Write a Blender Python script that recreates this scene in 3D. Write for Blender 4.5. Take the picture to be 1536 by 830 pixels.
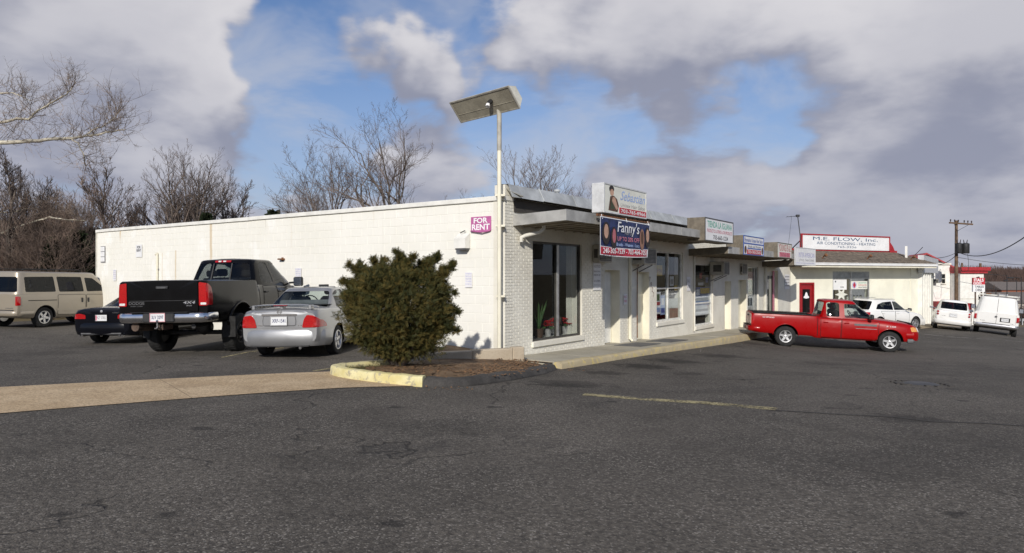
import bpy, bmesh, math, random
import numpy as np
from mathutils import Vector, Matrix
from mathutils.bvhtree import BVHTree
from math import radians, sin, cos, pi, atan2, sqrt

SC = bpy.context.scene
for o in list(bpy.data.objects): bpy.data.objects.remove(o)
COL = SC.collection
random.seed(7)

# ------------------------------------------------------------------ camera
EYE = 1.6; FPX = 1024.0; HZ = 414.0
cam = bpy.data.cameras.new('camera'); cam.lens = 24.0; cam.sensor_width = 36.0
cam.clip_start = 0.05; cam.clip_end = 6000
camo = bpy.data.objects.new('camera', cam); COL.objects.link(camo)
camo.location = (0, 0, EYE); camo.rotation_euler = (radians(90), 0, 0)
SC.camera = camo

# ------------------------------------------------------------------ sky and sun
SUND = Vector((0.318, 2.178, -1.10)).normalized()
SUN_EL = math.asin(-SUND.z); SUN_AZ = atan2(-SUND.x, -SUND.y)
SC.view_settings.view_transform = 'Standard'; SC.view_settings.look = 'None'
SC.view_settings.exposure = 0.0; SC.view_settings.gamma = 1.0
SC.view_settings.use_curve_mapping = False
SC.cycles.max_bounces = 6; SC.cycles.diffuse_bounces = 3; SC.cycles.glossy_bounces = 3; SC.cycles.transparent_max_bounces = 10; SC.cycles.caustics_reflective = False; SC.cycles.caustics_refractive = False

class NG:
    """small helper that writes node graphs"""
    def __init__(s, nt): s.nt = nt; s.n = nt.nodes; s.l = nt.links
    def node(s, t, **kw):
        nd = s.n.new(t)
        for k, v in kw.items(): setattr(nd, k, v)
        return nd
    def put(s, sock, v):
        if isinstance(v, bpy.types.NodeSocket): s.l.new(v, sock)
        elif v is not None: sock.default_value = v
    def math(s, op, a, b=None, c=None, clamp=False):
        nd = s.node('ShaderNodeMath', operation=op, use_clamp=clamp)
        s.put(nd.inputs[0], a); s.put(nd.inputs[1], b)
        if c is not None: s.put(nd.inputs[2], c)
        return nd.outputs[0]
    def vmath(s, op, a, b=None):
        nd = s.node('ShaderNodeVectorMath', operation=op)
        s.put(nd.inputs[0], a); s.put(nd.inputs[1], b)
        return nd.outputs['Value'] if op in ('DOT_PRODUCT', 'LENGTH') else nd.outputs[0]
    def sep(s, v):
        nd = s.node('ShaderNodeSeparateXYZ'); s.put(nd.inputs[0], v); return nd.outputs
    def comb(s, x, y, z):
        nd = s.node('ShaderNodeCombineXYZ'); s.put(nd.inputs[0], x); s.put(nd.inputs[1], y); s.put(nd.inputs[2], z); return nd.outputs[0]
    def noise(s, vec, scale, detail=4, rough=.5, dist=0.0, lac=2.0):
        nd = s.node('ShaderNodeTexNoise'); s.put(nd.inputs['Vector'], vec)
        nd.inputs['Scale'].default_value = scale; nd.inputs['Detail'].default_value = detail
        nd.inputs['Roughness'].default_value = rough; nd.inputs['Distortion'].default_value = dist
        nd.inputs['Lacunarity'].default_value = lac
        return nd.outputs[0]
    def voro(s, vec, scale, feature='F1', out=0, rnd=1.0):
        nd = s.node('ShaderNodeTexVoronoi', feature=feature); s.put(nd.inputs['Vector'], vec)
        nd.inputs['Scale'].default_value = scale; nd.inputs['Randomness'].default_value = rnd
        return nd.outputs[out]
    def ramp(s, v, lo, hi, a=0.0, b=1.0, smooth=True):
        nd = s.node('ShaderNodeMapRange'); nd.interpolation_type = 'SMOOTHSTEP' if smooth else 'LINEAR'
        s.put(nd.inputs[0], v); nd.inputs[1].default_value = lo; nd.inputs[2].default_value = hi
        nd.inputs[3].default_value = a; nd.inputs[4].default_value = b
        return nd.outputs[0]
    def mix(s, f, a, b, blend='MIX'):
        nd = s.node('ShaderNodeMix', data_type='RGBA', blend_type=blend)
        s.put(nd.inputs[0], f)
        for i, c in ((6, a), (7, b)):
            if isinstance(c, (tuple, list)) and len(c) == 3: c = (*c, 1)
            s.put(nd.inputs[i], c)
        return nd.outputs[2]
    def bump(s, h, strength=.5, dist=.01):
        nd = s.node('ShaderNodeBump'); s.put(nd.inputs['Height'], h)
        nd.inputs['Strength'].default_value = strength; nd.inputs['Distance'].default_value = dist
        return nd.outputs[0]

def px_dir(px, py):
    return Vector(((px-768)/FPX, 1, (HZ-py)/FPX)).normalized()

world = bpy.data.worlds.new('World'); SC.world = world; world.use_nodes = True
world.cycles.sampling_method = 'MANUAL'; world.cycles.sample_map_resolution = 256
g = NG(world.node_tree); g.n.clear()
sky = g.node('ShaderNodeTexSky', sky_type='NISHITA', sun_disc=False)
sky.sun_elevation = SUN_EL; sky.sun_rotation = SUN_AZ
sky.air_density = 1.0; sky.dust_density = 0.6; sky.ozone_density = 2.0
tc = g.node('ShaderNodeTexCoord')
D = g.vmath('NORMALIZE', tc.outputs['Generated'])
dx, dy, dz = g.sep(D)
dzc = g.math('MAXIMUM', dz, 0.0)

wn = g.node('ShaderNodeTexNoise'); g.put(wn.inputs['Vector'], D); wn.inputs['Scale'].default_value = 8.0; wn.inputs['Detail'].default_value = 3; wn.inputs['Roughness'].default_value = .55
wob = g.node('ShaderNodeVectorMath', operation='SCALE'); g.put(wob.inputs[0], g.vmath('SUBTRACT', wn.outputs[1], (.5, .5, .5))); wob.inputs[3].default_value = .14
DW = g.vmath('NORMALIZE', g.vmath('ADD', D, wob.outputs[0]))       # ragged version of the direction, so cloud banks have uneven edges
def cloud_density(lift, det):
    """cloud amount on a layer high above the place; lift samples a little higher up the sky"""
    den = g.math('ADD', dzc, 0.26 + lift)
    p = g.comb(g.math('DIVIDE', dx, den), g.math('DIVIDE', dy, den), g.math('MULTIPLY', dzc, 0.9))
    big = g.noise(g.vmath('ADD', p, (3.1, 1.7, 0.4)), 1.15, 2, .5, .2)
    fine = g.noise(g.vmath('ADD', p, (7.3, 2.2, 5.0)), 3.2, det, .58, .15)
    return g.math('ADD', g.math('MULTIPLY', big, .52), g.math('MULTIPLY', fine, .48))
# the day's larger cloud banks and blue gaps, by direction
BANKS = [  # px, py, radius(deg), weight
    (60, 60, 13, .12), (220, 130, 9, .15), (340, 190, 6, .13), (420, 130, 6, -.10), (360, 90, 5, -.04), (-300, 60, 24, .12), (330, 20, 6, .10), (500, 40, 8, -.24), (555, 95, 5, .15), (610, 88, 5, .17), (665, 100, 5, .14), (330, 40, 4.5, .06), (470, 220, 8, -.16), (380, 125, 4, .12),
    (700, 20, 6, -.10), (900, 60, 11, .20), (1080, 70, 10, .17), (760, 70, 6, .12), (850, 200, 8, -.20), (1000, 190, 6, -.16), (740, 210, 6, -.04), (740, 130, 4, -.10), (590, 165, 5, -.08), (640, 220, 6, .12),
    (1160, 20, 6, .02), (1330, 60, 10, .14), (1500, 70, 10, .15), (1430, 290, 15, .14), (1180, 310, 12, .12), (1120, 195, 6, -.10), (1370, 165, 6, -.10), (1300, 240, 5, .06), (1020, 280, 8, .14), (560, 330, 10, .12), (860, 300, 6, .12),
    (1200, 170, 6, -.12), (300, 310, 8, .10), (1750, 150, 26, .14)]
def banks(Dv, least=-9.0):
    bank = None
    for (bx_, by_, rad, wt) in BANKS:
        if wt < least: continue
        dt = g.vmath('DOT_PRODUCT', Dv, tuple(px_dir(bx_, by_)))
        b = g.ramp(dt, cos(radians(rad)), 1.0, 0.0, wt)
        bank = b if bank is None else g.math('ADD', bank, b)
    return bank
b0 = banks(DW); b1 = banks(g.vmath('NORMALIZE', g.vmath('ADD', DW, (0, 0, .055))), .115)
n0 = g.math('ADD', cloud_density(0.0, 8), b0)
n1 = g.math('ADD', cloud_density(0.06, 4), b1)
cov = g.ramp(n0, 0.49, 0.62)
thick = g.ramp(n0, 0.62, 0.95)
rim = g.math('SUBTRACT', n0, n1)
lit = g.ramp(rim, -0.20, 0.14)
lit = g.math('MULTIPLY', lit, g.math('SUBTRACT', 1.0, g.math('MULTIPLY', thick, .30)), clamp=True)
low = g.ramp(dz, 0.02, 0.36)
ccol = g.mix(lit, (2.75, 2.9, 3.75), (7.1, 6.95, 7.2))
ccol = g.mix(g.math('MULTIPLY', g.math('SUBTRACT', 1.0, low), .55), ccol, (3.3, 3.5, 4.5))
skyc = g.mix(1.0, sky.outputs[0], (0.78, 0.86, 1.04), 'MULTIPLY')
veil = g.math('MULTIPLY', g.math('SUBTRACT', 1.0, low), .62)
skyc = g.mix(veil, skyc, (3.9, 4.4, 5.8))
wisp = g.ramp(g.noise(g.vmath('MULTIPLY', D, (1.0, 1.0, 2.0)), 4.0, 5, .60, .5), .40, .70, 0, .58)
skyc = g.mix(wisp, skyc, (5.2, 5.4, 6.1))
final = g.mix(g.math('MULTIPLY', cov, .97), skyc, ccol)
bg = g.node('ShaderNodeBackground'); g.put(bg.inputs[0], final); bg.inputs[1].default_value = 0.10
wo = g.node('ShaderNodeOutputWorld'); g.l.new(bg.outputs[0], wo.inputs[0])

sl = bpy.data.lights.new('sun', 'SUN'); sl.energy = 3.9; sl.angle = radians(0.53); sl.color = (1.0, 0.945, 0.865)
so = bpy.data.objects.new('sun', sl); COL.objects.link(so)
so.rotation_euler = SUND.to_track_quat('-Z', 'Y').to_euler(); so.location = (0, -30, 40)

# ------------------------------------------------------------------ frames: turning pixels into places on walls and ground
FA = atan2(0.816, 0.578)                                 # direction of the shop front
F = Vector((cos(FA), sin(FA))); S = Vector((-sin(FA), cos(FA)))
O2 = Vector((-0.158, 14.7))                              # building corner
def loc2w(t, y): p = O2 + F*t + S*y; return p
def front_t(px, v=0.0):                                  # along the front, on a plane v metres out from the wall
    k = (px-768)/FPX; b = O2 - S*v
    return (k*b.y - b.x)/(F.x - k*F.y)
def front_z(px, py, v=0.0):
    t = front_t(px, v); p = O2 + F*t - S*v
    return EYE + (HZ-py)/FPX*p.y
def side_s(px):                                          # along the side wall
    k = (px-768)/FPX
    return (k*O2.y - O2.x)/(S.x - k*S.y)
def side_z(px, py):
    return EYE + (HZ-py)/FPX*(O2.y + S.y*side_s(px))
def ray(px, Y, py=None):
    return Vector(((px-768)/FPX*Y, Y, EYE + (HZ-(py if py is not None else HZ))/FPX*Y))

# ground heights (metres, camera stands on 0), measured at places where something touches the ground
CP = [(0,0,0),(-10,0,.05),(10,0,-.15),(0,-12,0),(-22,0,.1),(22,0,-.7),(-10,10,.0),(-2,10.2,0),(-4.5,13,-.02),(-4.4,14.4,-.05),(-7.2,15.5,-.09),
      (-10.5,18.8,-.2),(-15.8,23,-.12),(-21,25,-.1),(-22,10,.1),(-1.4,15.2,-.02),(-8,20,-.12),(-15,25.5,-.15),
      (.9,13.95,-.29),(4.37,18.85,-.45),(9.0,25.4,-.66),(13.6,31.9,-.9),(10.0,24.5,-.86),(13.8,23.8,-.95),
      (21.4,36.5,-1.28),(17,36,-1.08),(24.5,35.5,-1.27),(26.0,34.5,-1.58),(22.9,37.0,-1.15),(24.3,36.2,-1.38),(27,39.5,-1.5),(28.2,33,-1.95),(7,12,-.33),(12,13,-.52),(18,20,-.95),(30,28,-1.75),(40,45,-2.5),
      (30,48,-1.75),(38,62,-2.5),(30,66,-2.35),(46,70,-3.1),(-40,10,.2),(-40,40,-.1),(-20,45,-.2),(5,50,-.3),(40,5,-1.6),(0,-40,0),(40,-20,-1.4),(-40,-20,.2),(60,60,-3.9),(20,70,-1.9),(-10,80,-.3)]
_P = np.array([[a, b] for a, b, c in CP], float); _Z = np.array([c for a, b, c in CP], float)
def _phi(r): return np.where(r > 1e-9, r*r*np.log(np.maximum(r, 1e-9)), 0)
_n = len(CP); _A = np.zeros((_n+3, _n+3)); _R = np.linalg.norm(_P[:, None]-_P[None], axis=2)
_A[:_n, :_n] = _phi(_R) + np.eye(_n)*0.4
_A[:_n, _n] = 1; _A[:_n, _n+1:] = _P; _A[_n, :_n] = 1; _A[_n+1:, :_n] = _P.T
_W = np.linalg.solve(_A, np.concatenate([_Z, [0, 0, 0]]))
def gz_many(X, Y):
    X = np.asarray(X, float); Y = np.asarray(Y, float); sh = X.shape; x = X.ravel(); y = Y.ravel()
    r = np.hypot(x[:, None]-_P[None, :, 0], y[:, None]-_P[None, :, 1])
    z = _phi(r) @ _W[:_n] + _W[_n] + _W[_n+1]*x + _W[_n+2]*y
    d = np.hypot(x, y); w = np.clip((d-62)/50, 0, 1); w = w*w*(3-2*w)
    far_r = np.interp(d, [0, 60, 100, 160, 300, 500, 900, 3000], [-2.4, -2.6, -4.6, -7.0, -5, 0, 4, 6])
    far_l = np.interp(d, [0, 100, 900, 3000], [-.2, -.3, 0, 4])
    m = np.clip((x/np.maximum(d, 1)-.15)/.25, 0, 1); m = m*m*(3-2*m)
    z = z*(1-w) + w*(far_l*(1-m)+far_r*m)
    return z.reshape(sh)
def gz(x, y): return float(gz_many([x], [y])[0])

# ------------------------------------------------------------------ materials
MATS = {}
def new_mat(name):
    m = bpy.data.materials.new(name); m.use_nodes = True
    gg = NG(m.node_tree); b = m.node_tree.nodes['Principled BSDF']; MATS[name] = m
    return m, gg, b
def pm(name, col, rough=.6, metal=0.0, coat=0.0, var=.12, scale=6, bump=0.0, bscale=60, col2=None, spec=.5, pos=False, detail=5):
    m, q, b = new_mat(name)
    if pos: v = q.node('ShaderNodeNewGeometry').outputs['Position']
    else: v = q.node('ShaderNodeTexCoord').outputs['Object']
    n = q.noise(v, scale, detail, .6)
    c2 = col2 if col2 else tuple(c*(1-var*2) for c in col)
    c1 = col if col2 else tuple(min(1, c*(1+var)) for c in col)
    q.put(b.inputs['Base Color'], q.mix(q.ramp(n, .3, .7), c2, c1))
    b.inputs['Roughness'].default_value = rough; b.inputs['Metallic'].default_value = metal
    b.inputs['Coat Weight'].default_value = coat; b.inputs['Coat Roughness'].default_value = .04
    b.inputs['Specular IOR Level'].default_value = spec
    if bump: q.put(b.inputs['Normal'], q.bump(q.noise(v, bscale, 5, .6), bump, .004))
    return m

STAINS = [(965, 549, .75, .7), (1012, 541, .8, .65), (1078, 533, .9, .6), (905, 559, .55, .6), (838, 577, .6, .55), (1035, 560, .5, .4), (1190, 560, .9, .3), (1250, 545, 1.0, .3), (700, 640, .8, .25), (1360, 627, .55, .55), (60, 530, 1.2, .3), (300, 560, .8, .3), (1130, 515, .9, .5), (480, 690, .6, .25), (860, 575, .8, .5)]
def asphalt_mat():
    m, q, b = new_mat('asphalt')
    v = q.node('ShaderNodeNewGeometry').outputs['Position']
    x, y, z = q.sep(v); v2 = q.comb(x, y, 0)
    agg = q.voro(v2, 75, 'F1', 1)                                   # stones, random colour per cell
    aggv = q.sep(agg)[0]
    edge = q.voro(v2, 75, 'F1', 0)
    fine = q.noise(v2, 22, 8, .7)
    mid = q.noise(v2, 1.6, 6, .62)
    big = q.noise(v2, .22, 4, .55)
    base = q.mix(q.ramp(mid, .3, .7), (.086, .0765, .065), (.127, .113, .096))
    base = q.mix(q.math('MULTIPLY', q.ramp(big, .40, .62), .75), base, (.162, .144, .122))
    lane = q.noise(q.comb(q.vmath('DOT_PRODUCT', v2, (.35, .1, 0)), q.vmath('DOT_PRODUCT', v2, (-.05, .5, 0)), 4.0), .8, 5, .6, .8)
    base = q.mix(q.ramp(lane, .50, .68, 0, .5), base, (.058, .0525, .046))
    base = q.mix(q.ramp(fine, .36, .64, 0, .70), base, (.036, .033, .030))
    grit = q.sep(q.voro(v2, 34, 'F1', 1))
    base = q.mix(q.ramp(grit[1], .70, .95, 0, .20), base, (.18, .163, .14)); base = q.mix(q.ramp(grit[2], .74, .95, 0, .28), base, (.022, .020, .019))
    speck = q.ramp(aggv, .80, .99)
    base = q.mix(q.math('MULTIPLY', speck, q.ramp(q.noise(v2, .9, 4, .6), .35, .65, .35, .75)), base, (.31, .285, .25))
    # oil stains where cars stand and start, with ragged edges
    sn = q.math('MULTIPLY', q.math('SUBTRACT', q.noise(v2, 4.2, 8, .72), .5), 3.0)
    for (spx, spy, rx, amt) in STAINS:
        zg = -.3
        for _ in range(10):
            Yg = (EYE-zg)*FPX/(spy-HZ); Xg = (spx-768)/FPX*Yg; zg = gz(Xg, Yg)
        dd = q.vmath('LENGTH', q.vmath('MULTIPLY', q.vmath('SUBTRACT', v2, (Xg, Yg, 0)), (1/rx, 1.35/rx, 0)))
        mk = q.ramp(q.math('ADD', dd, sn), .45, 1.0, amt, 0)
        base = q.mix(mk, base, (.017, .016, .015))
    # dark drips and oil marks
    drip = q.voro(q.comb(q.math('MULTIPLY', x, 1.0), q.math('MULTIPLY', y, 1.5), 3.3), .85, 'F1', 0)
    dn = q.noise(v2, 6, 3, .5)
    dripm = q.ramp(q.math('ADD', drip, q.math('MULTIPLY', dn, .30)), .20, .27, 1, 0)
    base = q.mix(q.math('MULTIPLY', dripm, .62), base, (.016, .015, .015))
    oil = q.ramp(q.noise(q.vmath('ADD', v2, (31, 5, 0)), .55, 6, .66), .60, .72)
    base = q.mix(q.math('MULTIPLY', oil, .45), base, (.026, .025, .025))
    # cracks
    wob = q.node('ShaderNodeTexNoise'); q.put(wob.inputs['Vector'], v2); wob.inputs['Scale'].default_value = 1.3; wob.inputs['Detail'].default_value = 6
    cv = q.vmath('ADD', v2, q.vmath('SCALE', q.vmath('SUBTRACT', wob.outputs[1], (.5, .5, .5)), None))
    for nd in q.n:
        if nd.type == 'VECT_MATH' and nd.operation == 'SCALE': nd.inputs[3].default_value = 1.1
    cr = q.voro(cv, .27, 'DISTANCE_TO_EDGE', 0)
    cm = q.ramp(q.math('ADD', cr, q.math('MULTIPLY', q.noise(v2, 30, 3, .6), .004)), .0030, .0085, 1, 0)
    cgate = q.ramp(q.noise(q.vmath('ADD', v2, (9, 9, 0)), .4, 3, .6), .46, .58)
    cmask = q.math('MULTIPLY', cm, cgate)
    base = q.mix(q.math('MULTIPLY', cmask, .62), base, (.018, .017, .016))
    q.put(b.inputs['Base Color'], base)
    b.inputs['Roughness'].default_value = .92; b.inputs['Specular IOR Level'].default_value = .22
    h = q.math('ADD', q.math('MULTIPLY', edge, -.6), q.math('MULTIPLY', fine, 1.1))
    h = q.math('SUBTRACT', h, q.math('MULTIPLY', cmask, 1.5))
    q.put(b.inputs['Normal'], q.bump(h, .75, .012))
    return m
asphalt_mat()

def paint_wall_mat():
    """white painted masonry with rust runs, patched paint and dirt near the ground"""
    m, q, b = new_mat('white_masonry')
    v = q.node('ShaderNodeNewGeometry').outputs['Position']
    rel = q.vmath('SUBTRACT', v, (O2.x, O2.y, 0))
    t = q.vmath('DOT_PRODUCT', rel, (F.x, F.y, 0)); s = q.vmath('DOT_PRODUCT', rel, (S.x, S.y, 0))
    z = q.sep(v)[2]
    n = q.noise(v, .8, 6, .6); n2 = q.noise(v, 9, 5, .6)
    c = q.mix(q.ramp(n, .3, .7), (.775, .76, .69), (.83, .815, .755))
    patch = q.ramp(q.noise(q.vmath('ADD', v, (4, 2, 8)), .9, 4, .5), .61, .64)
    c = q.mix(q.math('MULTIPLY', patch, .55), c, (.87, .865, .83))
    c = q.mix(q.ramp(n2, .60, .80, 0, .22), c, (.55, .50, .40))
    side = q.ramp(t, .15, .3, 1, 0)
    for (px, ptop, pbot, wd, amt, colr) in RUNS:
        s0 = side_s(px); z1 = side_z(px, ptop); z0 = side_z(px, pbot)
        wob = q.math('MULTIPLY', q.math('SUBTRACT', q.noise(q.comb(0, 0, z), 1.5, 3), .5), .10)
        dd = q.math('ABSOLUTE', q.math('SUBTRACT', q.math('ADD', s, wob), s0))
        mk = q.math('MULTIPLY', q.ramp(dd, wd*.2, wd, 1, 0), q.math('MULTIPLY', q.ramp(z, z0, z0+.4), q.ramp(z, z1, z1+.05, 1, 0)))
        mk = q.math('MULTIPLY', q.math('MULTIPLY', mk, side), amt)
        c = q.mix(mk, c, colr)
    # rain streaks below the coping
    st = q.noise(q.comb(q.math('MULTIPLY', q.math('ADD', s, t), 5.0), 0, q.math('MULTIPLY', z, .35)), 1.0, 6, .65)
    c = q.mix(q.math('MULTIPLY', q.ramp(st, .55, .75), q.ramp(z, 1.2, 3.2, 0, .26)), c, (.52, .46, .36))
    # grime splashed up from the ground, with ragged tops
    gr = q.math('ADD', q.math('MULTIPLY', q.noise(v, 3, 6, .65), .9), q.math('MULTIPLY', q.math('ADD', z, .3), -.9))
    c = q.mix(q.ramp(gr, .42, .75, 0, .30), c, (.36, .31, .23))
    q.put(b.inputs['Base Color'], c); b.inputs['Roughness'].default_value = .72; b.inputs['Specular IOR Level'].default_value = .3
    q.put(b.inputs['Normal'], q.bump(q.noise(v, 45, 6, .65), .35, .006))
    return m
RUST = (.50, .33, .12)
RUNS = [(316, 322, 400, .10, .55, RUST), (263, 376, 430, .06, .5, RUST), (243, 380, 445, .035, .4, RUST), (437, 325, 380, .05, .18, (.6,.52,.4)), (512, 300, 360, .05, .14, (.6,.52,.4)),
        (180, 345, 365, .08, .5, RUST), (560, 312, 345, .04, .2, (.55,.47,.36)), (398, 330, 350, .03, .35, (.4,.36,.3)), (640, 300, 340, .05, .12, (.55,.47,.36))]
paint_wall_mat()

def brick_mat():
    m, q, b = new_mat('white_brick')
    v = q.node('ShaderNodeNewGeometry').outputs['Position']
    z = q.sep(v)[2]
    n = q.noise(v, 1.3, 6, .6); n2 = q.noise(v, 14, 5, .65)
    c = q.mix(q.ramp(n, .3, .7), (.68, .65, .565), (.79, .765, .675))
    c = q.mix(q.ramp(n2, .58, .8, 0, .35), c, (.46, .43, .37))
    gr = q.math('ADD', q.math('MULTIPLY', q.noise(v, 3, 6, .65), .9), q.math('MULTIPLY', q.math('ADD', z, .45), -.9))
    c = q.mix(q.ramp(gr, .40, .8, 0, .4), c, (.33, .28, .2))
    q.put(b.inputs['Base Color'], c); b.inputs['Roughness'].default_value = .7; b.inputs['Specular IOR Level'].default_value = .3
    q.put(b.inputs['Normal'], q.bump(q.noise(v, 60, 6, .65), .45, .006))
brick_mat()

def concrete_mat(name, c1, c2, dark, scale=1.0, grav=0.0):
    m, q, b = new_mat(name)
    v = q.node('ShaderNodeNewGeometry').outputs['Position']
    n = q.noise(v, 1.1*scale, 7, .65); n2 = q.noise(v, 18*scale, 7, .7)
    c = q.mix(q.ramp(n, .32, .68), c1, c2)
    c = q.mix(q.ramp(n2, .5, .75, 0, .5), c, dark)
    st = q.ramp(q.noise(q.vmath('ADD', v, (11, 3, 2)), .7, 5, .6), .55, .72)
    c = q.mix(q.math('MULTIPLY', st, .45), c, dark)
    if grav:
        cell = q.sep(q.voro(v, 55, 'F1', 1))[0]
        c = q.mix(q.ramp(cell, .0, 1.0, 0, grav), c, tuple(x*.45 for x in dark))
    q.put(b.inputs['Base Color'], c); b.inputs['Roughness'].default_value = .9; b.inputs['Specular IOR Level'].default_value = .25
    q.put(b.inputs['Normal'], q.bump(n2, .5, .008))
concrete_mat('concrete_walk', (.36, .33, .26), (.45, .42, .34), (.20, .18, .14))
concrete_mat('concrete_pan', (.50, .37, .225), (.63, .485, .315), (.31, .215, .125), 1.4, .5)
concrete_mat('concrete_apron', (.34, .28, .20), (.42, .35, .26), (.22, .18, .13))
concrete_mat('bed_wall_mat', (.40, .33, .24), (.48, .41, .31), (.24, .17, .11), 1.5)
concrete_mat('berm_mat', (.062, .058, .054), (.095, .088, .081), (.032, .030, .028), 2, .3)
concrete_mat('soil', (.11, .068, .04), (.25, .165, .095), (.05, .033, .02), 1.6, .35)
concrete_mat('mulch', (.33, .22, .13), (.42, .30, .19), (.17, .10, .055), 3, .4)
concrete_mat('dead_grass', (.13, .10, .055), (.19, .15, .08), (.06, .05, .03), .6)
def worn_line(name, c1, c2, keep):
    """old road paint, flaked away in patches so that the asphalt shows through"""
    m, q, b = new_mat(name)
    v = q.node('ShaderNodeNewGeometry').outputs['Position']
    q.put(b.inputs['Base Color'], q.mix(q.ramp(q.noise(v, 5, 6, .65), .3, .7), c1, c2))
    n = q.math('ADD', q.math('MULTIPLY', q.noise(v, 22, 6, .75), .6), q.math('MULTIPLY', q.noise(v, 2.2, 4, .6), .5))
    q.put(b.inputs['Alpha'], q.ramp(n, keep-.07, keep+.07)); b.inputs['Roughness'].default_value = .85
worn_line('worn_yellow_line', (.44, .38, .20), (.31, .265, .14), .53)
worn_line('worn_white_line', (.42, .41, .38), (.30, .29, .28), .54)
concrete_mat('hill_soil', (.09, .065, .045), (.12, .09, .06), (.06, .045, .03), .02)
def yellow_curb():
    m, q, b = new_mat('yellow_curb')
    v = q.node('ShaderNodeNewGeometry').outputs['Position']
    c = q.mix(q.ramp(q.noise(v, 2.5, 6, .65), .35, .65), (.58, .50, .22), (.70, .64, .37))
    c = q.mix(q.ramp(q.noise(v, 9, 7, .72), .53, .62, 0, .85), c, (.33, .29, .22))
    q.put(b.inputs['Base Color'], c); b.inputs['Roughness'].default_value = .8
    q.put(b.inputs['Normal'], q.bump(q.noise(v, 30, 6, .7), .5, .008))
yellow_curb()
def curb_edge():
    m, q, b = new_mat('sidewalk_curb')
    v = q.node('ShaderNodeNewGeometry').outputs['Position']
    c = q.mix(q.ramp(q.noise(v, 2.5, 6, .65), .35, .65), (.42, .35, .22), (.50, .42, .27))
    c = q.mix(q.ramp(q.noise(v, 5, 6, .7), .52, .62, 0, .75), c, (.58, .46, .16))
    c = q.mix(q.ramp(q.noise(v, 11, 6, .7), .55, .72, 0, .6), c, (.16, .13, .10))
    q.put(b.inputs['Base Color'], c); b.inputs['Roughness'].default_value = .85
curb_edge()

def glass_mat(name, tint, refl=.10, trans=True, dark=(.01, .011, .012)):
    m, q, b = new_mat(name); q.n.remove(b)
    out = [n for n in q.n if n.type == 'OUTPUT_MATERIAL'][0]
    gl = q.node('ShaderNodeBsdfGlossy'); gl.inputs['Roughness'].default_value = .02; gl.inputs['Color'].default_value = (.95, .97, 1, 1)
    if trans:
        tr = q.node('ShaderNodeBsdfTransparent'); tr.inputs[0].default_value = (*tint, 1); base = tr.outputs[0]
    else:
        df = q.node('ShaderNodeBsdfDiffuse'); df.inputs[0].default_value = (*dark, 1); base = df.outputs[0]
    lw = q.node('ShaderNodeLayerWeight'); lw.inputs[0].default_value = .5
    f = q.math('ADD', q.math('MULTIPLY', q.math('POWER', lw.outputs['Facing'], 5.0), .9), refl, clamp=True)
    mx = q.node('ShaderNodeMixShader'); q.put(mx.inputs[0], f); q.l.new(base, mx.inputs[1]); q.l.new(gl.outputs[0], mx.inputs[2])
    q.l.new(mx.outputs[0], out.inputs[0])
glass_mat('shop_glass', (.86, .88, .88), .02)
glass_mat('clear_glass', (.74, .80, .79), .03)
glass_mat('tint_glass', (.10, .105, .11), .03)
glass_mat('mid_glass', (.42, .45, .45), .03)
glass_mat('dark_glass', (.1, .1, .1), .04, trans=False)

def paint(name, col, metal=0.0, rough=.32, coat=1.0, dirt=.12, spec=.5):
    m, q, b = new_mat(name)
    v = q.node('ShaderNodeTexCoord').outputs['Object']; z = q.sep(v)[2]
    n = q.noise(v, 2.2, 6, .6)
    dm = q.math('MULTIPLY', q.ramp(q.math('ADD', z, q.math('MULTIPLY', n, .5)), .45, 1.0, 1, 0), dirt*2.2)
    c = q.mix(dm, col, (.20, .18, .15)); c = q.mix(q.ramp(n, .4, .7, 0, dirt*.35), c, (.25, .23, .2))
    q.put(b.inputs['Base Color'], c)
    b.inputs['Metallic'].default_value = metal; b.inputs['Specular IOR Level'].default_value = spec
    q.put(b.inputs['Roughness'], q.ramp(n, .3, .7, rough, rough+.12))
    b.inputs['Coat Weight'].default_value = coat; b.inputs['Coat Roughness'].default_value = .06
paint('paint_silver', (.33, .335, .345), .7, .36, .8, .04)
paint('paint_black', (.0025, .0025, .003), 0, .12, .06, .002, .26)
paint('paint_navy', (.003, .0035, .006), 0, .12, .06, .002, .26)
paint('paint_tan', (.33, .285, .22), .30, .36)
paint('paint_red', (.30, .001, .002), 0, .24, .12, .01, .25)
paint('paint_white', (.78, .775, .75), 0, .35, .8, .12)
pm('chrome', (.75, .75, .76), .16, 1.0, var=.05)
pm('alloy', (.62, .62, .63), .34, .8, var=.08)
pm('dark_metal', (.06, .06, .062), .5, .6)
pm('tyre', (.018, .018, .018), .85, var=.3, scale=8, bump=.3, bscale=90)
pm('black_plastic', (.018, .018, .019), .55, var=.2)
pm('grey_plastic', (.10, .10, .105), .6)
pm('well_dark', (.008, .008, .008), .95)
pm('cabin_dark', (.022, .022, .024), .85)
pm('cabin_grey', (.13, .13, .135), .9)
pm('cabin_tan', (.20, .17, .13), .9)
def lamp(name, col, emit=0.0, rough=.12):
    m, q, b = new_mat(name)
    v = q.node('ShaderNodeTexCoord').outputs['Object']
    w = q.voro(v, 38, 'F1', 0, .3)
    q.put(b.inputs['Base Color'], q.mix(q.ramp(w, .1, .7), tuple(min(1, c*1.25) for c in col), tuple(c*.7 for c in col)))
    b.inputs['Roughness'].default_value = rough; b.inputs['Coat Weight'].default_value = 1.0
    b.inputs['Coat Roughness'].default_value = .03
lamp('lamp_red', (.40, .004, .006)); lamp('lamp_clear', (.72, .72, .70)); lamp('lamp_amber', (.75, .33, .08)); lamp('lamp_dark_red', (.26, .008, .012))
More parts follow.
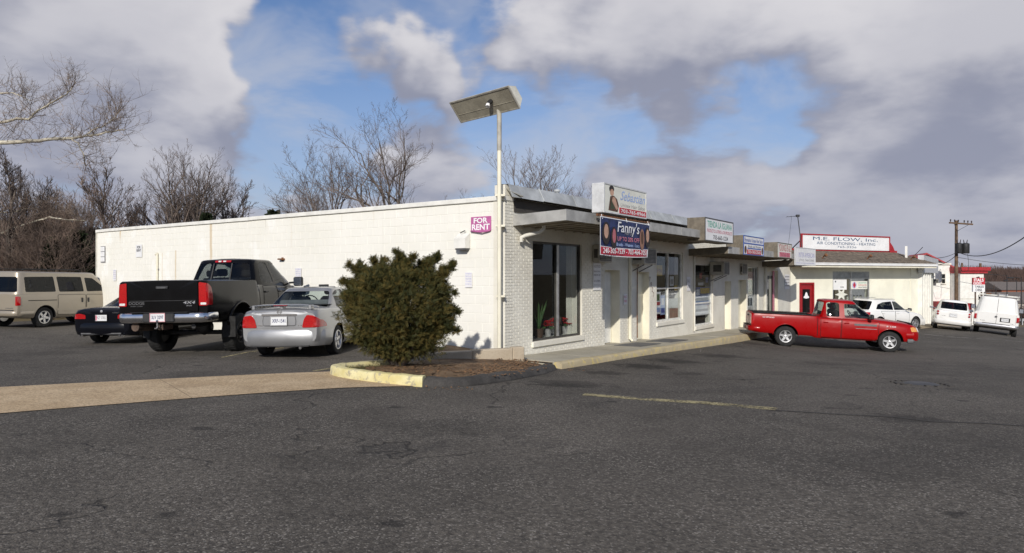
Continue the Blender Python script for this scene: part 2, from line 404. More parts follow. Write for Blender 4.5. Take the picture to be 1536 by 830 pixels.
pm('plate_white', (.70, .71, .72), .45, var=.04); pm('plate_ink', (.03, .04, .13), .5, var=.03); pm('plate_pink', (.62, .30, .33), .5)
pm('white_paint', (.78, .77, .72), .6, var=.06, scale=3, bump=.1)
pm('off_white', (.66, .64, .57), .65, var=.10, scale=2, bump=.15)
pm('cream_paint', (.78, .74, .60), .65, var=.07, scale=1.2, bump=.15)
pm('cream_block', (.84, .82, .69), .72, var=.05, scale=1.0, bump=.3, bscale=20)
pm('metal_flash', (.40, .42, .43), .55, .0, var=.16, scale=2.0, bump=.12, bscale=9)
pm('canopy_metal', (.40, .395, .375), .5, .15, var=.16, scale=2.2, bump=.15, bscale=8)
pm('soffit', (.30, .26, .20), .75, var=.15, scale=3)
pm('frame_dark', (.10, .095, .085), .45, .5); pm('frame_alu', (.52, .52, .50), .4, .7); pm('frame_white', (.74, .73, .68), .55)
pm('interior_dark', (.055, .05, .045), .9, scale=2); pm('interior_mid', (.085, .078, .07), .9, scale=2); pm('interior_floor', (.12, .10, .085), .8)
pm('red_paint', (.30, .012, .016), .5, var=.10); pm('trim_red', (.36, .02, .028), .55, var=.12)
pm('rust', (.20, .085, .035), .85, var=.3, scale=14); pm('rust_pole', (.105, .070, .052), .8, var=.3, scale=5)
pm('wood_pole', (.15, .095, .058), .9, var=.25, scale=3, bump=.4, bscale=25)
pm('roof_gravel', (.30, .29, .27), .95, var=.2); pm('shingle', (.17, .135, .10), .95, var=.28, scale=5, bump=.4, bscale=22)
pm('sign_white', (.80, .80, .80), .4, var=.04, scale=2); pm('sign_cream', (.74, .74, .66), .4, var=.05, scale=2)
pm('sign_side', (.17, .145, .11), .7, var=.15); pm('sign_grey', (.58, .59, .60), .5, var=.08)
pm('ink_green', (.16, .46, .36), .5); pm('ink_pink', (.62, .20, .27), .5); pm('ink_dark', (.05, .055, .075), .5); pm('ink_blue', (.055, .12, .40), .5); pm('ink_navy', (.03, .09, .19), .5)
pm('ink_red', (.50, .035, .05), .5); pm('ink_white', (.85, .85, .86), .5, var=.02); pm('ink_lilac', (.42, .42, .66), .6); pm('ink_grey', (.30, .30, .31), .6); pm('ink_paleblue', (.36, .47, .74), .5)
pm('banner_navy', (.022, .035, .115), .55, var=.25, scale=4); pm('banner_red', (.48, .03, .06), .55); pm('magenta', (.50, .13, .33), .55, var=.08); pm('paper', (.78, .77, .78), .8, var=.03)
pm('skin', (.52, .32, .23), .6); pm('skin_dark', (.30, .16, .11), .6); pm('skin_rose', (.45, .14, .16), .6); pm('hair', (.025, .018, .016), .6); pm('hair_brown', (.10, .05, .03), .6)
pm('ink_olive', (.06, .07, .035), .6); pm('ink_yellow', (.78, .50, .06), .5)
pm('bark', (.13, .107, .09), .95, var=.25, scale=4, bump=.4, bscale=20); pm('twig', (.165, .128, .108), .95, var=.25, scale=2, pos=True)
pm('twig_brown', (.165, .118, .092), .95, var=.25, scale=1, pos=True); pm('bark_pale', (.50, .46, .37), .85, var=.3, scale=2.5, pos=True); pm('twig_pale', (.26, .20, .155), .9, var=.25, scale=2, pos=True)
pm('needles', (.066, .060, .017), .75, scale=2.6, col2=(.026, .034, .011), detail=8, spec=.25)
pm('needle_tips', (.115, .082, .022), .8, scale=5, col2=(.055, .055, .016), spec=.2)
pm('evergreen', (.030, .040, .018), .85, scale=3, col2=(.016, .026, .012), spec=.2)
pm('leaf_green', (.06, .13, .035), .6, scale=8, col2=(.03, .08, .02)); pm('petal_red', (.50, .012, .016), .6, scale=10, var=.2); pm('pot_brown', (.09, .05, .03), .7); pm('pot_foil', (.55, .53, .52), .3, .3)
pm('leaf_dry', (.19, .105, .05), .9, var=.3, scale=20); pm('far_wood', (.085, .052, .040), 1.0, scale=.05, col2=(.055, .036, .032), pos=True)
pm('far_wall', (.62, .58, .52), .8); pm('far_roof', (.14, .12, .11), .8); pm('house_brick', (.26, .09, .05), .9, var=.2, scale=9)
pm('insulator', (.04, .025, .02), .4); pm('wire', (.02, .02, .022), .6); pm('lens_grime', (.40, .37, .29), .55, var=.25, scale=3, col2=(.27, .245, .19))
pm('fixture_white', (.62, .61, .54), .5, var=.08); pm('ac_body', (.40, .38, .33), .6, var=.12); pm('ac_grille', (.07, .066, .06), .7)

# ------------------------------------------------------------------ mesh helpers
class MB:
    """collects polygons, then becomes ONE mesh object"""
    def __init__(s): s.v = []; s.f = []; s.m = []; s.cur = 0
    def quad(s, *pts):
        b = len(s.v); s.v += [tuple(p) for p in pts]; s.f.append(tuple(range(b, b+len(pts)))); s.m.append(s.cur); return s
    def add(s, vs, fs, M=None):
        b = len(s.v); s.v += [tuple(M @ Vector(p)) if M else tuple(p) for p in vs]
        for f in fs: s.f.append(tuple(i+b for i in f)); s.m.append(s.cur)
        return s
    def box(s, x0, x1, y0, y1, z0, z1, M=None):
        vs = [(x0,y0,z0),(x1,y0,z0),(x1,y1,z0),(x0,y1,z0),(x0,y0,z1),(x1,y0,z1),(x1,y1,z1),(x0,y1,z1)]
        return s.add(vs, [(0,3,2,1),(4,5,6,7),(0,1,5,4),(1,2,6,5),(2,3,7,6),(3,0,4,7)], M)
    def cbox(s, x0, x1, y0, y1, z0, z1, c=.01, M=None):
        """box with chamfered edges"""
        X, Y, Z = (x0, x1), (y0, y1), (z0, z1); vs = []; ix = {}
        for i in (0, 1):
            for j in (0, 1):
                for k in (0, 1):
                    sx, sy, sz = (1-2*i)*c, (1-2*j)*c, (1-2*k)*c
                    for a, p in enumerate(((X[i], Y[j]+sy, Z[k]+sz), (X[i]+sx, Y[j], Z[k]+sz), (X[i]+sx, Y[j]+sy, Z[k]))):
                        ix[i, j, k, a] = len(vs); vs.append(p)
        fs = []
        for i in (0, 1):
            q = [ix[i,0,0,0], ix[i,1,0,0], ix[i,1,1,0], ix[i,0,1,0]]; fs.append(tuple(q if i else q[::-1]))
            q = [ix[0,i,0,1], ix[0,i,1,1], ix[1,i,1,1], ix[1,i,0,1]]; fs.append(tuple(q if i else q[::-1]))
            q = [ix[0,0,i,2], ix[1,0,i,2], ix[1,1,i,2], ix[0,1,i,2]]; fs.append(tuple(q if i else q[::-1]))
        for i in (0, 1):
            for j in (0, 1):
                fs.append((ix[i,j,0,0], ix[i,j,1,0], ix[i,j,1,1], ix[i,j,0,1]))
                fs.append((ix[i,0,j,0], ix[i,1,j,0], ix[i,1,j,2], ix[i,0,j,2]))
                fs.append((ix[0,i,j,1], ix[1,i,j,1], ix[1,i,j,2], ix[0,i,j,2]))
        for i in (0, 1):
            for j in (0, 1):
                for k in (0, 1): fs.append((ix[i,j,k,0], ix[i,j,k,1], ix[i,j,k,2]))
        return s.add(vs, fs, M)
    def tube(s, pts, rad, n=8, cap=True):
        pts = [Vector(p) for p in pts]; N = len(pts); rs = rad if isinstance(rad, (list, tuple)) else [rad]*N
        b = len(s.v); up = None
        for i, p in enumerate(pts):
            d = (pts[min(i+1, N-1)]-pts[max(i-1, 0)])
            d = d.normalized() if d.length > 1e-9 else Vector((0, 0, 1))
            if up is None: up = d.orthogonal().normalized()
            a = (up - d*up.dot(d)); a = a.normalized() if a.length > 1e-6 else d.orthogonal().normalized()
            up = a; c = d.cross(a)
            for k in range(n):
                th = 2*pi*k/n; s.v.append(tuple(p + (a*cos(th)+c*sin(th))*rs[i]))
        for i in range(N-1):
            for k in range(n):
                k2 = (k+1) % n
                s.f.append((b+i*n+k, b+i*n+k2, b+(i+1)*n+k2, b+(i+1)*n+k)); s.m.append(s.cur)
        if cap:
            s.f.append(tuple(b+k for k in range(n))[::-1]); s.m.append(s.cur)
            s.f.append(tuple(b+(N-1)*n+k for k in range(n))); s.m.append(s.cur)
        return s
    def lathe(s, prof, n=24, M=None, axis='z', closed=False):
        """prof: (r, h) points turned about an axis"""
        vs = []; fs = []
        for (r, h) in prof:
            for k in range(n):
                th = 2*pi*k/n; a, c = r*cos(th), r*sin(th)
                vs.append((a, c, h) if axis == 'z' else (a, h, c))
        P = len(prof)
        for i in range(P-1 + (1 if closed else 0)):
            i2 = (i+1) % P
            for k in range(n):
                k2 = (k+1) % n
                q = (i*n+k, i*n+k2, i2*n+k2, i2*n+k)
                fs.append(q if axis == 'z' else q[::-1])
        return s.add(vs, fs, M)
    def build(s, name, mats, parent=None, smooth=False, kind=None, label=None, recalc=False):
        me = bpy.data.meshes.new(name); me.from_pydata(s.v, [], s.f)
        if not isinstance(mats, (list, tuple)): mats = [mats]
        for mm in mats: me.materials.append(MATS[mm] if isinstance(mm, str) else mm)
        if len(mats) > 1: me.polygons.foreach_set('material_index', s.m)
        if recalc:
            bm = bmesh.new(); bm.from_mesh(me); bmesh.ops.remove_doubles(bm, verts=bm.verts, dist=1e-5)
            bmesh.ops.recalc_face_normals(bm, faces=bm.faces); bm.to_mesh(me); bm.free()
        if smooth:
            me.polygons.foreach_set('use_smooth', [True]*len(me.polygons))
            if smooth is not True: me.set_sharp_from_angle(angle=radians(smooth))
        me.update()
        o = bpy.data.objects.new(name, me); COL.objects.link(o)
        if parent is not None: o.parent = parent
        if kind: o['kind'] = kind
        if label: o['label'] = label
        return o
def tag(o, label, cat, group=None):
    o['label'] = label; o['category'] = cat
    if group: o['group'] = group
    return o
def empty(name, loc=(0, 0, 0), rz=0.0, label=None, cat=None, group=None):
    o = bpy.data.objects.new(name, None); COL.objects.link(o); o.location = loc; o.rotation_euler = (0, 0, rz)
    o.empty_display_size = .2
    if label: tag(o, label, cat, group)
    return o
def copy_tree(o, parent=None):
    c = o.copy(); COL.objects.link(c); c.parent = parent
    for ch in list(o.children): copy_tree(ch, c)
    return c
def sheet(name, X, Y, mat, dz=0.0, kind='structure', parent=None, keep=None):
    """a ground-hugging grid from 2-D arrays of positions"""
    Z = gz_many(X, Y)+dz; n, k = X.shape
    me = bpy.data.meshes.new(name)
    vs = np.stack([X.ravel(), Y.ravel(), Z.ravel()], 1); fs = []
    for i in range(n-1):
        for j in range(k-1):
            if keep is not None and not keep(X[i, j], Y[i, j], X[i+1, j+1], Y[i+1, j+1]): continue
            fs.append((i*k+j, i*k+j+1, (i+1)*k+j+1, (i+1)*k+j))
    me.from_pydata(vs.tolist(), [], fs); me.materials.append(MATS[mat])
    me.polygons.foreach_set('use_smooth', [True]*len(fs)); me.update()
    bm = bmesh.new(); bm.from_mesh(me); bmesh.ops.recalc_face_normals(bm, faces=bm.faces)
    if bm.faces and sum(f.normal.z for f in bm.faces) < 0: bmesh.ops.reverse_faces(bm, faces=bm.faces)
    bm.to_mesh(me); bm.free()
    o = bpy.data.objects.new(name, me); COL.objects.link(o)
    if kind: o['kind'] = kind
    if parent is not None: o.parent = parent
    return o
def strip_sheet(name, A, B, mat, dz, nu=24, nv=3, kind='structure', parent=None):
    """sheet between two polylines A and B of ground points"""
    def samp(P, u):
        P = [Vector(p) for p in P]; L = [0]
        for i in range(len(P)-1): L.append(L[-1]+(P[i+1]-P[i]).length)
        d = u*L[-1]
        for i in range(len(P)-1):
            if d <= L[i+1]+1e-9: return P[i].lerp(P[i+1], (d-L[i])/max(1e-9, L[i+1]-L[i]))
        return P[-1]
    X = np.zeros((nu+1, nv+1)); Y = np.zeros((nu+1, nv+1))
    for i in range(nu+1):
        a = samp(A, i/nu); b = samp(B, i/nu)
        for j in range(nv+1):
            p = a.lerp(b, j/nv); X[i, j] = p.x; Y[i, j] = p.y
    return sheet(name, X, Y, mat, dz, kind, parent)
def text(parent, s, x0, x1, z0, z1, y, mat, shear=0.0, bold=0.0, name='lettering'):
    """flat lettering fitted to the rectangle x0..x1, z0..z1, facing -y of its parent"""
    cu = bpy.data.curves.new('lettering', 'FONT'); cu.body = s; cu.size = 1; cu.shear = shear; cu.offset = bold; cu.resolution_u = 3
    to = bpy.data.objects.new('lettering', cu); COL.objects.link(to)
    dg = bpy.context.evaluated_depsgraph_get()
    me = bpy.data.meshes.new_from_object(to.evaluated_get(dg)); bpy.data.objects.remove(to); bpy.data.curves.remove(cu)
    n = len(me.vertices); a = np.zeros(n*3); me.vertices.foreach_get('co', a); a = a.reshape(-1, 3)
    mn = a.min(0); mx = a.max(0)
    b = np.zeros_like(a)
    b[:, 0] = x0+(a[:, 0]-mn[0])/(mx[0]-mn[0])*(x1-x0); b[:, 2] = z0+(a[:, 1]-mn[1])/(mx[1]-mn[1])*(z1-z0); b[:, 1] = y
    me.vertices.foreach_set('co', b.ravel()); me.materials.clear(); me.materials.append(MATS[mat]); me.update()
    o = bpy.data.objects.new(name, me); COL.objects.link(o); o.parent = parent
    return o
# ================================================================== ground
def ground():
    rr = np.concatenate([[0.01], np.geomspace(1.0, 2500, 90)]); th = np.linspace(0, 2*pi, 121)
    R, T = np.meshgrid(rr, th, indexing='ij')
    sheet('ground', R*np.cos(T), R*np.sin(T), 'dead_grass', -.06)
    tt = np.concatenate([np.arange(-46, 64.1, 1.0)]); yy = np.arange(-46, 22.1, 1.0)
    T, Yl = np.meshgrid(tt, yy, indexing='ij')
    X = O2.x+F.x*T+S.x*Yl; Y = O2.y+F.y*T+S.y*Yl
    def keep(x0, y0, x1, y1):
        r = Vector(((x0+x1)/2-O2.x, (y0+y1)/2-O2.y)); t = r.dot(F); y = r.dot(S)
        return not (t > 1.5 and y > 1.5)
    lot = sheet('parking_lot', X, Y, 'asphalt', 0.0, keep=keep)
    # exposed-aggregate concrete pan that crosses the lot
    A = [(-26, 3.0), (-14, 6.5), (-7.3, 9.72), (-5.6, 10.35), (-4.2, 10.95), (-3.25, 11.35), (-2.9, 11.5)]
    B = [(-24, -1.4), (-11, 4.65), (-5.77, 7.70), (-4.7, 8.33), (-3.4, 9.10), (-2.4, 9.68), (-1.30, 10.12)]
    # slabs of the pan, cut at the joints
    def lerpl(P, u):
        P = [Vector(p) for p in P]; f = u*(len(P)-1); i = min(int(f), len(P)-2); return P[i].lerp(P[i+1], f-i)
    pan = None
    cuts = [(0, 0), (.525, .58), (1.0, 1.0)]
    for i in range(len(cuts)-1):
        (a0, b0), (a1, b1) = cuts[i], cuts[i+1]; n = 10; e = .0004
        AA = [lerpl(A, a0+e+(a1-a0-2*e)*k/n) for k in range(n+1)]; BB = [lerpl(B, b0+e+(b1-b0-2*e)*k/n) for k in range(n+1)]
        o = strip_sheet('concrete_pan' if pan is None else 'slab', AA, BB, 'concrete_pan', .008, 20, 6, 'structure' if pan is None else None, pan)
        if pan is None: pan = o
    # worn paint lines and repairs on the asphalt
    def gp(px, py, zg): Y = (EYE-zg)*FPX/(py-HZ); return Vector(((px-768)/FPX*Y, Y))
    def line(name, pts, w, mat):
        P = [Vector(p) for p in pts]; A = []; B = []
        for i, p in enumerate(P):
            d = (P[min(i+1, len(P)-1)]-P[max(i-1, 0)]).normalized(); nrm = Vector((-d.y, d.x))
            A.append(p+nrm*w/2*random.uniform(.75, 1.1)); B.append(p-nrm*w/2*random.uniform(.75, 1.1))
        o = strip_sheet(name, A, B, mat, .005, 40, 2); return o
    def zz(p): return gz(*p)
    def gpx(px, py):
        z = -.2
        for _ in range(12): p = gp(px, py, z); z = gz(*p)
        return p
    global gpix; gpix = gpx
    a, b = gpx(875, 591), gpx(1165, 613); m1 = gpx(960, 598); m2 = gpx(1060, 604)
    line('painted_line', [a, m1, m2, b], .30, 'worn_yellow_line')
    line('painted_line', [gpx(330, 536), gpx(372, 527.5), gpx(425, 521)], .10, 'worn_yellow_line')
    line('painted_line', [gpx(470, 556), gpx(520, 548.5), gpx(545, 541)], .10, 'worn_yellow_line')
    line('painted_line', [gpx(1384, 500.5), gpx(1430, 505), gpx(1480, 508), gpx(1560, 514)], .13, 'worn_white_line')
    line('tar_seam', [gpx(1165, 615), gpx(1260, 621), gpx(1340, 625), gpx(1400, 632), gpx(1470, 634), gpx(1560, 640)], .07, 'berm_mat')
    # round utility cover, sunken, with broken asphalt rim
    c = gpx(1381, 575); mb = MB()
    M = Matrix.Translation((c.x, c.y, gz(*c)))
    mb.lathe([(.0, .012), (.26, .012), (.29, .004)], 20, M); cover = mb.build('manhole_cover', 'dark_metal', smooth=30)
    tag(cover, 'rusty round manhole cover set in the worn asphalt', 'manhole cover')
    mb = MB()
    for k in range(26):
        a_ = random.uniform(0, 2*pi); r_ = random.uniform(.34, .48)
        q = random.uniform(.02, .05); x, y = c.x+cos(a_)*r_, c.y+sin(a_)*r_*1.1
        mb.box(x-q, x+q, y-q, y+q, gz(x, y)-.01, gz(x, y)+.018, None)
    o = mb.build('asphalt_crumbs', 'berm_mat', kind='stuff'); o['label'] = 'broken asphalt crumbs round the manhole cover'
    # concrete aprons by the far shops
    strip_sheet('concrete_apron', [(21.9, 36.6), (24.5, 41), (29, 49)], [(25.0, 37.5), (28.3, 42.5), (33, 50)], 'concrete_apron', .02, 14, 6)
ground()

# ================================================================== planting island, curbs, sidewalk
def offset_path(P, d):
    out = []
    for i, p in enumerate(P):
        a = P[max(i-1, 0)]; b = P[min(i+1, len(P)-1)]; t = (b-a).normalized(); out.append(p+Vector((-t.y, t.x))*d)
    return out
def smooth_path(P, n=6):
    P = [Vector(p) for p in P]; out = []
    for i in range(len(P)-1):
        p0, p1, p2, p3 = P[max(i-1, 0)], P[i], P[i+1], P[min(i+2, len(P)-1)]
        for k in range(n):
            t = k/n; out.append(.5*((2*p1)+(p2-p0)*t+(2*p0-5*p1+4*p2-p3)*t*t+(3*p1-p0-3*p2+p3)*t**3))
    out.append(P[-1]); return out
def curb(name, path, w, h, mat, top=None, rnd=.03, jit=.006):
    """a real step: rounded section swept along a ground path (outer face on the path, body on its left)"""
    inner = offset_path(path, w); mb = MB(); rings = []
    for i, (a, b) in enumerate(zip(path, inner)):
        za = gz(a.x, a.y); zt = (top(i) if top else za+h)+random.uniform(-jit, jit)
        d = (b-a).normalized(); r = rnd
        prof = [(-.015, za-.12), (-.008, za+.02), (0, zt-r), (r*.35, zt-r*.3), (r, zt), (w-r, zt), (w, zt-r), (w, za-.12)]
        rings.append([(a.x+d.x*u, a.y+d.y*u, z) for u, z in prof])
    n = len(rings[0]); vs = [p for r in rings for p in r]; fs = []
    for i in range(len(rings)-1):
        for k in range(n-1): fs.append((i*n+k, (i+1)*n+k, (i+1)*n+k+1, i*n+k+1))
    mb.add(vs, fs); mb.f.append(tuple(range(n))); mb.m.append(0); mb.f.append(tuple((len(rings)-1)*n+k for k in range(n))[::-1]); mb.m.append(0)
    return mb.build(name, mat, smooth=40, kind='structure', recalc=True)
def zbase(t): return -.14-.024*t
ISL = smooth_path([(-2.2, 12.28), (-2.45, 12.02), (-2.74, 11.70), (-2.98, 11.25), (-2.72, 10.78), (-2.12, 10.33), (-1.62, 10.12), (-1.32, 10.05)], 7)
curb('yellow_curb', ISL, .17, .15, 'yellow_curb')
BERM = smooth_path([(-1.32, 10.05), (-.95, 10.12), (-.45, 10.65), (.15, 11.75), (.62, 12.85), (.90, 13.72)], 7)
curb('asphalt_berm', BERM, .34, .125, 'berm_mat', rnd=.11, jit=.012)
# soil in the island (a mounded sheet) and leaf mulch by the walk
def island_soil():
    ring = offset_path(ISL, .15)+offset_path(BERM, .30)[1:]+[Vector((.55, 14.05)), Vector((-.3, 14.3)), Vector((-1.0, 13.7)), Vector((-1.7, 12.95))]
    c = Vector((-1.2, 12.0)); mb = MB(); N = len(ring); vs = []; fs = []
    for k in range(9):
        f = k/8
        for p in ring:
            q = c.lerp(p, f); h = gz(q.x, q.y)+.065+.05*(1-f**2)+random.uniform(-.012, .012)
            vs.append((q.x, q.y, h))
    for k in range(8):
        for i in range(N):
            j = (i+1) % N; fs.append((k*N+i, k*N+j, (k+1)*N+j, (k+1)*N+i))
    mb.add(vs, fs); o = mb.build('planting_soil', 'soil', smooth=True, kind='structure', recalc=True); return o
island_soil()
def soil_z(x, y): return gz(x, y)+.095
# low wall between island and upper bed
def bed_wall():
    a = Vector((.22, 14.16)); b = Vector((-1.75, 13.25)); d = (b-a).normalized(); nrm = Vector((-d.y, d.x))
    root = None
    segs = [(0, .26, .02), (.265, 1.15, 0), (1.155, 2.17, -.01)]
    for (u0, u1, dzz) in segs:
        mb = MB(); p = a+d*u0
        M = Matrix.Translation((p.x, p.y, 0)) @ Matrix.Rotation(atan2(d.y, d.x), 4, 'Z')
        mb.cbox(0, u1-u0, -.10, .10, -.6, .13+dzz, .018, M)
        if root is None:
            root = mb.build('low_retaining_wall', 'bed_wall_mat'); tag(root, 'low tan concrete wall edging the planting bed at the building corner', 'retaining wall')
        else: mb.build('wall_block', 'bed_wall_mat', root)
bed_wall()
strip_sheet('upper_bed_soil', [(.05, 14.28), (-.7, 13.92), (-1.55, 13.5)], [(-.22, 14.72), (-.9, 15.2), (-1.5, 15.62)], 'soil', .06, 10, 6)
def litter(name, spots, n, mats, label, zf, sz=(.02, .05)):
    mb = MB()
    for k in range(n):
        cx, cy, r = random.choice(spots); a = random.uniform(0, 2*pi); q = r*sqrt(random.random())
        x, y = cx+cos(a)*q, cy+sin(a)*q; z = zf(x, y)+random.uniform(.004, .02); s = random.uniform(*sz); th = random.uniform(0, pi)
        ux, uy = cos(th)*s, sin(th)*s; tl = random.uniform(-.02, .02)
        mb.quad((x-ux, y-uy, z), (x+uy*.5, y-ux*.5, z+tl*.4), (x+ux, y+uy, z+abs(tl)), (x-uy*.5, y+ux*.5, z))
    o = mb.build(name, mats, kind='stuff'); o['label'] = label
litter('leaf_litter', [(-1.4, 11.2, .9), (-.6, 11.9, .8), (-1.9, 11.6, .8), (0, 12.9, .7), (.2, 13.6, .5), (-.2, 12.3, .5), (-.5, 11.4, .5)], 800, 'leaf_dry', 'dry brown leaves scattered on the planting island', soil_z)
litter('leaf_litter', [(-1.3, 9.95, .35), (-.8, 10.0, .3), (1.2, 13.9, .3), (5.5, 20.4, .8), (7.5, 23.0, .9)], 80, 'leaf_dry', 'dry leaves blown against the curbs', gz, (.012, .03))
litter('paper_scraps', [(5.3, 19.6, .5), (7.2, 22.6, .6), (3.5, 19.0, .4), (-.9, 14.9, .35)], 26, 'paper', 'tiny white paper scraps lying on the ground', lambda x, y: gz(x, y)+(.15 if y > 14.5 and x < 0 else 0), (.005, .016))
def grass_tufts():
    mb = MB()
    for k in range(380):
        i = random.randrange(8, len(ISL)-1); p = offset_path(ISL, random.uniform(.16, .55))[i]; z = soil_z(p.x, p.y)-.03
        for j in range(4):
            a = random.uniform(0, 2*pi); x, y = p.x+random.uniform(-.05, .05), p.y+random.uniform(-.05, .05); h = random.uniform(.02, .07)
            mb.quad((x-.003, y, z), (x+.003, y, z), (x+cos(a)*.03, y+sin(a)*.03, z+h))
    o = mb.build('grass', 'needles', kind='stuff'); o['label'] = 'sparse low grass along the yellow curb'
grass_tufts()

# sidewalk in front of the shops: slabs with joints, and a curb
def sidewalk():
    root = None; t = .05; rnd = random.Random(3)
    while t < 21.8:
        L = 1.5; t1 = min(t+L, 21.9); mb = MB(); vs = []
        g_ = .006; dzj = rnd.uniform(-.005, .005)
        for (tt, yy) in ((t+g_, .05), (t1-g_, .05), (t1-g_, -1.22), (t+g_, -1.22)):
            p = loc2w(tt, yy); vs.append((p.x, p.y, zbase(tt)+dzj-(.012 if yy < 0 else 0)))
        lo = [(x, y, z-.12) for x, y, z in vs]
        mb.add(vs+lo, [(3, 2, 1, 0), (0, 1, 5, 4), (1, 2, 6, 5), (2, 3, 7, 6), (3, 0, 4, 7)])
        if root is None: root = mb.build('sidewalk', 'concrete_walk', kind='structure', recalc=True)
        else: mb.build('slab', 'concrete_walk', root, recalc=True)
        t = t1
    mb = MB(); vs = []
    for tt in np.arange(0, 22.1, 2.0):
        for yy in (.1, -1.2): p = loc2w(tt, yy); vs.append((p.x, p.y, zbase(tt)-.03))
    mb.add(vs, [(2*i, 2*i+1, 2*i+3, 2*i+2) for i in range(len(vs)//2-1)]); mb.build('joint_sand', 'soil', root)
    path = [loc2w(tt, -1.42) for tt in np.linspace(.02, 22, 60)]
    ts = np.linspace(.02, 22, 60)
    curb('sidewalk_curb', path, .20, .15, 'sidewalk_curb', top=lambda i: zbase(ts[i])-.008, rnd=.035, jit=.010)
    # weathered steel plates / mats at the doors
    for (p0, lab) in ((4.45, 'dark doormat on the walk in front of the white door under the banner'), (6.5, 'dark doormat on the walk before the cream door with the conduit')):
        mb = MB(); vs = []
        for (a, b) in ((p0+.15, -.28), (p0+1.55, -.28), (p0+1.75, -.95), (p0+.35, -.95)):
            p = loc2w(a, b); vs.append((p.x, p.y, zbase(a)+.006-(.012 if b < -.5 else .004)))
        top = [(x, y, z+.012) for x, y, z in vs]
        mb.add(vs+top, [(0, 1, 2, 3), (7, 6, 5, 4), (0, 4, 5, 1), (1, 5, 6, 2), (2, 6, 7, 3), (3, 7, 4, 0)])
        o = mb.build('doormat', 'grey_plastic', recalc=True); tag(o, lab, 'doormat')
sidewalk()

# ================================================================== the strip of shops
SHOP = empty('shop_building', (O2.x, O2.y, 0), FA, 'long white painted brick and block strip of small shops with flat roof', 'building')
ZT_SIDE = 3.32; ZT_FRONT = 3.32; LEN_F = 25.1; LEN_S = 18.9; STEP_T = 10.8; ZT_LOW = 2.92
# openings on the front: t0, t1, z0, z1, kind
def fz(px, py): return front_z(px, py)
OPEN = {
 'w1': (front_t(799), front_t(873), fz(800, 512), fz(800, 360.5)),
 'd1': (front_t(907), front_t(930), zbase(5)-.02, fz(918, 404)),
 'd2': (front_t(955), front_t(974), zbase(7)-.02, fz(964, 407)),
 'w2': (front_t(985), front_t(1024.5), fz(985, 483), fz(985, 375)),
 'w3': (front_t(1043), front_t(1069.5), fz(1043, 489), fz(1043, 394)),
 'd3': (front_t(1087), front_t(1096.5), zbase(15)-.02, fz(1090, 421)),
 'd4': (front_t(1107.5), front_t(1120), zbase(17)-.02, fz(1112, 419)),
 'w4': (front_t(1121.8), front_t(1137.5), fz(1125, 470), fz(1125, 399)),
 'd5': (front_t(1151), front_t(1167), zbase(21)-.02, fz(1160, 405)),
}
def subtract(iv, cuts):
    out = [iv]
    for (a, b) in cuts:
        nx = []
        for (x0, x1) in out:
            if b <= x0 or a >= x1: nx.append((x0, x1)); continue
            if a > x0: nx.append((x0, a))
            if b < x1: nx.append((b, x1))
        out = nx
    return out
def front_wall():
    # backing wall with openings, as boxes between openings
    mb = MB(); ops = sorted(OPEN.values())
    zb = -1.3; x = 0.0
    def top(t): return ZT_FRONT if t < STEP_T else ZT_LOW
    cuts = sorted(set([0, STEP_T, LEN_F]+[o[0] for o in ops]+[o[1] for o in ops]))
    for a, b in zip(cuts[:-1], cuts[1:]):
        m = (a+b)/2; op = [o for o in ops if o[0] <= m <= o[1]]
        if not op: mb.box(a, b, .0, .30, zb, top(m))
        else:
            o = op[0]; mb.box(a, b, .0, .30, o[3], top(m))
            if o[2] > zbase(m)+.05: mb.box(a, b, .0, .30, zb, o[2])
    mb.build('front_wall', 'white_brick', SHOP)
    # bricks: each a chamfered block standing proud of the joint
    ch, bl, j = .0677, .2032, .010; mb = MB(); rnd = random.Random(11)
    zc = ZT_FRONT-.03; row = 0
    while zc-ch > -1.25:
        z1 = zc-j/2; z0 = zc-ch+j/2; zm = (z0+z1)/2
        cut = [(o[0]-.004, o[1]+.004) for o in ops if o[2]-.02 < zm < o[3]+.02]
        x = -(bl/2 if row % 2 else 0)
        while x < LEN_F:
            tm = x+bl/2
            if z1 < top(tm) and z1 > zbase(tm)-.12:
                for (a, b) in subtract((max(0.002, x+j/2), min(LEN_F, x+bl-j/2)), cut):
                    if b-a < .02: continue
                    p = .0045+rnd.uniform(-.0015, .002); c = .0035
                    vs = [(a, 0, z0), (b, 0, z0), (b, 0, z1), (a, 0, z1), (a+c, -p, z0+c), (b-c, -p, z0+c), (b-c, -p, z1-c), (a+c, -p, z1-c)]
                    mb.add(vs, [(4, 5, 6, 7), (0, 1, 5, 4), (1, 2, 6, 5), (2, 3, 7, 6), (3, 0, 4, 7)])
            x += bl
        zc -= ch; row += 1
    mb.build('brickwork', 'white_brick', SHOP, kind='stuff')
front_wall()

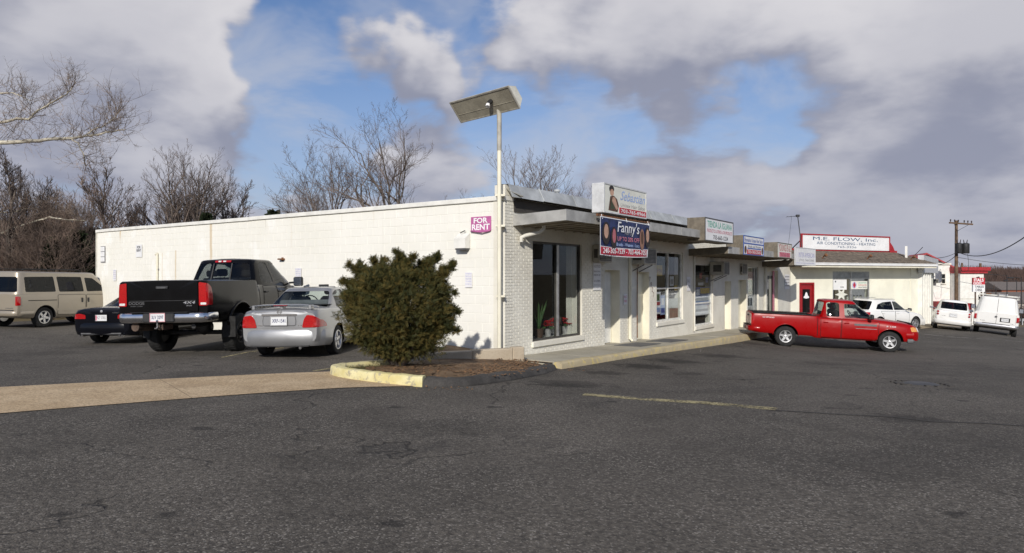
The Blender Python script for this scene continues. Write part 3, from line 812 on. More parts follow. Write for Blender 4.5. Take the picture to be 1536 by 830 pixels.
def side_wall():
    mb = MB(); mb.box(.012, .30, .0, LEN_S, -1.0, ZT_SIDE); w = mb.build('side_wall', 'white_masonry', SHOP)
    ch, bl, j = .2032, .4064, .010; rnd = random.Random(5)
    def blockmesh(L):
        me = bpy.data.meshes.new('block'); c = .003; p = .0055; z0, z1 = -ch/2+j/2, ch/2-j/2; a, b = -L/2, L/2
        vs = [(0, a, z0), (0, b, z0), (0, b, z1), (0, a, z1), (-p+.003, a+.001, z0+.001), (-p+.003, b-.001, z0+.001), (-p+.003, b-.001, z1-.001), (-p+.003, a+.001, z1-.001),
              (-p, a+c, z0+c), (-p, b-c, z0+c), (-p, b-c, z1-c), (-p, a+c, z1-c)]
        fs = [(11, 10, 9, 8)]
        for k in range(4):
            k2 = (k+1) % 4; fs += [(k, 4+k, 4+k2, k2), (4+k, 8+k, 8+k2, 4+k2)]
        me.from_pydata(vs, [], [f[::-1] for f in fs]); me.materials.append(MATS['white_masonry']); me.update()
        bm = bmesh.new(); bm.from_mesh(me); bmesh.ops.recalc_face_normals(bm, faces=bm.faces)
        if sum(f.normal.x for f in bm.faces) > 0: bmesh.ops.reverse_faces(bm, faces=bm.faces)
        bm.to_mesh(me); bm.free()
        return me
    full, half = blockmesh(bl-j), blockmesh(bl/2-j)
    rest = MB(); count = 0; items = []
    zc = ZT_SIDE-.10; row = 0
    while zc-ch > -.5:
        y = 0.0
        if row % 2: items.append((bl/4, zc-ch/2, half)); y = bl/2
        while y+bl <= LEN_S+.01: items.append((y+bl/2, zc-ch/2, full)); y += bl
        if LEN_S-y > .15: items.append((y+bl/4, zc-ch/2, half))
        zc -= ch; row += 1
    items.sort(key=lambda i: i[0])
    for (y, z, me) in items:
        dxp = rnd.uniform(-.0006, .0006)
        if count < 300 and z > .12:
            o = bpy.data.objects.new('block', me); COL.objects.link(o); o.parent = w; o.location = (.012+dxp, y, z); count += 1
        else:
            vs = [(v.co.x+.012+dxp, v.co.y+y, v.co.z+z) for v in me.vertices]; rest.add(vs, [tuple(p.vertices) for p in me.polygons])
    rest.build('blockwork', 'white_masonry', w, kind='stuff')
    # metal-capped coping in lengths with lapped joints
    y = -.02; k = 0
    while y < LEN_S:
        L = min(3.05, LEN_S+.05-y); mb = MB(); q = rnd.uniform(-.006, .006)
        mb.cbox(-.035, .34, y, y+L-.006, ZT_SIDE-.075+q, ZT_SIDE+.03+q, .008); mb.build('coping', 'white_paint', SHOP); y += L
    mb = MB(); mb.box(.3, LEN_F, LEN_S-.25, LEN_S, -1.3, 2.9); mb.build('back_wall', 'off_white', SHOP)
    mb = MB(); mb.box(LEN_F-.25, LEN_F, .31, LEN_S-.26, -1.5, 2.9); mb.build('end_wall', 'off_white', SHOP)
    # trim board down the far edge of the wall
    mb = MB(); mb.box(-.03, .05, LEN_S+.002, LEN_S+.03, -.4, ZT_SIDE+.02); mb.build('edge_trim', 'off_white', SHOP)
side_wall()

def roof_and_canopies():
    mb = MB(); mb.box(.31, STEP_T, .31, LEN_S-.26, 2.95, 3.05); mb.build('roof', 'roof_gravel', SHOP)
    mb = MB(); mb.box(STEP_T+.01, LEN_F-.26, .31, LEN_S-.26, 2.68, 2.78); mb.build('roof', 'roof_gravel', SHOP)
    mb = MB(); mb.box(STEP_T-.2, STEP_T, .31, LEN_S-.3, 2.6, 3.28); mb.build('parapet', 'white_masonry', SHOP)
    # standing metal flashing along the eaves, in overlapping sheets
    z0, z1 = 3.31, 3.60; t = .03; rnd = random.Random(2); k = 0
    mb = MB(); mb.box(.03, STEP_T, .02, .28, 3.325, 3.585); mb.build('flashing_core', 'frame_dark', SHOP)
    while t < STEP_T:
        L = min(rnd.choice((1.2, 1.5, 1.8)), STEP_T-t); mb = MB(); lean = -.09 if t < 5 else -.07; q = rnd.uniform(-.01, .01)
        mb.add([(t, -.20+lean*.2, z0+q), (t+L-.004, -.20+lean*.2, z0+q), (t+L-.004, -.06+q, z1+q), (t, -.06+q, z1+q), (t, .28, z1+.012+q), (t+L-.004, .28, z1+.012+q), (t, -.17, z0+.004), (t+L-.004, -.17, z0+.004)],
               [(0, 1, 2, 3), (3, 2, 5, 4), (0, 6, 7, 1), (0, 3, 6), (1, 7, 2)])
        mb.build('flashing_sheet', 'metal_flash', SHOP); t += L
        if t < STEP_T-.1:
            mb = MB(); mb.tube([(t, -.225, z0+.01), (t, -.075, z1+.01)], .012, 5); mb.build('flashing_seam', 'metal_flash', SHOP)
    # brick end pier that carries up beside the flashing
    mb = MB(); mb.box(-.01, .20, -.02, .26, 3.352, 3.58); mb.build('end_pier', 'white_brick', SHOP)
    mb = MB(); mb.add([(.02, -.012, 3.50), (.30, -.012, 3.32), (.30, -.30, 3.32), (.02, -.15, 3.42)], [(0, 1, 2, 3)])
    mb.add([(.02, -.012, 3.515), (.30, -.012, 3.335), (.30, -.30, 3.335), (.02, -.15, 3.435)], [(3, 2, 1, 0)]); mb.build('end_flap', 'white_paint', SHOP)
    def canopy(t0, t1, zb, zt, v, ribs, endm='canopy_metal', slope=.06):
        mb = MB()   # fascia and end returns
        zin = zb-slope
        mb.box(t0, t1, -v-.02, -v, zb, zt); f = mb.build('canopy_fascia', 'canopy_metal', SHOP)
        for tt in (t0, t1-.02):
            mb = MB(); mb.add([(tt, -v, zb), (tt+.02, -v, zb), (tt+.02, -.01, zin), (tt, -.01, zin), (tt, -v, zt-.002), (tt+.02, -v, zt-.002), (tt+.02, -.01, zt-.05), (tt, -.01, zt-.05)],
                              [(0, 3, 2, 1), (4, 5, 6, 7), (0, 1, 5, 4), (1, 2, 6, 5), (2, 3, 7, 6), (3, 0, 4, 7)]); mb.build('canopy_end', endm, SHOP)
        mb = MB(); mb.add([(t0+.021, -v+.001, zb+.012), (t1-.021, -v+.001, zb+.012), (t1-.021, -.011, zin+.012), (t0+.021, -.011, zin+.012)], [(0, 1, 2, 3)]); mb.add([(t0+.021, -v+.001, zt-.03), (t1-.021, -v+.001, zt-.03), (t1-.021, -.011, zt-.08), (t0+.021, -.011, zt-.08)], [(3, 2, 1, 0)])
        mb.build('canopy_deck', 'soffit', SHOP)
        n = int((t1-t0)/.42)
        for i in range(1, n):
            tt = t0+(t1-t0)*i/n; mb = MB(); mb.add([(tt-.02, -v+.005, zb+.01), (tt+.02, -v+.005, zb+.01), (tt+.02, -.012, zin+.01), (tt-.02, -.012, zin+.01), (tt-.02, -v+.005, zb-.012), (tt+.02, -v+.005, zb-.012), (tt+.02, -.012, zin-.012), (tt-.02, -.012, zin-.012)],
                                                   [(4, 7, 6, 5), (0, 1, 5, 4), (1, 2, 6, 5), (2, 3, 7, 6), (3, 0, 4, 7)]); mb.build('soffit_batten', 'soffit', SHOP)
        for tt in np.arange(t0+1.8, t1-.3, 2.3):
            mb = MB(); mb.box(tt-.03, tt+.03, -v-.026, -v-.02, zb+.005, zt-.005); mb.build('fascia_joint', 'canopy_metal', SHOP)
    canopy(.30, 10.75, 2.77, 3.0, 1.34, 1)
    canopy(10.78, 19.8, 2.37, 2.60, 1.36, 1, 'sign_side')  # brown ends, here and on the next canopy, put shade into their colour
    canopy(19.83, 22.4, 2.10, 2.34, 1.38, 1, 'sign_side')
    # white roof clutter: sheet metal stack, vent pipe, conduit pole
    mb = MB()
    for k in range(4): mb.box(4.2+k*.05, 7.4, .45+k*.03, 1.3, 3.62+k*.028, 3.635+k*.028)
    o = mb.build('sheet_metal_stack', 'white_paint', SHOP)
    mb = MB(); mb.lathe([(0, 3.78), (.05, 3.78), (.05, 3.05)], 12, Matrix.Translation((3.05, .55, 0))); mb.lathe([(0, 3.84), (.085, 3.82), (.085, 3.77), (.05, 3.77)], 12, Matrix.Translation((3.05, .55, 0))); mb.build('vent_pipe', 'metal_flash', SHOP, smooth=40)
    mb = MB(); mb.tube([(2.2, .5, 3.70), (6.4, 1.3, 3.86)], .022, 6); mb.build('roof_conduit', 'rust', SHOP)
    # dark boards standing in for shade in the gap between canopy and flashing
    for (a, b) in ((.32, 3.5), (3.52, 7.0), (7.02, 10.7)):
        mb = MB(); mb.box(a, b, -.035, -.012, 3.02, 3.30); mb.build('gap_shade_board', 'interior_dark', SHOP)
    # downspouts and the crooked outlet under the canopy
    mb = MB(); mb.tube([(.78, -.5, 2.74), (.78, -.5, 2.66), (.74, -.42, 2.58), (.55, -.16, 2.50), (.50, -.09, 2.46), (.50, -.09, 2.36)], .045, 10); mb.tube([(.52, -.12, 2.48), (.75, -.02, 2.42)], .02, 6)
    mb.build('gutter_outlet', 'off_white', SHOP, smooth=40)
    tt = front_t(943)
    mb = MB(); mb.cbox(tt-.04, tt+.04, -.10, -.012, zbase(tt)+.08, 2.70, .012); mb.tube([(tt, -.055, zbase(tt)+.1), (tt, -.13, zbase(tt)+.03)], .035, 8); mb.build('downspout', 'cream_paint', SHOP)
    tt = front_t(1146); mb = MB(); mb.cbox(tt-.05, tt+.05, -.11, -.012, zbase(tt)+.02, 2.2, .012); mb.build('downspout', 'off_white', SHOP)
    tt = front_t(1040); mb = MB(); mb.tube([(tt, -.04, zbase(tt)+.1), (tt, -.04, 2.45)], .028, 8); mb.build('conduit', 'off_white', SHOP, smooth=40)
    # conduit, elbow and cable by the second door
    t2 = OPEN['d2'][0]; mb = MB(); mb.tube([(t2-.06, -.05, zbase(t2)+.1), (t2-.075, -.05, .8), (t2-.06, -.05, 1.75), (t2+.0, -.05, 1.95), (t2+.25, -.05, 2.0), (t2+.6, -.05, 2.03)], .014, 7); mb.build('conduit', 'rust', SHOP, smooth=40)
roof_and_canopies()

def door(o, leafmat, revmat, depth, knob=True, glazed=False, lab=None):
    t0, t1, z0, z1 = o
    if True:
        mb = MB()
        mb.box(t0, t0+.012, .012, depth, z0, z1); mb.box(t1-.012, t1, .012, depth, z0, z1); mb.box(t0+.013, t1-.013, .012, depth, z1-.012, z1)
        rv = mb.build('door_reveal', revmat, SHOP)
    mb = MB(); fr = .05
    mb.box(t0+.013, t0+fr, depth-.06, depth, z0, z1-.013); mb.box(t1-fr, t1-.013, depth-.06, depth, z0, z1-.013); mb.box(t0+fr+.001, t1-fr-.001, depth-.06, depth, z1-fr, z1-.014); mb.build('door_frame', revmat, SHOP)
    mb = MB(); mb.cbox(t0+fr+.003, t1-fr-.003, depth-.045, depth-.005, z0+.02, z1-fr-.005, .004); d = mb.build('door', leafmat, SHOP)
    if knob:
        mb = MB(); mb.lathe([(0, -.05), (.028, -.045), (.03, -.02), (.012, -.01), (.012, .0)], 10, Matrix.Translation((t0+fr+.08, depth-.045, z0+.98)), axis='y'); mb.build('handle', 'frame_alu', d, smooth=40)
    if glazed:
        mb = MB(); mb.box(t0+fr+.12, t1-fr-.12, depth-.05, depth-.046, z0+.35, z1-.25); mb.build('pane', 'dark_glass', d)
    mb = MB(); mb.box(t0+.013, t1-.013, .02, depth, z0-.05, z0+.012); mb.build('threshold', 'concrete_walk', SHOP)
    return d
door(OPEN['d1'], 'white_paint', 'cream_paint', .31); door(OPEN['d2'], 'cream_paint', 'cream_paint', .26); door(OPEN['d3'], 'white_paint', 'cream_paint', .30); door(OPEN['d4'], 'cream_paint', 'cream_paint', .30)
door(OPEN['d5'], 'off_white', 'cream_paint', .18, glazed=True)

def window(o, framemat, glass, vbars=(), hbars=(), fw=.055, sill=True, surround=None):
    t0, t1, z0, z1 = o; y0, y1 = .05, .12
    root = empty('window', (0, 0, 0)); root.parent = SHOP
    def fbox(a, b, c, d, nm='frame', ya=y0, yb=y1, m=framemat):
        mb = MB(); mb.cbox(a, b, ya, yb, c, d, .005); return mb.build(nm, m, root)
    fbox(t0, t0+fw, z0, z1); fbox(t1-fw, t1, z0, z1); fbox(t0+fw+.001, t1-fw-.001, z1-fw, z1); fbox(t0+fw+.001, t1-fw-.001, z0, z0+fw)
    xs = [t0+fw]+list(vbars)+[t1-fw]; zs = [z0+fw]+list(hbars)+[z1-fw]
    for v in vbars: fbox(v-.028, v+.028, z0+fw+.001, z1-fw-.001, 'mullion', y0-.012, y1)
    for h in hbars: 
        for a, b in zip(xs[:-1], xs[1:]): fbox(a+.03, b-.03, h-.025, h+.025, 'transom', y0+.004, y1-.004)
    for a, b in zip(xs[:-1], xs[1:]):
        for c, d in zip(zs[:-1], zs[1:]):
            mb = MB(); mb.box(a-.008, b+.008, .083, .089, c-.008, d+.008); mb.build('pane', glass, root)
    if sill:
        mb = MB(); mb.cbox(t0-.05, t1+.05, -.05, .049, z0-.13, z0-.003, .012); mb.build('sill', 'white_brick' if surround is None else surround, root)
    return root
o = OPEN['w1']; window(o, 'frame_dark', 'shop_glass', [front_t(838)], [], .05)
mb = MB(); m_ = front_t(838); mb.cbox(m_-.05, m_+.05, .015, .036, o[2]+.05, o[3]-.05, .006); mb.build('mullion_cover', 'frame_alu', SHOP)
o = OPEN['w2']; window(o, 'frame_white', 'shop_glass', [front_t(1004)], [o[2]+(o[3]-o[2])*.47], .06)
o = OPEN['w3']; window(o, 'frame_white', 'shop_glass', [], [o[2]+(o[3]-o[2])*.36], .06)
o = OPEN['w4']; window(o, 'frame_alu', 'shop_glass', [(o[0]+o[1])/2+.35], [], .06)

def interiors():
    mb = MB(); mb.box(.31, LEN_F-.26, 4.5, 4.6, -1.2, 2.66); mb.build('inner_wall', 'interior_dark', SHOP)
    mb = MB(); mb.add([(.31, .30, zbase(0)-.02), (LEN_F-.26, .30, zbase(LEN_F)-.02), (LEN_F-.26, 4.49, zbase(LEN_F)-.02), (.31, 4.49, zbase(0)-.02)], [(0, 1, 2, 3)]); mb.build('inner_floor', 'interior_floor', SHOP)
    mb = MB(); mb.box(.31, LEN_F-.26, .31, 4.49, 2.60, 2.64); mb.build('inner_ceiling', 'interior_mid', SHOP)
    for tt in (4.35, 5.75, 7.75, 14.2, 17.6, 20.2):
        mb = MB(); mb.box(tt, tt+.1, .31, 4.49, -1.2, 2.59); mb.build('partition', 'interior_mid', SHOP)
    # window stool boards
    for k in ('w1', 'w2', 'w3'):
        o = OPEN[k]; mb = MB(); mb.box(o[0], o[1], .31, .85, o[2]-.04, o[2]); mb.build('display_shelf', 'off_white', SHOP)
    # pale inner return seen through the first window
    o = OPEN['w1']; mb = MB(); mb.box(o[1]-.02, o[1]+.03, .302, .46, o[2]+.002, 2.4); mb.build('window_return', 'off_white', SHOP)
interiors()

# things on and around the shops -----------------------------------------------------------
def on_front(t, y, z): p = loc2w(t, y); return (p.x, p.y, z)
def ac_unit(t, z, w, h, d, label, brk=True):
    r = empty('air_conditioner', on_front(t, -.01, z), FA, label, 'air conditioner')
    mb = MB(); mb.cbox(-w/2, w/2, -d, .0, 0, h, .02); b = mb.build('casing', 'ac_body', r)
    mb = MB(); mb.box(-w/2+.04, w/2-.04, -d-.004, -d+.001, .05, h-.05); mb.build('back_grille', 'ac_grille', r)
    n = 9
    for i in range(n):
        zz_ = .06+(h-.12)*(i+.5)/n; mb = MB(); mb.box(-w/2+.05, w/2-.05, -d-.012, -d-.005, zz_-.008, zz_+.008); mb.build('louvre', 'ac_body', r)
    for s_ in (-1, 1):
        mb = MB(); mb.box(s_*w*.5*1.0-.004 if s_ > 0 else -w/2-.001, w/2+.001 if s_ > 0 else -w/2+.004, -d*.8, -d*.25, h*.25, h*.75); mb.build('side_vent', 'ac_grille', r)
    if brk:
        for xx in (-w*.35, w*.35):
            mb = MB(); mb.tube([(xx, .0, -.22), (xx, -d*.85, -.012)], .014, 6); mb.build('bracket', 'grey_plastic', r)
    return r
tA = front_t(898); ac_unit(tA, front_z(898, 393), .74, .46, .20, 'window air conditioner above the poster beside the white door', False)
tB = front_t(966, .3); ac_unit(tB, front_z(968, 396, .3), .80, .46, .50, 'boxy air conditioner above the cream door, behind the hanging banner')
tC = front_t(1084, .4); ac_unit(tC, front_z(1084, 412, .4), .60, .50, .55, 'rusty bracketed air conditioner beyond the narrow shop window')
tD = front_t(1113); ac_unit(tD, front_z(1113, 411), .65, .45, .12, 'small dark air conditioner over the last recessed cream door', False)

def notice(name, label, t, z, w, h, lines, mat='paper', ink='ink_lilac', y=-.02, cat='notice', rz=0):
    r = empty(name, on_front(t, y, z), FA+rz, label, cat)
    mb = MB(); mb.box(-w/2, w/2, -.004, .0, -h/2, h/2); mb.build('sheet', mat, r)
    rnd = random.Random(hash(label) % 1000 if False else len(label)*7+int(t*10))
    for i, (ln, f0, f1) in enumerate(lines):
        text(r, ln, -w/2+w*.08, w/2-w*.08, -h/2+h*f0, -h/2+h*f1, -.0065, ink)
    return r
notice('paper_notice', 'two stacked white paper notices on the brick pier beside the tall shop window', front_t(894.5), fz(894.5, 414), .42, .72, [('NOTICE', .82, .92), ('business hours', .66, .74), ('mon to sat', .52, .60), ('NO LOITERING', .30, .38), ('thank you', .16, .22)], 'sign_white', 'ink_grey')
notice('paper_notice', 'small white flyer taped up beside the window with four panes', front_t(1032), fz(1032, 425), .34, .48, [('SALE', .6, .85), ('tel 703', .2, .4)], 'paper', 'ink_grey')
notice('paper_notice', 'pale striped paper notice on the pier by the cream building', front_t(1180), fz(1180, 422), 1.0, .75, [('----', .8, .9), ('----', .6, .7), ('----', .4, .5), ('----', .2, .3)], 'paper', 'ink_grey')
notice('paper_notice', 'faded lilac notice on the brick pier by the downspout', front_t(937), fz(937, 448), .22, .30, [('NO', .6, .85), ('PARK', .2, .45)], 'paper', 'ink_pink')
# house number painted down the pier
r = empty('house_number', on_front(front_t(977.5), -.016, fz(977.5, 433)), FA, 'rusty house numerals stepping down the pier beside the window with four panes', 'house number')
for i, ch in enumerate('7927'): text(r, ch, -.20+i*.09, -.12+i*.09, .24-i*.16, .38-i*.16, 0, 'rust', name='numeral')

def box_sign(name, label, t0, t1, z0, z1, v, depth, side, face, edge='frame_dark', rz=0.0, cat='sign'):
    """lit-box style shop sign; local x along the sign, faces -y"""
    r = empty(name, on_front(t0, -v, z0), FA+rz, label, cat); w = t1-t0; h = z1-z0
    mb = MB(); mb.cbox(0, w, 0, depth, 0, h, .015); mb.build('sign_box', side, r)
    mb = MB(); mb.box(.03, w-.03, -.008, -.001, .03, h-.03); mb.build('face_panel', face, r)
    mb = MB(); e = .03
    for (a, b, c, d) in ((0, w, 0, e), (0, w, h-e, h), (0, e, e+.001, h-e-.001), (w-e, w, e+.001, h-e-.001)): mb.box(a, b, -.02, -.0015, c, d)
    mb.build('retainer_frame', edge, r)
    return r, w, h
# 1: hair salon sign with portrait
v = 1.5
t0, t1 = front_t(905, v), front_t(969, v)
r, w, h = box_sign('shop_sign', 'cream hair salon sign with a painted portrait and red phone strip', t0, t1, 3.03, 3.70, v, .30, 'sign_grey', 'sign_cream', 'sign_grey')
text(r, 'Sebastian', w*.36, w*.97, h*.52, h*.85, -.011, 'ink_paleblue', .45, .012)
text(r, 'Unisex Hair Salon', w*.37, w*.96, h*.30, h*.43, -.011, 'ink_grey', .2)
mb = MB(); mb.box(w*.34, w*.985, -.018, -.0085, h*.055, h*.255); mb.build('phone_strip', 'ink_red', r)
text(r, '703-765-8966', w*.37, w*.96, h*.09, h*.215, -.0205, 'ink_white', 0, .012)
def blob(parent, name, pts, y, mat):
    mb = MB(); mb.quad(*[(x, y, z) for x, z in pts]); mb.quad(*[(x, y-.0015, z) for x, z in pts]); mb.build(name, mat, parent)
def ell(cx, cz, a, b, n=14, rot=0): return [(cx+a*cos(2*pi*k/n)*cos(rot)-b*sin(2*pi*k/n)*sin(rot), cz+a*cos(2*pi*k/n)*sin(rot)+b*sin(2*pi*k/n)*cos(rot)) for k in range(n)]
blob(r, 'portrait_cape', [(w*.10, h*.10), (w*.30, h*.08), (w*.33, h*.30), (w*.29, h*.52), (w*.22, h*.62), (w*.14, h*.58)], -.0095, 'hair_brown')
blob(r, 'portrait_dress', [(w*.14, h*.14), (w*.24, h*.18), (w*.22, h*.42), (w*.15, h*.48)], -.0125, 'ink_olive')
blob(r, 'portrait_arm', [(w*.17, h*.42), (w*.27, h*.14), (w*.31, h*.20), (w*.24, h*.56), (w*.19, h*.58)], -.0155, 'skin')
blob(r, 'portrait_hair', ell(w*.17, h*.83, w*.055, h*.12), -.0095, 'hair'); blob(r, 'portrait_face', ell(w*.175, h*.72, w*.04, h*.115), -.0125, 'skin')
# 2: cloth banner tied under it
t0, t1 = front_t(900, v), front_t(975, v)
r = empty('cloth_banner', on_front(t0, -v, 2.08), FA, 'blue and red cloth banner for a hairdresser hanging under the salon sign', 'banner'); w = t1-t0; h = .86
def sheet_banner(name, x0, x1, z0, z1, mat, y=0.0):
    mb = MB(); n = 18; vs = []; fs = []
    for i in range(n+1):
        f = i/n; x = x0+(x1-x0)*f; g_ = x/w
        for (zz_, k) in ((z0, 0), (z1, 1)):
            zf = zz_/h; sag = .025*sin(pi*g_); vs.append((x-(.03+.10*g_)*(1-zf)*(g_ > .5)*(g_-.5)*2, y+.02*sin(g_*7)*(1-zf), zz_-sag*(1-zf)-.03*g_*zf))
    for i in range(n): fs.append((2*i, 2*i+2, 2*i+3, 2*i+1))
    mb.add(vs, fs); return mb.build(name, mat, r, smooth=True)
sheet_banner('cloth', 0, w, 0, h, 'ink_white'); sheet_banner('blue_field', .03, w-.03, h*.24, h-.02, 'banner_navy', -.004); sheet_banner('red_field', .03, w-.07, .02, h*.22, 'banner_red', -.004)
text(r, "Fanny's", w*.30, w*.74, h*.55, h*.93, -.03, 'ink_white', .15, .004); text(r, 'Hair Do', w*.44, w*.60, h*.58, h*.66, -.032, 'ink_grey')
text(r, 'UP TO 20% OFF', w*.30, w*.74, h*.40, h*.52, -.03, 'ink_pink', 0, .02); text(r, 'Braids - Weaves - Locs', w*.28, w*.74, h*.26, h*.35, -.03, 'ink_paleblue', 0, .015)
text(r, '240-305-7539 - 703-464-7051', w*.03, w*.90, h*.05, h*.19, -.036, 'ink_white', 0, .012)
for (fx, fz_, mt, hm, aa) in ((.09, .62, 'skin', 'hair', .05), (.235, .52, 'skin_rose', 'hair', .04), (.80, .55, 'hair_brown', 'skin_dark', .035), (.92, .62, 'skin', 'hair', .04)):
    blob(r, 'portrait_hair', ell(w*fx, h*(fz_-.05), w*aa*1.45, h*.30), -.028, hm); blob(r, 'portrait_face', ell(w*fx, h*fz_, w*aa*.8, h*.19), -.031, mt)
for xx in (.1, w*.5, w-.1):
    mb = MB(); mb.tube([(xx, -.01, h-.06), (xx+.02, .03, h+.05)], .006, 5); mb.build('tie_cord', 'ink_white', r)
mb = MB(); mb.box(-.05, w+.05, .03, .07, h-.0, h+.05); mb.build('hanging_rail', 'rust', r)
# 3: grocery sign
t0, t1 = front_t(1057, v), front_t(1099.3, v)
r, w, h = box_sign('shop_sign', 'white grocery sign with green and pink lettering and black phone number', t0, t1, 2.68, 3.39, v, .55, 'sign_side', 'sign_white')
text(r, 'TIENDA LA IGUANA', w*.08, w*.95, h*.60, h*.88, -.011, 'ink_green', 0, .02); text(r, 'PRODUCTOS LATINOS-LATIN PRODUCTS', w*.07, w*.96, h*.38, h*.53, -.011, 'ink_pink', 0, .01); text(r, '703-660-1224', w*.27, w*.80, h*.10, h*.29, -.011, 'ink_dark', 0, .01)
# 4: blue and red salon sign
t0, t1 = front_t(1115, v), front_t(1145, v)
r, w, h = box_sign('shop_sign', 'white sign with blue lettering bands and a red phone strip', t0, t1, 2.36, 3.04, v, .60, 'sign_side', 'sign_white', 'ink_blue')
text(r, 'Ebonistics Unisex Hair Salon', w*.05, w*.95, h*.68, h*.88, -.011, 'ink_blue', 0, .01)
mb = MB(); mb.box(.03, w-.03, -.014, -.0085, h*.56, h*.63); mb.build('blue_band', 'ink_blue', r)
text(r, 'Braids and Weaves', w*.22, w*.85, h*.40, h*.52, -.011, 'ink_dark'); mb = MB(); mb.box(w*.18, w*.86, -.014, -.0085, h*.32, h*.38); mb.build('blue_band', 'ink_blue', r)
mb = MB(); mb.box(w*.16, w*.86, -.014, -.0085, h*.05, h*.28); mb.build('phone_strip', 'ink_red', r); text(r, '703-765-2565', w*.20, w*.82, h*.09, h*.24, -.0165, 'ink_white', 0, .01)
blob(r, 'portrait', ell(w*.09, h*.27, w*.05, h*.2), -.011, 'hair_brown'); blob(r, 'portrait', ell(w*.93, h*.27, w*.04, h*.2), -.011, 'hair_brown')
# 5: red on cream
t0, t1 = front_t(1165.6, v), front_t(1187.2, v)
r, w, h = box_sign('shop_sign', 'cream box sign with tall red lettering', t0, t1, 2.36, 2.98, v, .65, 'sign_side', 'sign_cream', 'sign_side')
text(r, 'YOUNGS B & L', w*.08, w*.96, h*.45, h*.90, -.011, 'ink_red', 0, .0); mb = MB(); mb.box(w*.14, w*.88, -.014, -.0085, h*.07, h*.38); mb.build('red_band', 'ink_pink', r); text(r, '703 765-2020', w*.18, w*.84, h*.12, h*.33, -.0165, 'ink_red')
# 6: faded white banner board at the end of the canopy
t0 = front_t(1192, 1.42)
r, w, h = box_sign('shop_sign', 'faded white board with pale pink letters at the end of the canopy', t0, t0+2.75, 2.10, 2.90, 1.44, .05, 'sign_grey', 'sign_white', 'sign_grey', radians(-5.6))
text(r, 'INTER-AMERICAN', w*.16, w*.95, h*.45, h*.72, -.011, 'ink_lilac', 0, .0); text(r, '(703) 768-3345', w*.18, w*.92, h*.20, h*.36, -.011, 'ink_grey'); mb = MB(); mb.box(w*.05, w*.95, -.012, -.0085, h*.12, h*.14); mb.build('rule_line', 'ink_lilac', r)
for xx in (.1, 2.6):
    mb = MB(); mb.tube([(xx, .06, .35), (xx-.3, .5, .2)], .02, 6); mb.build('bracket', 'dark_metal', r)

# signs on the side wall: local frame x runs toward the corner as seen by the lot
SA = atan2(-S.y, -S.x)                                        # viewed from the lot, rightwards is -S
def on_side(px, py, out=.0): s = side_s(px); p = loc2w(-out, s); return (p.x, p.y, side_z(px, py))
def wall_sign(name, label, cx, cy, w, h, mat, cat='sign', out=.012):
    r = empty(name, on_side(cx, cy, out), SA, label, cat); mb = MB(); mb.box(-w/2, w/2, -.006, 0, -h/2, h/2); mb.build('sheet', mat, r); return r
r = wall_sign('for_rent_sign', 'curling magenta for rent banner high on the block wall', 722, 335, .56, .32, 'magenta')
text(r, 'FOR', -.20, .19, .015, .135, -.0095, 'ink_white', 0, .03); text(r, 'RENT', -.25, .245, -.135, -.005, -.0095, 'ink_white', 0, .03)
mb = MB(); mb.tube([(-.27, -.02, -.155), (-.1, -.035, -.17), (.05, -.05, -.185), (.2, -.03, -.17), (.27, -.02, -.155)], .018, 6); mb.build('curled_hem', 'magenta', r, smooth=True)
r = wall_sign('for_rent_sign', 'small white for rent sign with black letters at the far end of the block wall', 209, 375.5, .42, .44, 'sign_white')
text(r, 'FOR', -.12, .12, .08, .17, -.0095, 'ink_dark', 0, .02); text(r, 'RENT', -.15, .15, -.03, .06, -.0095, 'ink_dark', 0, .02)
for (px, py, w, h, lab) in ((703.5, 419, .20, .34, 'lilac printed tow notice low on the block wall, behind the bush'), (448, 411, .26, .36, 'lilac printed notice on the block wall above the silver car'), (172.5, 412, .22, .40, 'faded lilac notice on the block wall under the small for rent sign')):
    r = wall_sign('paper_notice', lab, px, py, w, h, 'paper', 'notice')
    for i, ln in enumerate(('NO PARKING', 'PRIVATE LOT', 'VIOLATORS', 'TOWED', 'at owner cost')): text(r, ln, -w*.42, w*.42, h*(.36-.17*i), h*(.45-.17*i), -.0085, 'ink_lilac')
r = empty('wall_vent', on_side(155, 381, .012), SA, 'narrow white louvred vent near the far edge of the block wall', 'vent')
for i in range(3):
    mb = MB(); mb.cbox(-.14, .14, -.03, 0, -.27+i*.19, -.10+i*.19, .01); mb.build('louvre', 'sign_white', r)
mb = MB(); mb.box(-.17, .17, -.008, -.001, -.30, .31); mb.build('frame', 'ink_grey', r)
r = empty('wall_light', on_side(697, 372, .012), SA, 'white painted metal wall light box beneath the magenta sign', 'wall light')
mb = MB(); vs = [(-.16, 0, -.0), (.16, 0, 0), (.16, -.17, 0), (-.16, -.17, 0), (-.16, 0, .34), (.16, 0, .34), (.16, -.17, .22), (-.16, -.17, .22)]
mb.add(vs, [(0, 3, 2, 1), (4, 5, 6, 7), (0, 1, 5, 4), (1, 2, 6, 5), (2, 3, 7, 6), (3, 0, 4, 7)]); mb.build('housing', 'white_paint', r, recalc=True)
mb = MB(); mb.box(-.14, .14, -.15, -.02, -.035, -.001); mb.build('lens', 'grey_plastic', r)
mb = MB(); mb.tube([(-.05, -.09, .345), (.05, -.03, .40)], .012, 6); mb.build('conduit', 'dark_metal', r)
p = on_side(237.5, 381, .04); r = empty('vent_pipe', p, SA, 'thin white pipe standing against the block wall over the black pickup bed', 'pipe')
mb = MB(); mb.tube([(0, 0, 0), (0, 0, -2.0)], .035, 8); mb.build('riser', 'cream_paint', r, smooth=40); mb = MB(); mb.tube([(-.09, 0, .0), (0, 0, .02), (.03, 0, .02)], .04, 8); mb.build('elbow', 'cream_paint', r, smooth=40)
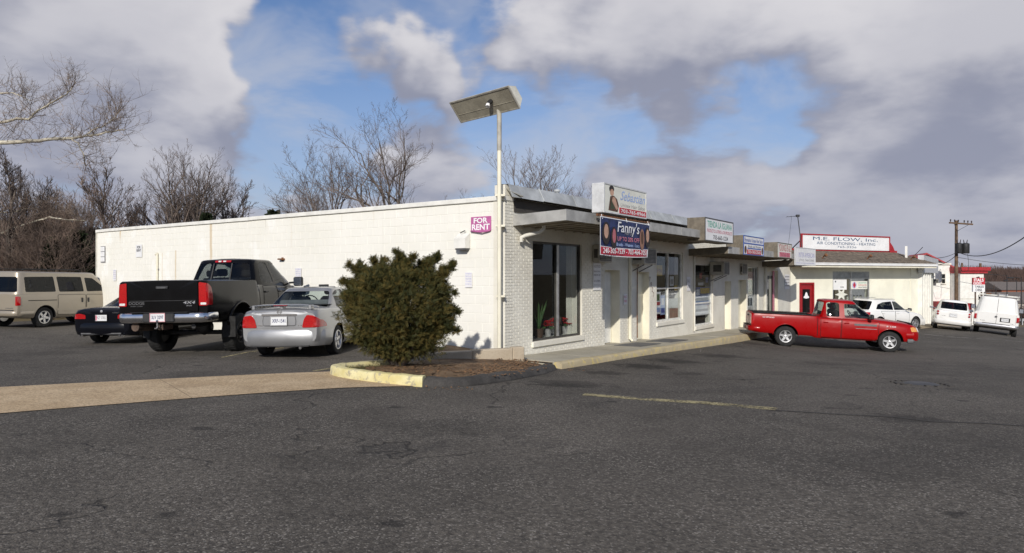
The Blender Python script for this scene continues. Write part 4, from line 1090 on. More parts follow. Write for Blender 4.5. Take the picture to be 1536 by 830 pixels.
for zz_ in (-.5, -1.2):
    mb = MB(); mb.box(-.05, .05, -.0, .05, zz_-.02, zz_+.02); mb.build('strap', 'ink_grey', r)
r = empty('wall_bracket', on_side(424, 388, .0), SA, 'small rusty iron bracket sticking out of the block wall', 'bracket'); mb = MB(); mb.box(-.10, .10, -.10, .0, -.02, .02); mb.build('bar', 'rust', r); mb = MB(); mb.box(-.04, .04, -.012, -.001, -.05, .05); mb.build('plate', 'rust', r)

# flood-light on its pole at the corner
def floodlight():
    base = Vector((-.27, 14.52)); z0 = .08
    r = empty('floodlight_pole', (base.x, base.y, z0), 0, 'cream steel pole with a long tilted floodlight trough at the building corner', 'light pole')
    mb = MB(); mb.tube([(0, 0, -.25), (0, 0, 4.30), (0.0, 0, 4.86)], [.046, .046, .042], 14); mb.build('pole', 'cream_paint', r, smooth=40)
    mb = MB(); mb.tube([(0, 0, 4.20), (0, 0, 4.98)], .052, 12); mb.build('collar', 'ac_body', r, smooth=40)
    for z in (1.1, 2.6, 3.25):
        mb = MB(); mb.box(-.075, .12, -.02, .2, z-.02, z+.02); mb.build('wall_strap', 'cream_paint', r)
    # trough: axis along (-.662,.75); opening faces down toward the lot
    ax = Vector((-.70, .71, 0.0)).normalized(); dn = Vector((-.40, -.62, -.62)); dn = (dn-ax*dn.dot(ax)).normalized(); up = ax.cross(dn).normalized()
    if up.z < 0: up = -up
    c = Vector((-.34, .12, 5.19)); L = .92; W = .235
    def P(a, b, d): return c+ax*a+up*b+dn*d
    prof = [(-W, 0), (-W, -.06), (-W*.62, -.20), (W*.62, -.20), (W, -.06), (W, 0)]
    mb = MB(); n = len(prof); vs = [P(-L, b, d) for b, d in prof]+[P(L, b, d) for b, d in prof]
    fs = [(k, k+1, n+k+1, n+k) for k in range(n-1)]+[tuple(range(n)), tuple(range(n, 2*n))[::-1]]
    mb.add(vs, fs); h = mb.build('trough', 'fixture_white', r, recalc=True)
    e = .03; mb = MB()
    for (a0, a1, b0, b1) in ((-L-.02, L+.02, W, W+e), (-L-.02, L+.02, -W-e, -W), (-L-.02, -L+.01, -W, W), (L-.01, L+.02, -W, W)):
        q = [P(a0, b0, .012), P(a1, b0, .012), P(a1, b1, .012), P(a0, b1, .012), P(a0, b0, -.02), P(a1, b0, -.02), P(a1, b1, -.02), P(a0, b1, -.02)]
        mb.add(q, [(0, 1, 2, 3), (7, 6, 5, 4), (0, 4, 5, 1), (1, 5, 6, 2), (2, 6, 7, 3), (3, 7, 4, 0)])
    mb.build('rim', 'ac_body', h, recalc=True)
    mb = MB()
    q = [P(-L+.01, -W, .002), P(L-.01, -W, .002), P(L-.01, W, .002), P(-L+.01, W, .002), P(-L+.01, -W, -.006), P(L-.01, -W, -.006), P(L-.01, W, -.006), P(-L+.01, W, -.006)]
    mb.add(q, [(0, 1, 2, 3), (7, 6, 5, 4), (0, 4, 5, 1), (1, 5, 6, 2), (2, 6, 7, 3), (3, 7, 4, 0)]); mb.build('lens_panel', 'lens_grime', h, recalc=True)
    mb = MB(); mb.tube([P(-L+.05, -.07, .001), P(L-.05, -.07, .001)], .007, 6); mb.build('lens_rib', 'lens_grime', h)
    mb = MB(); q0 = P(-L*.30, .05, .0); mb.tube([q0, q0+dn*.07, q0+dn*.13], [.05, .055, .03], 8); mb.build('socket', 'black_plastic', h, smooth=40)
    mb = MB(); q1 = q0+dn*.12; mb.tube([q1, q1+dn*.05+Vector((.02, 0, -.03))], [.04, .05], 8); mb.build('bulb', 'ink_white', h, smooth=40)
    mb = MB(); mb.tube([Vector((0, 0, 4.85)), P(-.30, -W*.2, -.15)], .05, 8); mb.build('yoke', 'ac_body', r)
floodlight()

# potted plants behind the first window
def window_plants():
    o = OPEN['w1']; zs = o[2]+.002
    def pot(r, R, H, mat):
        mb = MB(); mb.lathe([(0, 0), (R*.75, 0), (R, H), (R*.9, H), (R*.8, H*.8), (0, H*.8)], 14); mb.build('pot', mat, r, smooth=40)
    r = empty('potted_aloe', on_front(front_t(808, -.5), .5, zs), FA, 'potted aloe with long upright spiky leaves inside the tall shop window', 'plant'); pot(r, .13, .22, 'pot_brown')
    rnd = random.Random(4)
    for k in range(13):
        a = rnd.uniform(0, 2*pi); l = rnd.uniform(.45, .85); sp = rnd.uniform(.10, .45); mb = MB(); pts = []
        for i in range(6):
            f = i/5; pts.append((cos(a)*sp*f**1.3*l, sin(a)*sp*f**1.3*l*.6, .18+l*f*(1-.15*sp*f)))
        mb.tube(pts, [.030, .034, .030, .022, .013, .002], 5); mb.build('leaf', 'leaf_green', r, smooth=True)
    def poin(px, lab, s=1.0, dy=.5):
        r = empty('poinsettia', on_front(front_t(px, -dy), dy, zs), FA, lab, 'plant'); pot(r, .10*s, .20*s, 'pot_foil'); rnd = random.Random(px)
        for k in range(20):
            a = rnd.uniform(0, 2*pi); q = rnd.uniform(.02, .20)*s; z = .30*s+rnd.uniform(-.04, .12)*s; cx, cy = cos(a)*q, sin(a)*q
            mb = MB()
            for j in range(6):
                b = 2*pi*j/6+a; l = .085*s; ux, uy = cos(b), sin(b)
                mb.quad((cx, cy, z), (cx+ux*l*.5-uy*l*.25, cy+uy*l*.5+ux*l*.25, z+.02), (cx+ux*l, cy+uy*l, z-.005), (cx+ux*l*.5+uy*l*.25, cy+uy*l*.5-ux*l*.25, z+.02))
            mb.build('bract', 'petal_red', r)
        for k in range(14):
            a = rnd.uniform(0, 2*pi); q = .16*s; z = .22*s; mb = MB(); ux, uy = cos(a), sin(a)
            mb.quad((ux*.03, uy*.03, z), (ux*q-uy*.04, uy*q+ux*.04, z+.04), (ux*q*1.5, uy*q*1.5, z-.02), (ux*q+uy*.04, uy*q-ux*.04, z+.04)); mb.build('leaf', 'leaf_green', r)
    poin(822, 'small red poinsettia in a foil pot beside the aloe', .9); poin(830, 'red poinsettia in a foil pot by the window mullion', 1.0, .7)
    poin(848, 'red poinsettia standing just past the window mullion', 1.0); poin(858, 'red poinsettia in front of the leafy window plant', 1.0, .6)
    r = empty('leafy_window_plant', on_front(front_t(861, -.7), .7, zs), FA, 'bushy green plant in a brown planter at the end of the tall shop window', 'plant'); pot(r, .2, .42, 'pot_brown'); rnd = random.Random(9)
    for k in range(46):
        a = rnd.uniform(0, 2*pi); q = rnd.uniform(.03, .28); z = .5+rnd.uniform(0, .36); cx, cy = cos(a)*q, sin(a)*q; b = rnd.uniform(0, 2*pi); l = .075; ux, uy = cos(b), sin(b); mb = MB()
        mb.quad((cx, cy, z), (cx+ux*l-uy*l*.6, cy+uy*l+ux*l*.6, z+.03), (cx+ux*l*2, cy+uy*l*2, z-.02), (cx+ux*l+uy*l*.6, cy+uy*l-ux*l*.6, z+.03)); mb.build('leaf', 'leaf_green', r)
    mb = MB()
    for k in range(7): mb.tube([(0, 0, .35), (rnd.uniform(-.2, .2), rnd.uniform(-.2, .2), .75)], .008, 4)
    mb.build('stem', 'leaf_green', r)
window_plants()
# posters and goods behind the other windows
def poster(t, z, w, h, mat, label, txt=None, ink='ink_red', y=.11, extra=None):
    r = empty('window_poster', on_front(t+y*.75, y, z), FA, label, 'poster'); mb = MB(); mb.box(-w/2, w/2, 0, .004, -h/2, h/2); mb.build('sheet', mat, r)
    if txt: text(r, txt, -w*.42, w*.42, -h*.18, h*.18, -.003, ink)
    if extra:
        for (a, b, c, d, m2) in extra: mb = MB(); mb.box(a*w, b*w, -.004, -.001, c*h, d*h); mb.build('print_block', m2, r)
    return r
poster(front_t(991), fz(991, 405), .62, .34, 'ink_yellow', 'orange phone card poster in the upper pane of the window with four panes', 'TELEFONO', 'ink_red')
poster(front_t(990), fz(990, 454), .45, .70, 'paper', 'white flyer sheet in the lower pane beside the crossbar', None, extra=[(-.4, .3, .1, .4, 'leaf_green'), (-.3, .4, -.1, .05, 'ink_red'), (-.4, .4, -.42, -.2, 'ink_paleblue')])
poster(front_t(997.5), fz(997.5, 457), .36, .62, 'ink_paleblue', 'pale blue poster in the lower pane of the window with four panes', None, extra=[(-.3, .3, .0, .35, 'paper'), (-.35, .35, -.4, -.15, 'ink_blue')])
poster(front_t(1014), fz(1014, 465), .80, .80, 'sign_cream', 'brown cardboard backing leaning in the lower pane of the window with four panes', None, extra=[(-.45, .45, -.45, .1, 'skin')])
poster(front_t(1011), fz(1011, 421), .34, .32, 'paper', 'small white card in the upper pane beside the mullion', None, extra=[(-.3, .3, -.3, .2, 'ink_grey')])
poster(front_t(1017), fz(1017, 431), .26, .18, 'ink_yellow', 'small yellow sticker under the crossbar of the window with four panes')
poster(front_t(990), fz(990, 387), .55, .42, 'skin_dark', 'dim brown photograph poster at the top of the window with four panes', y=.4)
poster(front_t(1058), fz(1058, 437), 1.5, .34, 'ink_blue', 'blue and yellow poster band across the narrow shop window', None, extra=[(-.2, .45, -.2, .4, 'ink_yellow'), (-.45, -.25, -.3, .3, 'paper')])
poster(front_t(1057), fz(1057, 449), 1.7, .40, 'ink_paleblue', 'pale blue poster sheet above the transom of the narrow shop window', None, extra=[(-.45, .45, -.1, .3, 'paper'), (-.45, .45, -.45, -.3, 'ink_blue')])
poster(front_t(1057), fz(1057, 463), 1.7, .42, 'sign_white', 'white sheet below the transom of the narrow shop window', None, extra=[(-.4, .4, -.2, .0, 'ink_grey')], y=.13)
poster(front_t(1058), fz(1058, 417), 1.3, .50, 'interior_dark', 'dark poster with small red spots in the narrow shop window', None, extra=[(-.3, -.1, .0, .4, 'ink_red'), (.2, .4, -.3, .1, 'ink_blue'), (-.4, .0, -.5, -.3, 'paper')])
poster(front_t(1129), fz(1129, 413), 1.0, .36, 'ink_pink', 'pink banner in the shop window next to the recessed doors', None, extra=[(-.4, .4, -.2, .2, 'ink_red')])
poster(front_t(1127), fz(1127, 428), .8, .50, 'ink_green', 'green and white round emblem poster in the shop window next to the recessed doors', None, extra=[(-.3, .3, -.3, .3, 'paper')])
poster(front_t(1128), fz(1128, 450), 1.0, .55, 'sign_grey', 'grey striped poster low in the shop window next to the recessed doors', None, extra=[(-.3, -.15, -.4, .4, 'ink_dark'), (.1, .25, -.4, .4, 'ink_dark')])
poster(front_t(1163), fz(1163, 438), .34, 2.2, 'ink_pink', 'tall faded pink strip poster on the last shop door', y=.10)
# ================================================================== vehicles
def pchip(keys):
    xs = [k[0] for k in keys]; ys = [k[1] for k in keys]; n = len(xs)
    if n == 1: return lambda x: ys[0]
    h = [xs[i+1]-xs[i] for i in range(n-1)]; d = [(ys[i+1]-ys[i])/h[i] for i in range(n-1)]; m = [0]*n
    m[0], m[-1] = d[0], d[-1]
    for i in range(1, n-1):
        if d[i-1]*d[i] <= 0: m[i] = 0
        else: w1 = 2*h[i]+h[i-1]; w2 = h[i]+2*h[i-1]; m[i] = (w1+w2)/(w1/d[i-1]+w2/d[i])
    def f(x):
        if x <= xs[0]: return ys[0]
        if x >= xs[-1]: return ys[-1]
        i = max(j for j in range(n-1) if xs[j] <= x); t = (x-xs[i])/h[i]
        return (2*t**3-3*t*t+1)*ys[i]+(t**3-2*t*t+t)*h[i]*m[i]+(-2*t**3+3*t*t)*ys[i+1]+(t**3-t*t)*h[i]*m[i+1]
    return f
def round_poly(P, r, seg=4):
    out = []; n = len(P)
    for i in range(n):
        p = Vector(P[i]); a = Vector(P[i-1]); b = Vector(P[(i+1) % n])
        ra = min(r, (a-p).length*.45); rb = min(r, (b-p).length*.45)
        A = p+(a-p).normalized()*ra; B = p+(b-p).normalized()*rb
        for k in range(seg+1): t = k/seg; out.append((1-t)**2*A+2*t*(1-t)*p+t*t*B)
    return out
def resample(P, step):
    out = []; n = len(P)
    for i in range(n):
        a = Vector(P[i]); b = Vector(P[(i+1) % n]); k = max(1, int((b-a).length/step))
        for j in range(k): out.append(a.lerp(b, j/k))
    return out
def bool_cut(o, cutters):
    """apply boolean differences now and drop the cutters"""
    for mbc in cutters:
        c = mbc.build('cutter', [o.data.materials[0], o.data.materials[-1]], recalc=True)
        c.data.polygons.foreach_set('material_index', [1 if len(o.data.materials) > 1 else 0]*len(c.data.polygons))
        md = o.modifiers.new('cut', 'BOOLEAN'); md.operation = 'DIFFERENCE'; md.solver = 'EXACT'; md.object = c
        bpy.context.view_layer.update()
        dg = bpy.context.evaluated_depsgraph_get(); me = bpy.data.meshes.new_from_object(o.evaluated_get(dg))
        old = o.data; o.modifiers.clear(); o.data = me; bpy.data.meshes.remove(old)
        cm = c.data; bpy.data.objects.remove(c); bpy.data.meshes.remove(cm)
    o.data.polygons.foreach_set('use_smooth', [True]*len(o.data.polygons)); o.data.set_sharp_from_angle(angle=radians(38)); o.data.update()

class Car:
    def __init__(s, name, label, cat, L, W, paintm, low, sil, rail_n=44):
        """low: dict of key tables (x from tail): zb, zt, zs, w ; sil: list of stations"""
        s.root = empty(name, (0, 0, 0), 0, label, cat); s.L = L; s.W = W; s.paint = paintm
        zb, zt, zs, w = (pchip(low[k]) for k in ('zb', 'zt', 'zs', 'w'))
        tum = pchip(low.get('tum', [(0, .93)])); bul = low.get('bulge', .55)
        xs = sorted(set([round(x, 4) for x in np.linspace(0, L, rail_n)]+[.015, .05, .1, L-.015, L-.05, L-.1]+list(sil)))
        vs = []; fs = []; nx = len(xs); ring0 = None
        for x in xs:
            a, t, sh, hw = zb(x), zt(x), zs(x), w(x); H = sh-a; tm = tum(x)
            half = [(0, a), (hw*.80, a), (hw*.93, a+.015), (hw*.975, a+.07), (hw*.99, a+.25*H), (hw, a+bul*H), (hw*(1-(1-tm)*.22), a+.78*H), (hw*(1-(1-tm)*.55), a+.91*H), (hw*tm, sh-.012), (hw*tm-.035, sh+.006+(t-sh)*.12), (hw*.74, sh+(t-sh)*.55), (hw*.40, sh+(t-sh)*.90), (0, t)]
            ring = half+[(-y, z) for y, z in half[-2:0:-1]]; n = len(ring)
            vs += [(x, y, z) for y, z in ring]
        for i in range(nx-1):
            for k in range(n): k2 = (k+1) % n; fs.append((i*n+k, i*n+k2, (i+1)*n+k2, (i+1)*n+k))
        fs.append(tuple(range(n))[::-1]); fs.append(tuple((nx-1)*n+k for k in range(n)))
        s.zs, s.zt, s.w, s.zb = zs, zt, w, zb
        mb = MB(); mb.add(vs, fs); s.body = mb.build('body', [paintm, 'well_dark'], s.root, recalc=True)
        s.body.data.polygons.foreach_set('material_index', [0]*len(s.body.data.polygons))
        s.bv = BVHTree.FromPolygons([Vector(v) for v in vs], fs)
        s.gh = None; s.gv = None
    def cabin(s, z0, z1, xr, xf, hw, n_e=5.0, th=.05, crown=.035, bow=.0, name='cabin_shell', nr=9):
        """xr, xf, hw: (at belt, at roof edge) with curve exponents; rings of rounded rectangles in plan"""
        N = 56; rings = []; zr = z1-crown
        def ring(xa, xb, w, z, inset=0.0):
            xa += inset; xb -= inset; w -= inset; out = []
            cx, a = (xa+xb)/2, (xb-xa)/2
            for k in range(N):
                th_ = 2*pi*(k+.5)/N; c_, s_ = cos(th_), sin(th_); e = 2/n_e
                out.append((cx+a*math.copysign(abs(c_)**e, c_), w*math.copysign(abs(s_)**e, s_), z))
            return out
        def shell(inset, ztop):
            R = []
            for i in range(nr+1):
                f = i/nr; fr = f**xr[2]; ff = f**xf[2]; fw = f**hw[2]
                R.append(ring(xr[0]+(xr[1]-xr[0])*fr, xf[0]+(xf[1]-xf[0])*ff, hw[0]+(hw[1]-hw[0])*fw, z0+(ztop-crown-z0)*f, inset))
            a, b, w = xr[1], xf[1], hw[1]
            for (ins, dz) in ((.035, .42), (.10, .66), (.25, .88)): R.append(ring(a+ins*.8, b-ins*.8, w-ins, ztop-crown+crown*dz, inset))
            R.append(ring((a+b)/2-.35*(b-a), (a+b)/2+.35*(b-a), w*.35, ztop, 0))
            return R
        R1 = shell(0, z1); R2 = shell(th, z1-th); vs = []; fs = []
        for R in (R1, R2):
            b = len(vs)
            for r in R: vs += r
            for i in range(len(R)-1):
                for k in range(N): k2 = (k+1) % N; q = (b+i*N+k, b+i*N+k2, b+(i+1)*N+k2, b+(i+1)*N+k); fs.append(q if R is R1 else q[::-1])
            top = tuple(b+(len(R)-1)*N+k for k in range(N)); fs.append(top if R is R1 else top[::-1])
        b2 = len(R1)*N
        for k in range(N): k2 = (k+1) % N; fs.append((k2, k, b2+k, b2+k2))
        mb = MB(); mb.add(vs, fs); s.gh = mb.build(name, [s.paint, 'cabin_dark'], s.root, recalc=True)
        s.gv = BVHTree.FromPolygons([Vector(v) for v in vs[:b2]], [f for f in fs if max(f) < b2])
        s.gc = ((xr[1]+xf[1])/2)
    # --- projection of outlines onto the skin
    def _proj(s, p2, view, bvh):
        u, v = p2
        if view == 'rear': o, d = Vector((-4, u, v)), Vector((1, 0, 0))
        elif view == 'front': o, d = Vector((s.L+4, u, v)), Vector((-1, 0, 0))
        elif view == 'right': o, d = Vector((u, -4, v)), Vector((0, 1, 0))
        elif view == 'left': o, d = Vector((u, 4, v)), Vector((0, -1, 0))
        elif view == 'top': o, d = Vector((u, v, 5)), Vector((0, 0, -1))
        elif view in ('rr', 'rl'):        # rear corner, 45 degrees: u is across
            sg = -1 if view == 'rr' else 1; d = Vector((1, -sg, 0)).normalized(); ac = Vector((1, sg, 0)).normalized()*1
            o = Vector((.0, sg*s.W/2, v))+Vector((1, sg, 0)).normalized()*u-d*3
        h = bvh.ray_cast(o, d)
        if h[0] is None:
            h = bvh.find_nearest(o+d*4)
        return h[0], d
    def patch(s, name, poly, view, mat, off=.004, on='body', parent=None, r=.02, step=.07, th=.012, smooth=True):
        bvh = s.bv if on == 'body' else s.gv
        P = resample(round_poly(poly, r, 3) if r else [Vector(p) for p in poly], step); n = len(P)
        c = sum(P, Vector((0, 0)))/n; vs = []; fs = []; rings = [1.0, .75, .5, .25]
        for f in rings:
            for p in P:
                q, d = s._proj(c+(p-c)*f, view, bvh); vs.append(q-d*off)
        q, d = s._proj(c, view, bvh); vs.append(q-d*off); ci = len(vs)-1
        for i in range(3):
            for k in range(n): k2 = (k+1) % n; fs.append((i*n+k, i*n+k2, (i+1)*n+k2, (i+1)*n+k))
        for k in range(n): fs.append((3*n+k, 3*n+(k+1) % n, ci))
        if th:
            b = len(vs); vs += [vs[k]+d*th for k in range(n)]
            for k in range(n): k2 = (k+1) % n; fs.append((k, b+k, b+k2, k2))
        mb = MB(); mb.add(vs, fs); o = mb.build(name, mat, parent or s.root)
        me = o.data; bm = bmesh.new(); bm.from_mesh(me); bmesh.ops.recalc_face_normals(bm, faces=bm.faces)
        bm.faces.ensure_lookup_table(); av = sum((f.normal*f.calc_area() for f in bm.faces if len(f.verts) == 3), Vector())
        if av.dot(d) > 0: bmesh.ops.reverse_faces(bm, faces=bm.faces)
        bm.to_mesh(me); bm.free()
        if smooth: me.polygons.foreach_set('use_smooth', [True]*len(me.polygons)); me.set_sharp_from_angle(angle=radians(35))
        return o
    def strip(s, name, line, view, mat, wd=.012, off=.003, on='body', parent=None, closed=False):
        """thin line (door gap, moulding) laid on the skin"""
        bvh = s.bv if on == 'body' else s.gv; P = [Vector(p) for p in line]
        Q = []
        for i in range(len(P)-1):
            k = max(1, int((P[i+1]-P[i]).length/.06))
            for j in range(k): Q.append(P[i].lerp(P[i+1], j/k))
        Q.append(P[-1]); mb = MB(); vs = []
        for i, p in enumerate(Q):
            t = (Q[min(i+1, len(Q)-1)]-Q[max(i-1, 0)]).normalized(); nr = Vector((-t.y, t.x))*wd/2
            for q in (p+nr, p-nr):
                h, d = s._proj(q, view, bvh); vs.append(h-d*off)
        mb.add(vs, [(2*i, 2*i+2, 2*i+3, 2*i+1) for i in range(len(Q)-1)])
        return mb.build(name, mat, parent or s.root)
    def windows(s, side=(), rear=None, front=None, glass='tint_glass', fglass=None, rglass=None):
        cs = []
        def prism(poly, axis, a, b):
            P = round_poly(poly, .05, 3); n = len(P); mb = MB()
            vs = [((p.x, a, p.y) if axis == 'y' else (a, p.x, p.y)) for p in P]+[((p.x, b, p.y) if axis == 'y' else (b, p.x, p.y)) for p in P]
            mb.add(vs, [tuple(range(n)), tuple(range(n, 2*n))]+[(k, (k+1) % n, n+(k+1) % n, n+k) for k in range(n)]); return mb
        for p in side: cs.append(prism(p, 'y', -2.5, 2.5))
        if rear: cs.append(prism(rear, 'x', -1, s.gc-.05))
        if front: cs.append(prism(front, 'x', s.gc+.05, s.L+1))
        bool_cut(s.gh, cs)
        for p in side:
            for vw in ('right', 'left'): s.patch('side_window', p, vw, glass, -.010, 'gh', s.gh, .05, .08, 0)
        if rear: s.patch('rear_window', rear, 'rear', rglass or glass, -.010, 'gh', s.gh, .05, .1, 0)
        if front: s.patch('windshield', front, 'front', fglass or 'clear_glass', -.010, 'gh', s.gh, .05, .1, 0)
    def wheels(s, xr, xf, r, tr, wd=.21, rimk='spoke5', rimm='alloy', rr=.64, arch=.05, fsteer=0.0, flare=None, cutw=.36):
        s.xr, s.xf = xr, xf; s.tr = tr; s.r = r
        cs = []
        for x in (xr, xf):
            for sg in (-1, 1):
                mb = MB(); M = Matrix.Translation((x, 0, r*1.02))
                ra = r+arch; y0 = sg*(s.W/2-cutw); y1 = sg*(s.W/2+.2)
                mb.lathe([(0, y0), (ra, y0), (ra, y1), (0, y1)], 40, M, axis='y'); cs.append(mb)
        bool_cut(s.body, cs)
        if flare:
            for x in (xr, xf):
                for sg in (-1, 1):
                    mb = MB(); pts = []
                    for k in range(19):
                        a = pi*(.03+.94*k/18); px_, pz = x+cos(a)*(r+arch+.012), r*1.02+sin(a)*(r+arch+.012)
                        h = s.bv.ray_cast(Vector((px_, sg*3, max(pz, s.zb(px_)+.08))), Vector((0, -sg, 0))); yy = h[0].y if h[0] else sg*s.W/2
                        pts.append((px_, yy, pz))
                    mb.tube(pts, flare[1], 8); mb.build('wheel_arch_lip', flare[0], s.root, smooth=True)
        tyre = MB(); h = wd/2; ri = r*rr
        prof = [(ri, -h*.82), (ri+.02, -h*.95), (r*.88, -h), (r*.965, -h*.88), (r*.995, -h*.62), (r, -h*.3), (r, h*.3), (r*.995, h*.62), (r*.965, h*.88), (r*.88, h), (ri+.02, h*.95), (ri, h*.82)]
        tyre.lathe(prof, 36, None, axis='y')
        for k in range(36):            # tread lugs
            a = 2*pi*k/36; M = Matrix.Rotation(a, 4, 'Y')
            tyre.box(-.012*r/.33, .012*r/.33, -h*.78, -h*.08, r*.985, r*1.006, M); tyre.box(-.012*r/.33, .012*r/.33, h*.08, h*.78, r*.985, r*1.006, M @ Matrix.Rotation(.09, 4, 'Y'))
        rim = MB(); n = 5 if rimk == 'spoke5' else 8
        rim.lathe([(ri+.012, -h*.92), (ri+.006, -h*1.0), (ri-.012, -h*.98), (ri-.022, -h*.6), (ri-.03, h*.3), (0, h*.3)], 36, None, axis='y')
        back = MB(); back.lathe([(0, -h*.18), (ri-.03, -h*.18)], 24, None, axis='y')
        if rimk in ('spoke5', 'spoke7'):
            n = 5 if rimk == 'spoke5' else 7
            for k in range(n):
                a = 2*pi*k/n; M = Matrix.Rotation(a, 4, 'Y'); w0, w1 = ri*.20, ri*.155
                q = [(-w0, -h*.72, ri*.12), (w0, -h*.72, ri*.12), (w1, -h*.80, ri-.02), (-w1, -h*.80, ri-.02), (-w0*1.15, -h*.35, ri*.12), (w0*1.15, -h*.35, ri*.12), (w1*1.15, -h*.35, ri-.02), (-w1*1.15, -h*.35, ri-.02)]
                rim.add(q, [(0, 1, 2, 3), (7, 6, 5, 4), (0, 4, 5, 1), (1, 5, 6, 2), (2, 6, 7, 3), (3, 7, 4, 0)], M)
        else:                          # steel disc with round vents
            rim.lathe([(ri*.34, -h*.55), (ri*.55, -h*.80), (ri*.80, -h*.62), (ri-.02, -h*.66)], 36, None, axis='y')
            for k in range(8):
                a = 2*pi*k/8; back.lathe([(0, -h*.83), (ri*.10, -h*.80)], 10, Matrix.Rotation(a, 4, 'Y') @ Matrix.Translation((0, 0, ri*.68)), axis='y')
        rim.lathe([(0, -h*.90), (ri*.10, -h*.90), (ri*.19, -h*.84), (ri*.24, -h*.60), (ri*.24, -h*.2)], 20, None, axis='y')
        for k in range(5):
            a = 2*pi*k/5+.3; rim.lathe([(0, -h*.86), (.012, -h*.86), (.014, -h*.6)], 6, Matrix.Rotation(a, 4, 'Y') @ Matrix.Translation((0, 0, ri*.33)), axis='y')
        t0 = None
        for x, st in ((xr, 0), (xf, fsteer)):
            for sg in (-1, 1):
                if t0 is None:
                    w_ = tyre.build('wheel', 'tyre', s.root, smooth=35, recalc=False); ro = rim.build('rim', rimm, w_, smooth=35); bo = back.build('brake_disc', 'dark_metal', w_); t0 = w_
                else: w_ = copy_tree(t0, s.root)
                w_.location = (x, sg*(tr/2), r); w_.rotation_euler = (0, random.uniform(0, 6), st+(0 if sg < 0 else pi))
        # axle and underbody
        for xa in (xr, xf): mb = MB(); mb.tube([(xa, -tr/2, r), (xa, tr/2, r)], .05, 8); mb.build('axle', 'dark_metal', s.root)
    def seat(s, x, y, z, w=.5, h=.62, mat='cabin_grey', head=True, d=.16):
        mb = MB(); M = Matrix.Translation((x, y, z)) @ Matrix.Rotation(-.22, 4, 'Y')
        mb.cbox(-d/2, d/2, -w/2, w/2, 0, h, .05, M); o = mb.build('seat', mat, s.root)
        if head:
            mb = MB(); mb.cbox(-.05, .05, -.14, .14, h+.04, h+.22, .035, M); mb.tube([M @ Vector((0, -.05, h-.02)), M @ Vector((0, -.05, h+.06))], .008, 5); mb.tube([M @ Vector((0, .05, h-.02)), M @ Vector((0, .05, h+.06))], .008, 5); mb.build('headrest', mat, o)
    def dash(s, x, z, w, mat='cabin_dark', wheel=True):
        mb = MB(); mb.cbox(x-.25, x+.1, -w, w, z-.25, z+.03, .04); mb.build('dashboard', mat, s.root)
        if wheel:
            mb = MB(); c = Vector((x-.34, .38, z+.02)); M = Matrix.Translation(c) @ Matrix.Rotation(-.5, 4, 'Y'); pts = [M @ Vector((0, .18*cos(a), .18*sin(a))) for a in np.linspace(0, 2*pi, 17)]
            mb.tube(pts, .014, 6); mb.build('steering_wheel', 'cabin_dark', s.root, smooth=True)
        mb = MB(); mb.cbox(x-.52, x-.5, -.12, .12, z+.36, z+.43, .008); mb.build('rear_view_mirror', 'cabin_dark', s.root)
    def mirrors(s, x, z, y, sz=(.10, .22, .15), mat='black_plastic'):
        for sg in (-1, 1):
            mb = MB(); a, b, c = sz; mb.cbox(x-a/2, x+a/2, sg*y+(.0 if sg > 0 else -b), sg*y+(b if sg > 0 else 0), z-c/2, z+c/2, .03)
            mb.tube([(x+.02, sg*(y-.14), z-.03), (x, sg*(y+.03), z-.02)], .025, 6); o = mb.build('door_mirror', mat, s.root)
            mb = MB(); y0, y1 = sorted((sg*(y+.02), sg*(y+b-.02))); mb.box(x-a/2-.004, x-a/2-.001, y0, y1, z-c/2+.02, z+c/2-.02); mb.build('mirror_glass', 'chrome', o)
    def plate(s, x, z, txt, mat='plate_white', ink='plate_ink', w=.305, h=.152, y=0.0, frame='chrome', tilt=0.0):
        r = empty('number_plate', (x, y, z), -pi/2); r.parent = s.root       # faces the tail
        mb = MB(); mb.box(-w/2, w/2, -.004, 0, -h/2, h/2); mb.build('plate', mat, r)
        mb = MB(); e = .012
        for (a, b, c, d) in ((-w/2-e, w/2+e, -h/2-e, -h/2), (-w/2-e, w/2+e, h/2, h/2+e), (-w/2-e, -w/2, -h/2, h/2), (w/2, w/2+e, -h/2, h/2)): mb.box(a, b, -.010, 0, c, d)
        mb.build('plate_frame', frame, r)
        if txt: text(r, txt, -w*.42, w*.42, -h*.22, h*.25, -.006, ink, 0, .012)
        return r
    def rear_text(s, txt, y0, y1, z0, z1, mat='chrome', off=.012):
        """badge lettering on the tail; y0 is its left end seen from behind"""
        zc = (z0+z1)/2; h, d = s._proj((((y0+y1)/2), zc), 'rear', s.bv)
        r = empty('badge', (h.x-off, (y0+y1)/2, zc), -pi/2); r.parent = s.root; w = abs(y1-y0)
        text(r, txt, -w/2, w/2, -(z1-z0)/2, (z1-z0)/2, 0, mat, 0, .008)
    def side_text(s, txt, x0, x1, z0, z1, side, mat='chrome', off=.008):
        vw = 'right' if side < 0 else 'left'; h, d = s._proj(((x0+x1)/2, (z0+z1)/2), vw, s.bv)
        r = empty('badge', ((x0+x1)/2, h.y+side*off, (z0+z1)/2), 0 if side < 0 else pi); r.parent = s.root; w = abs(x1-x0)
        text(r, txt, -w/2, w/2, -(z1-z0)/2, (z1-z0)/2, 0, mat, 0, .008)
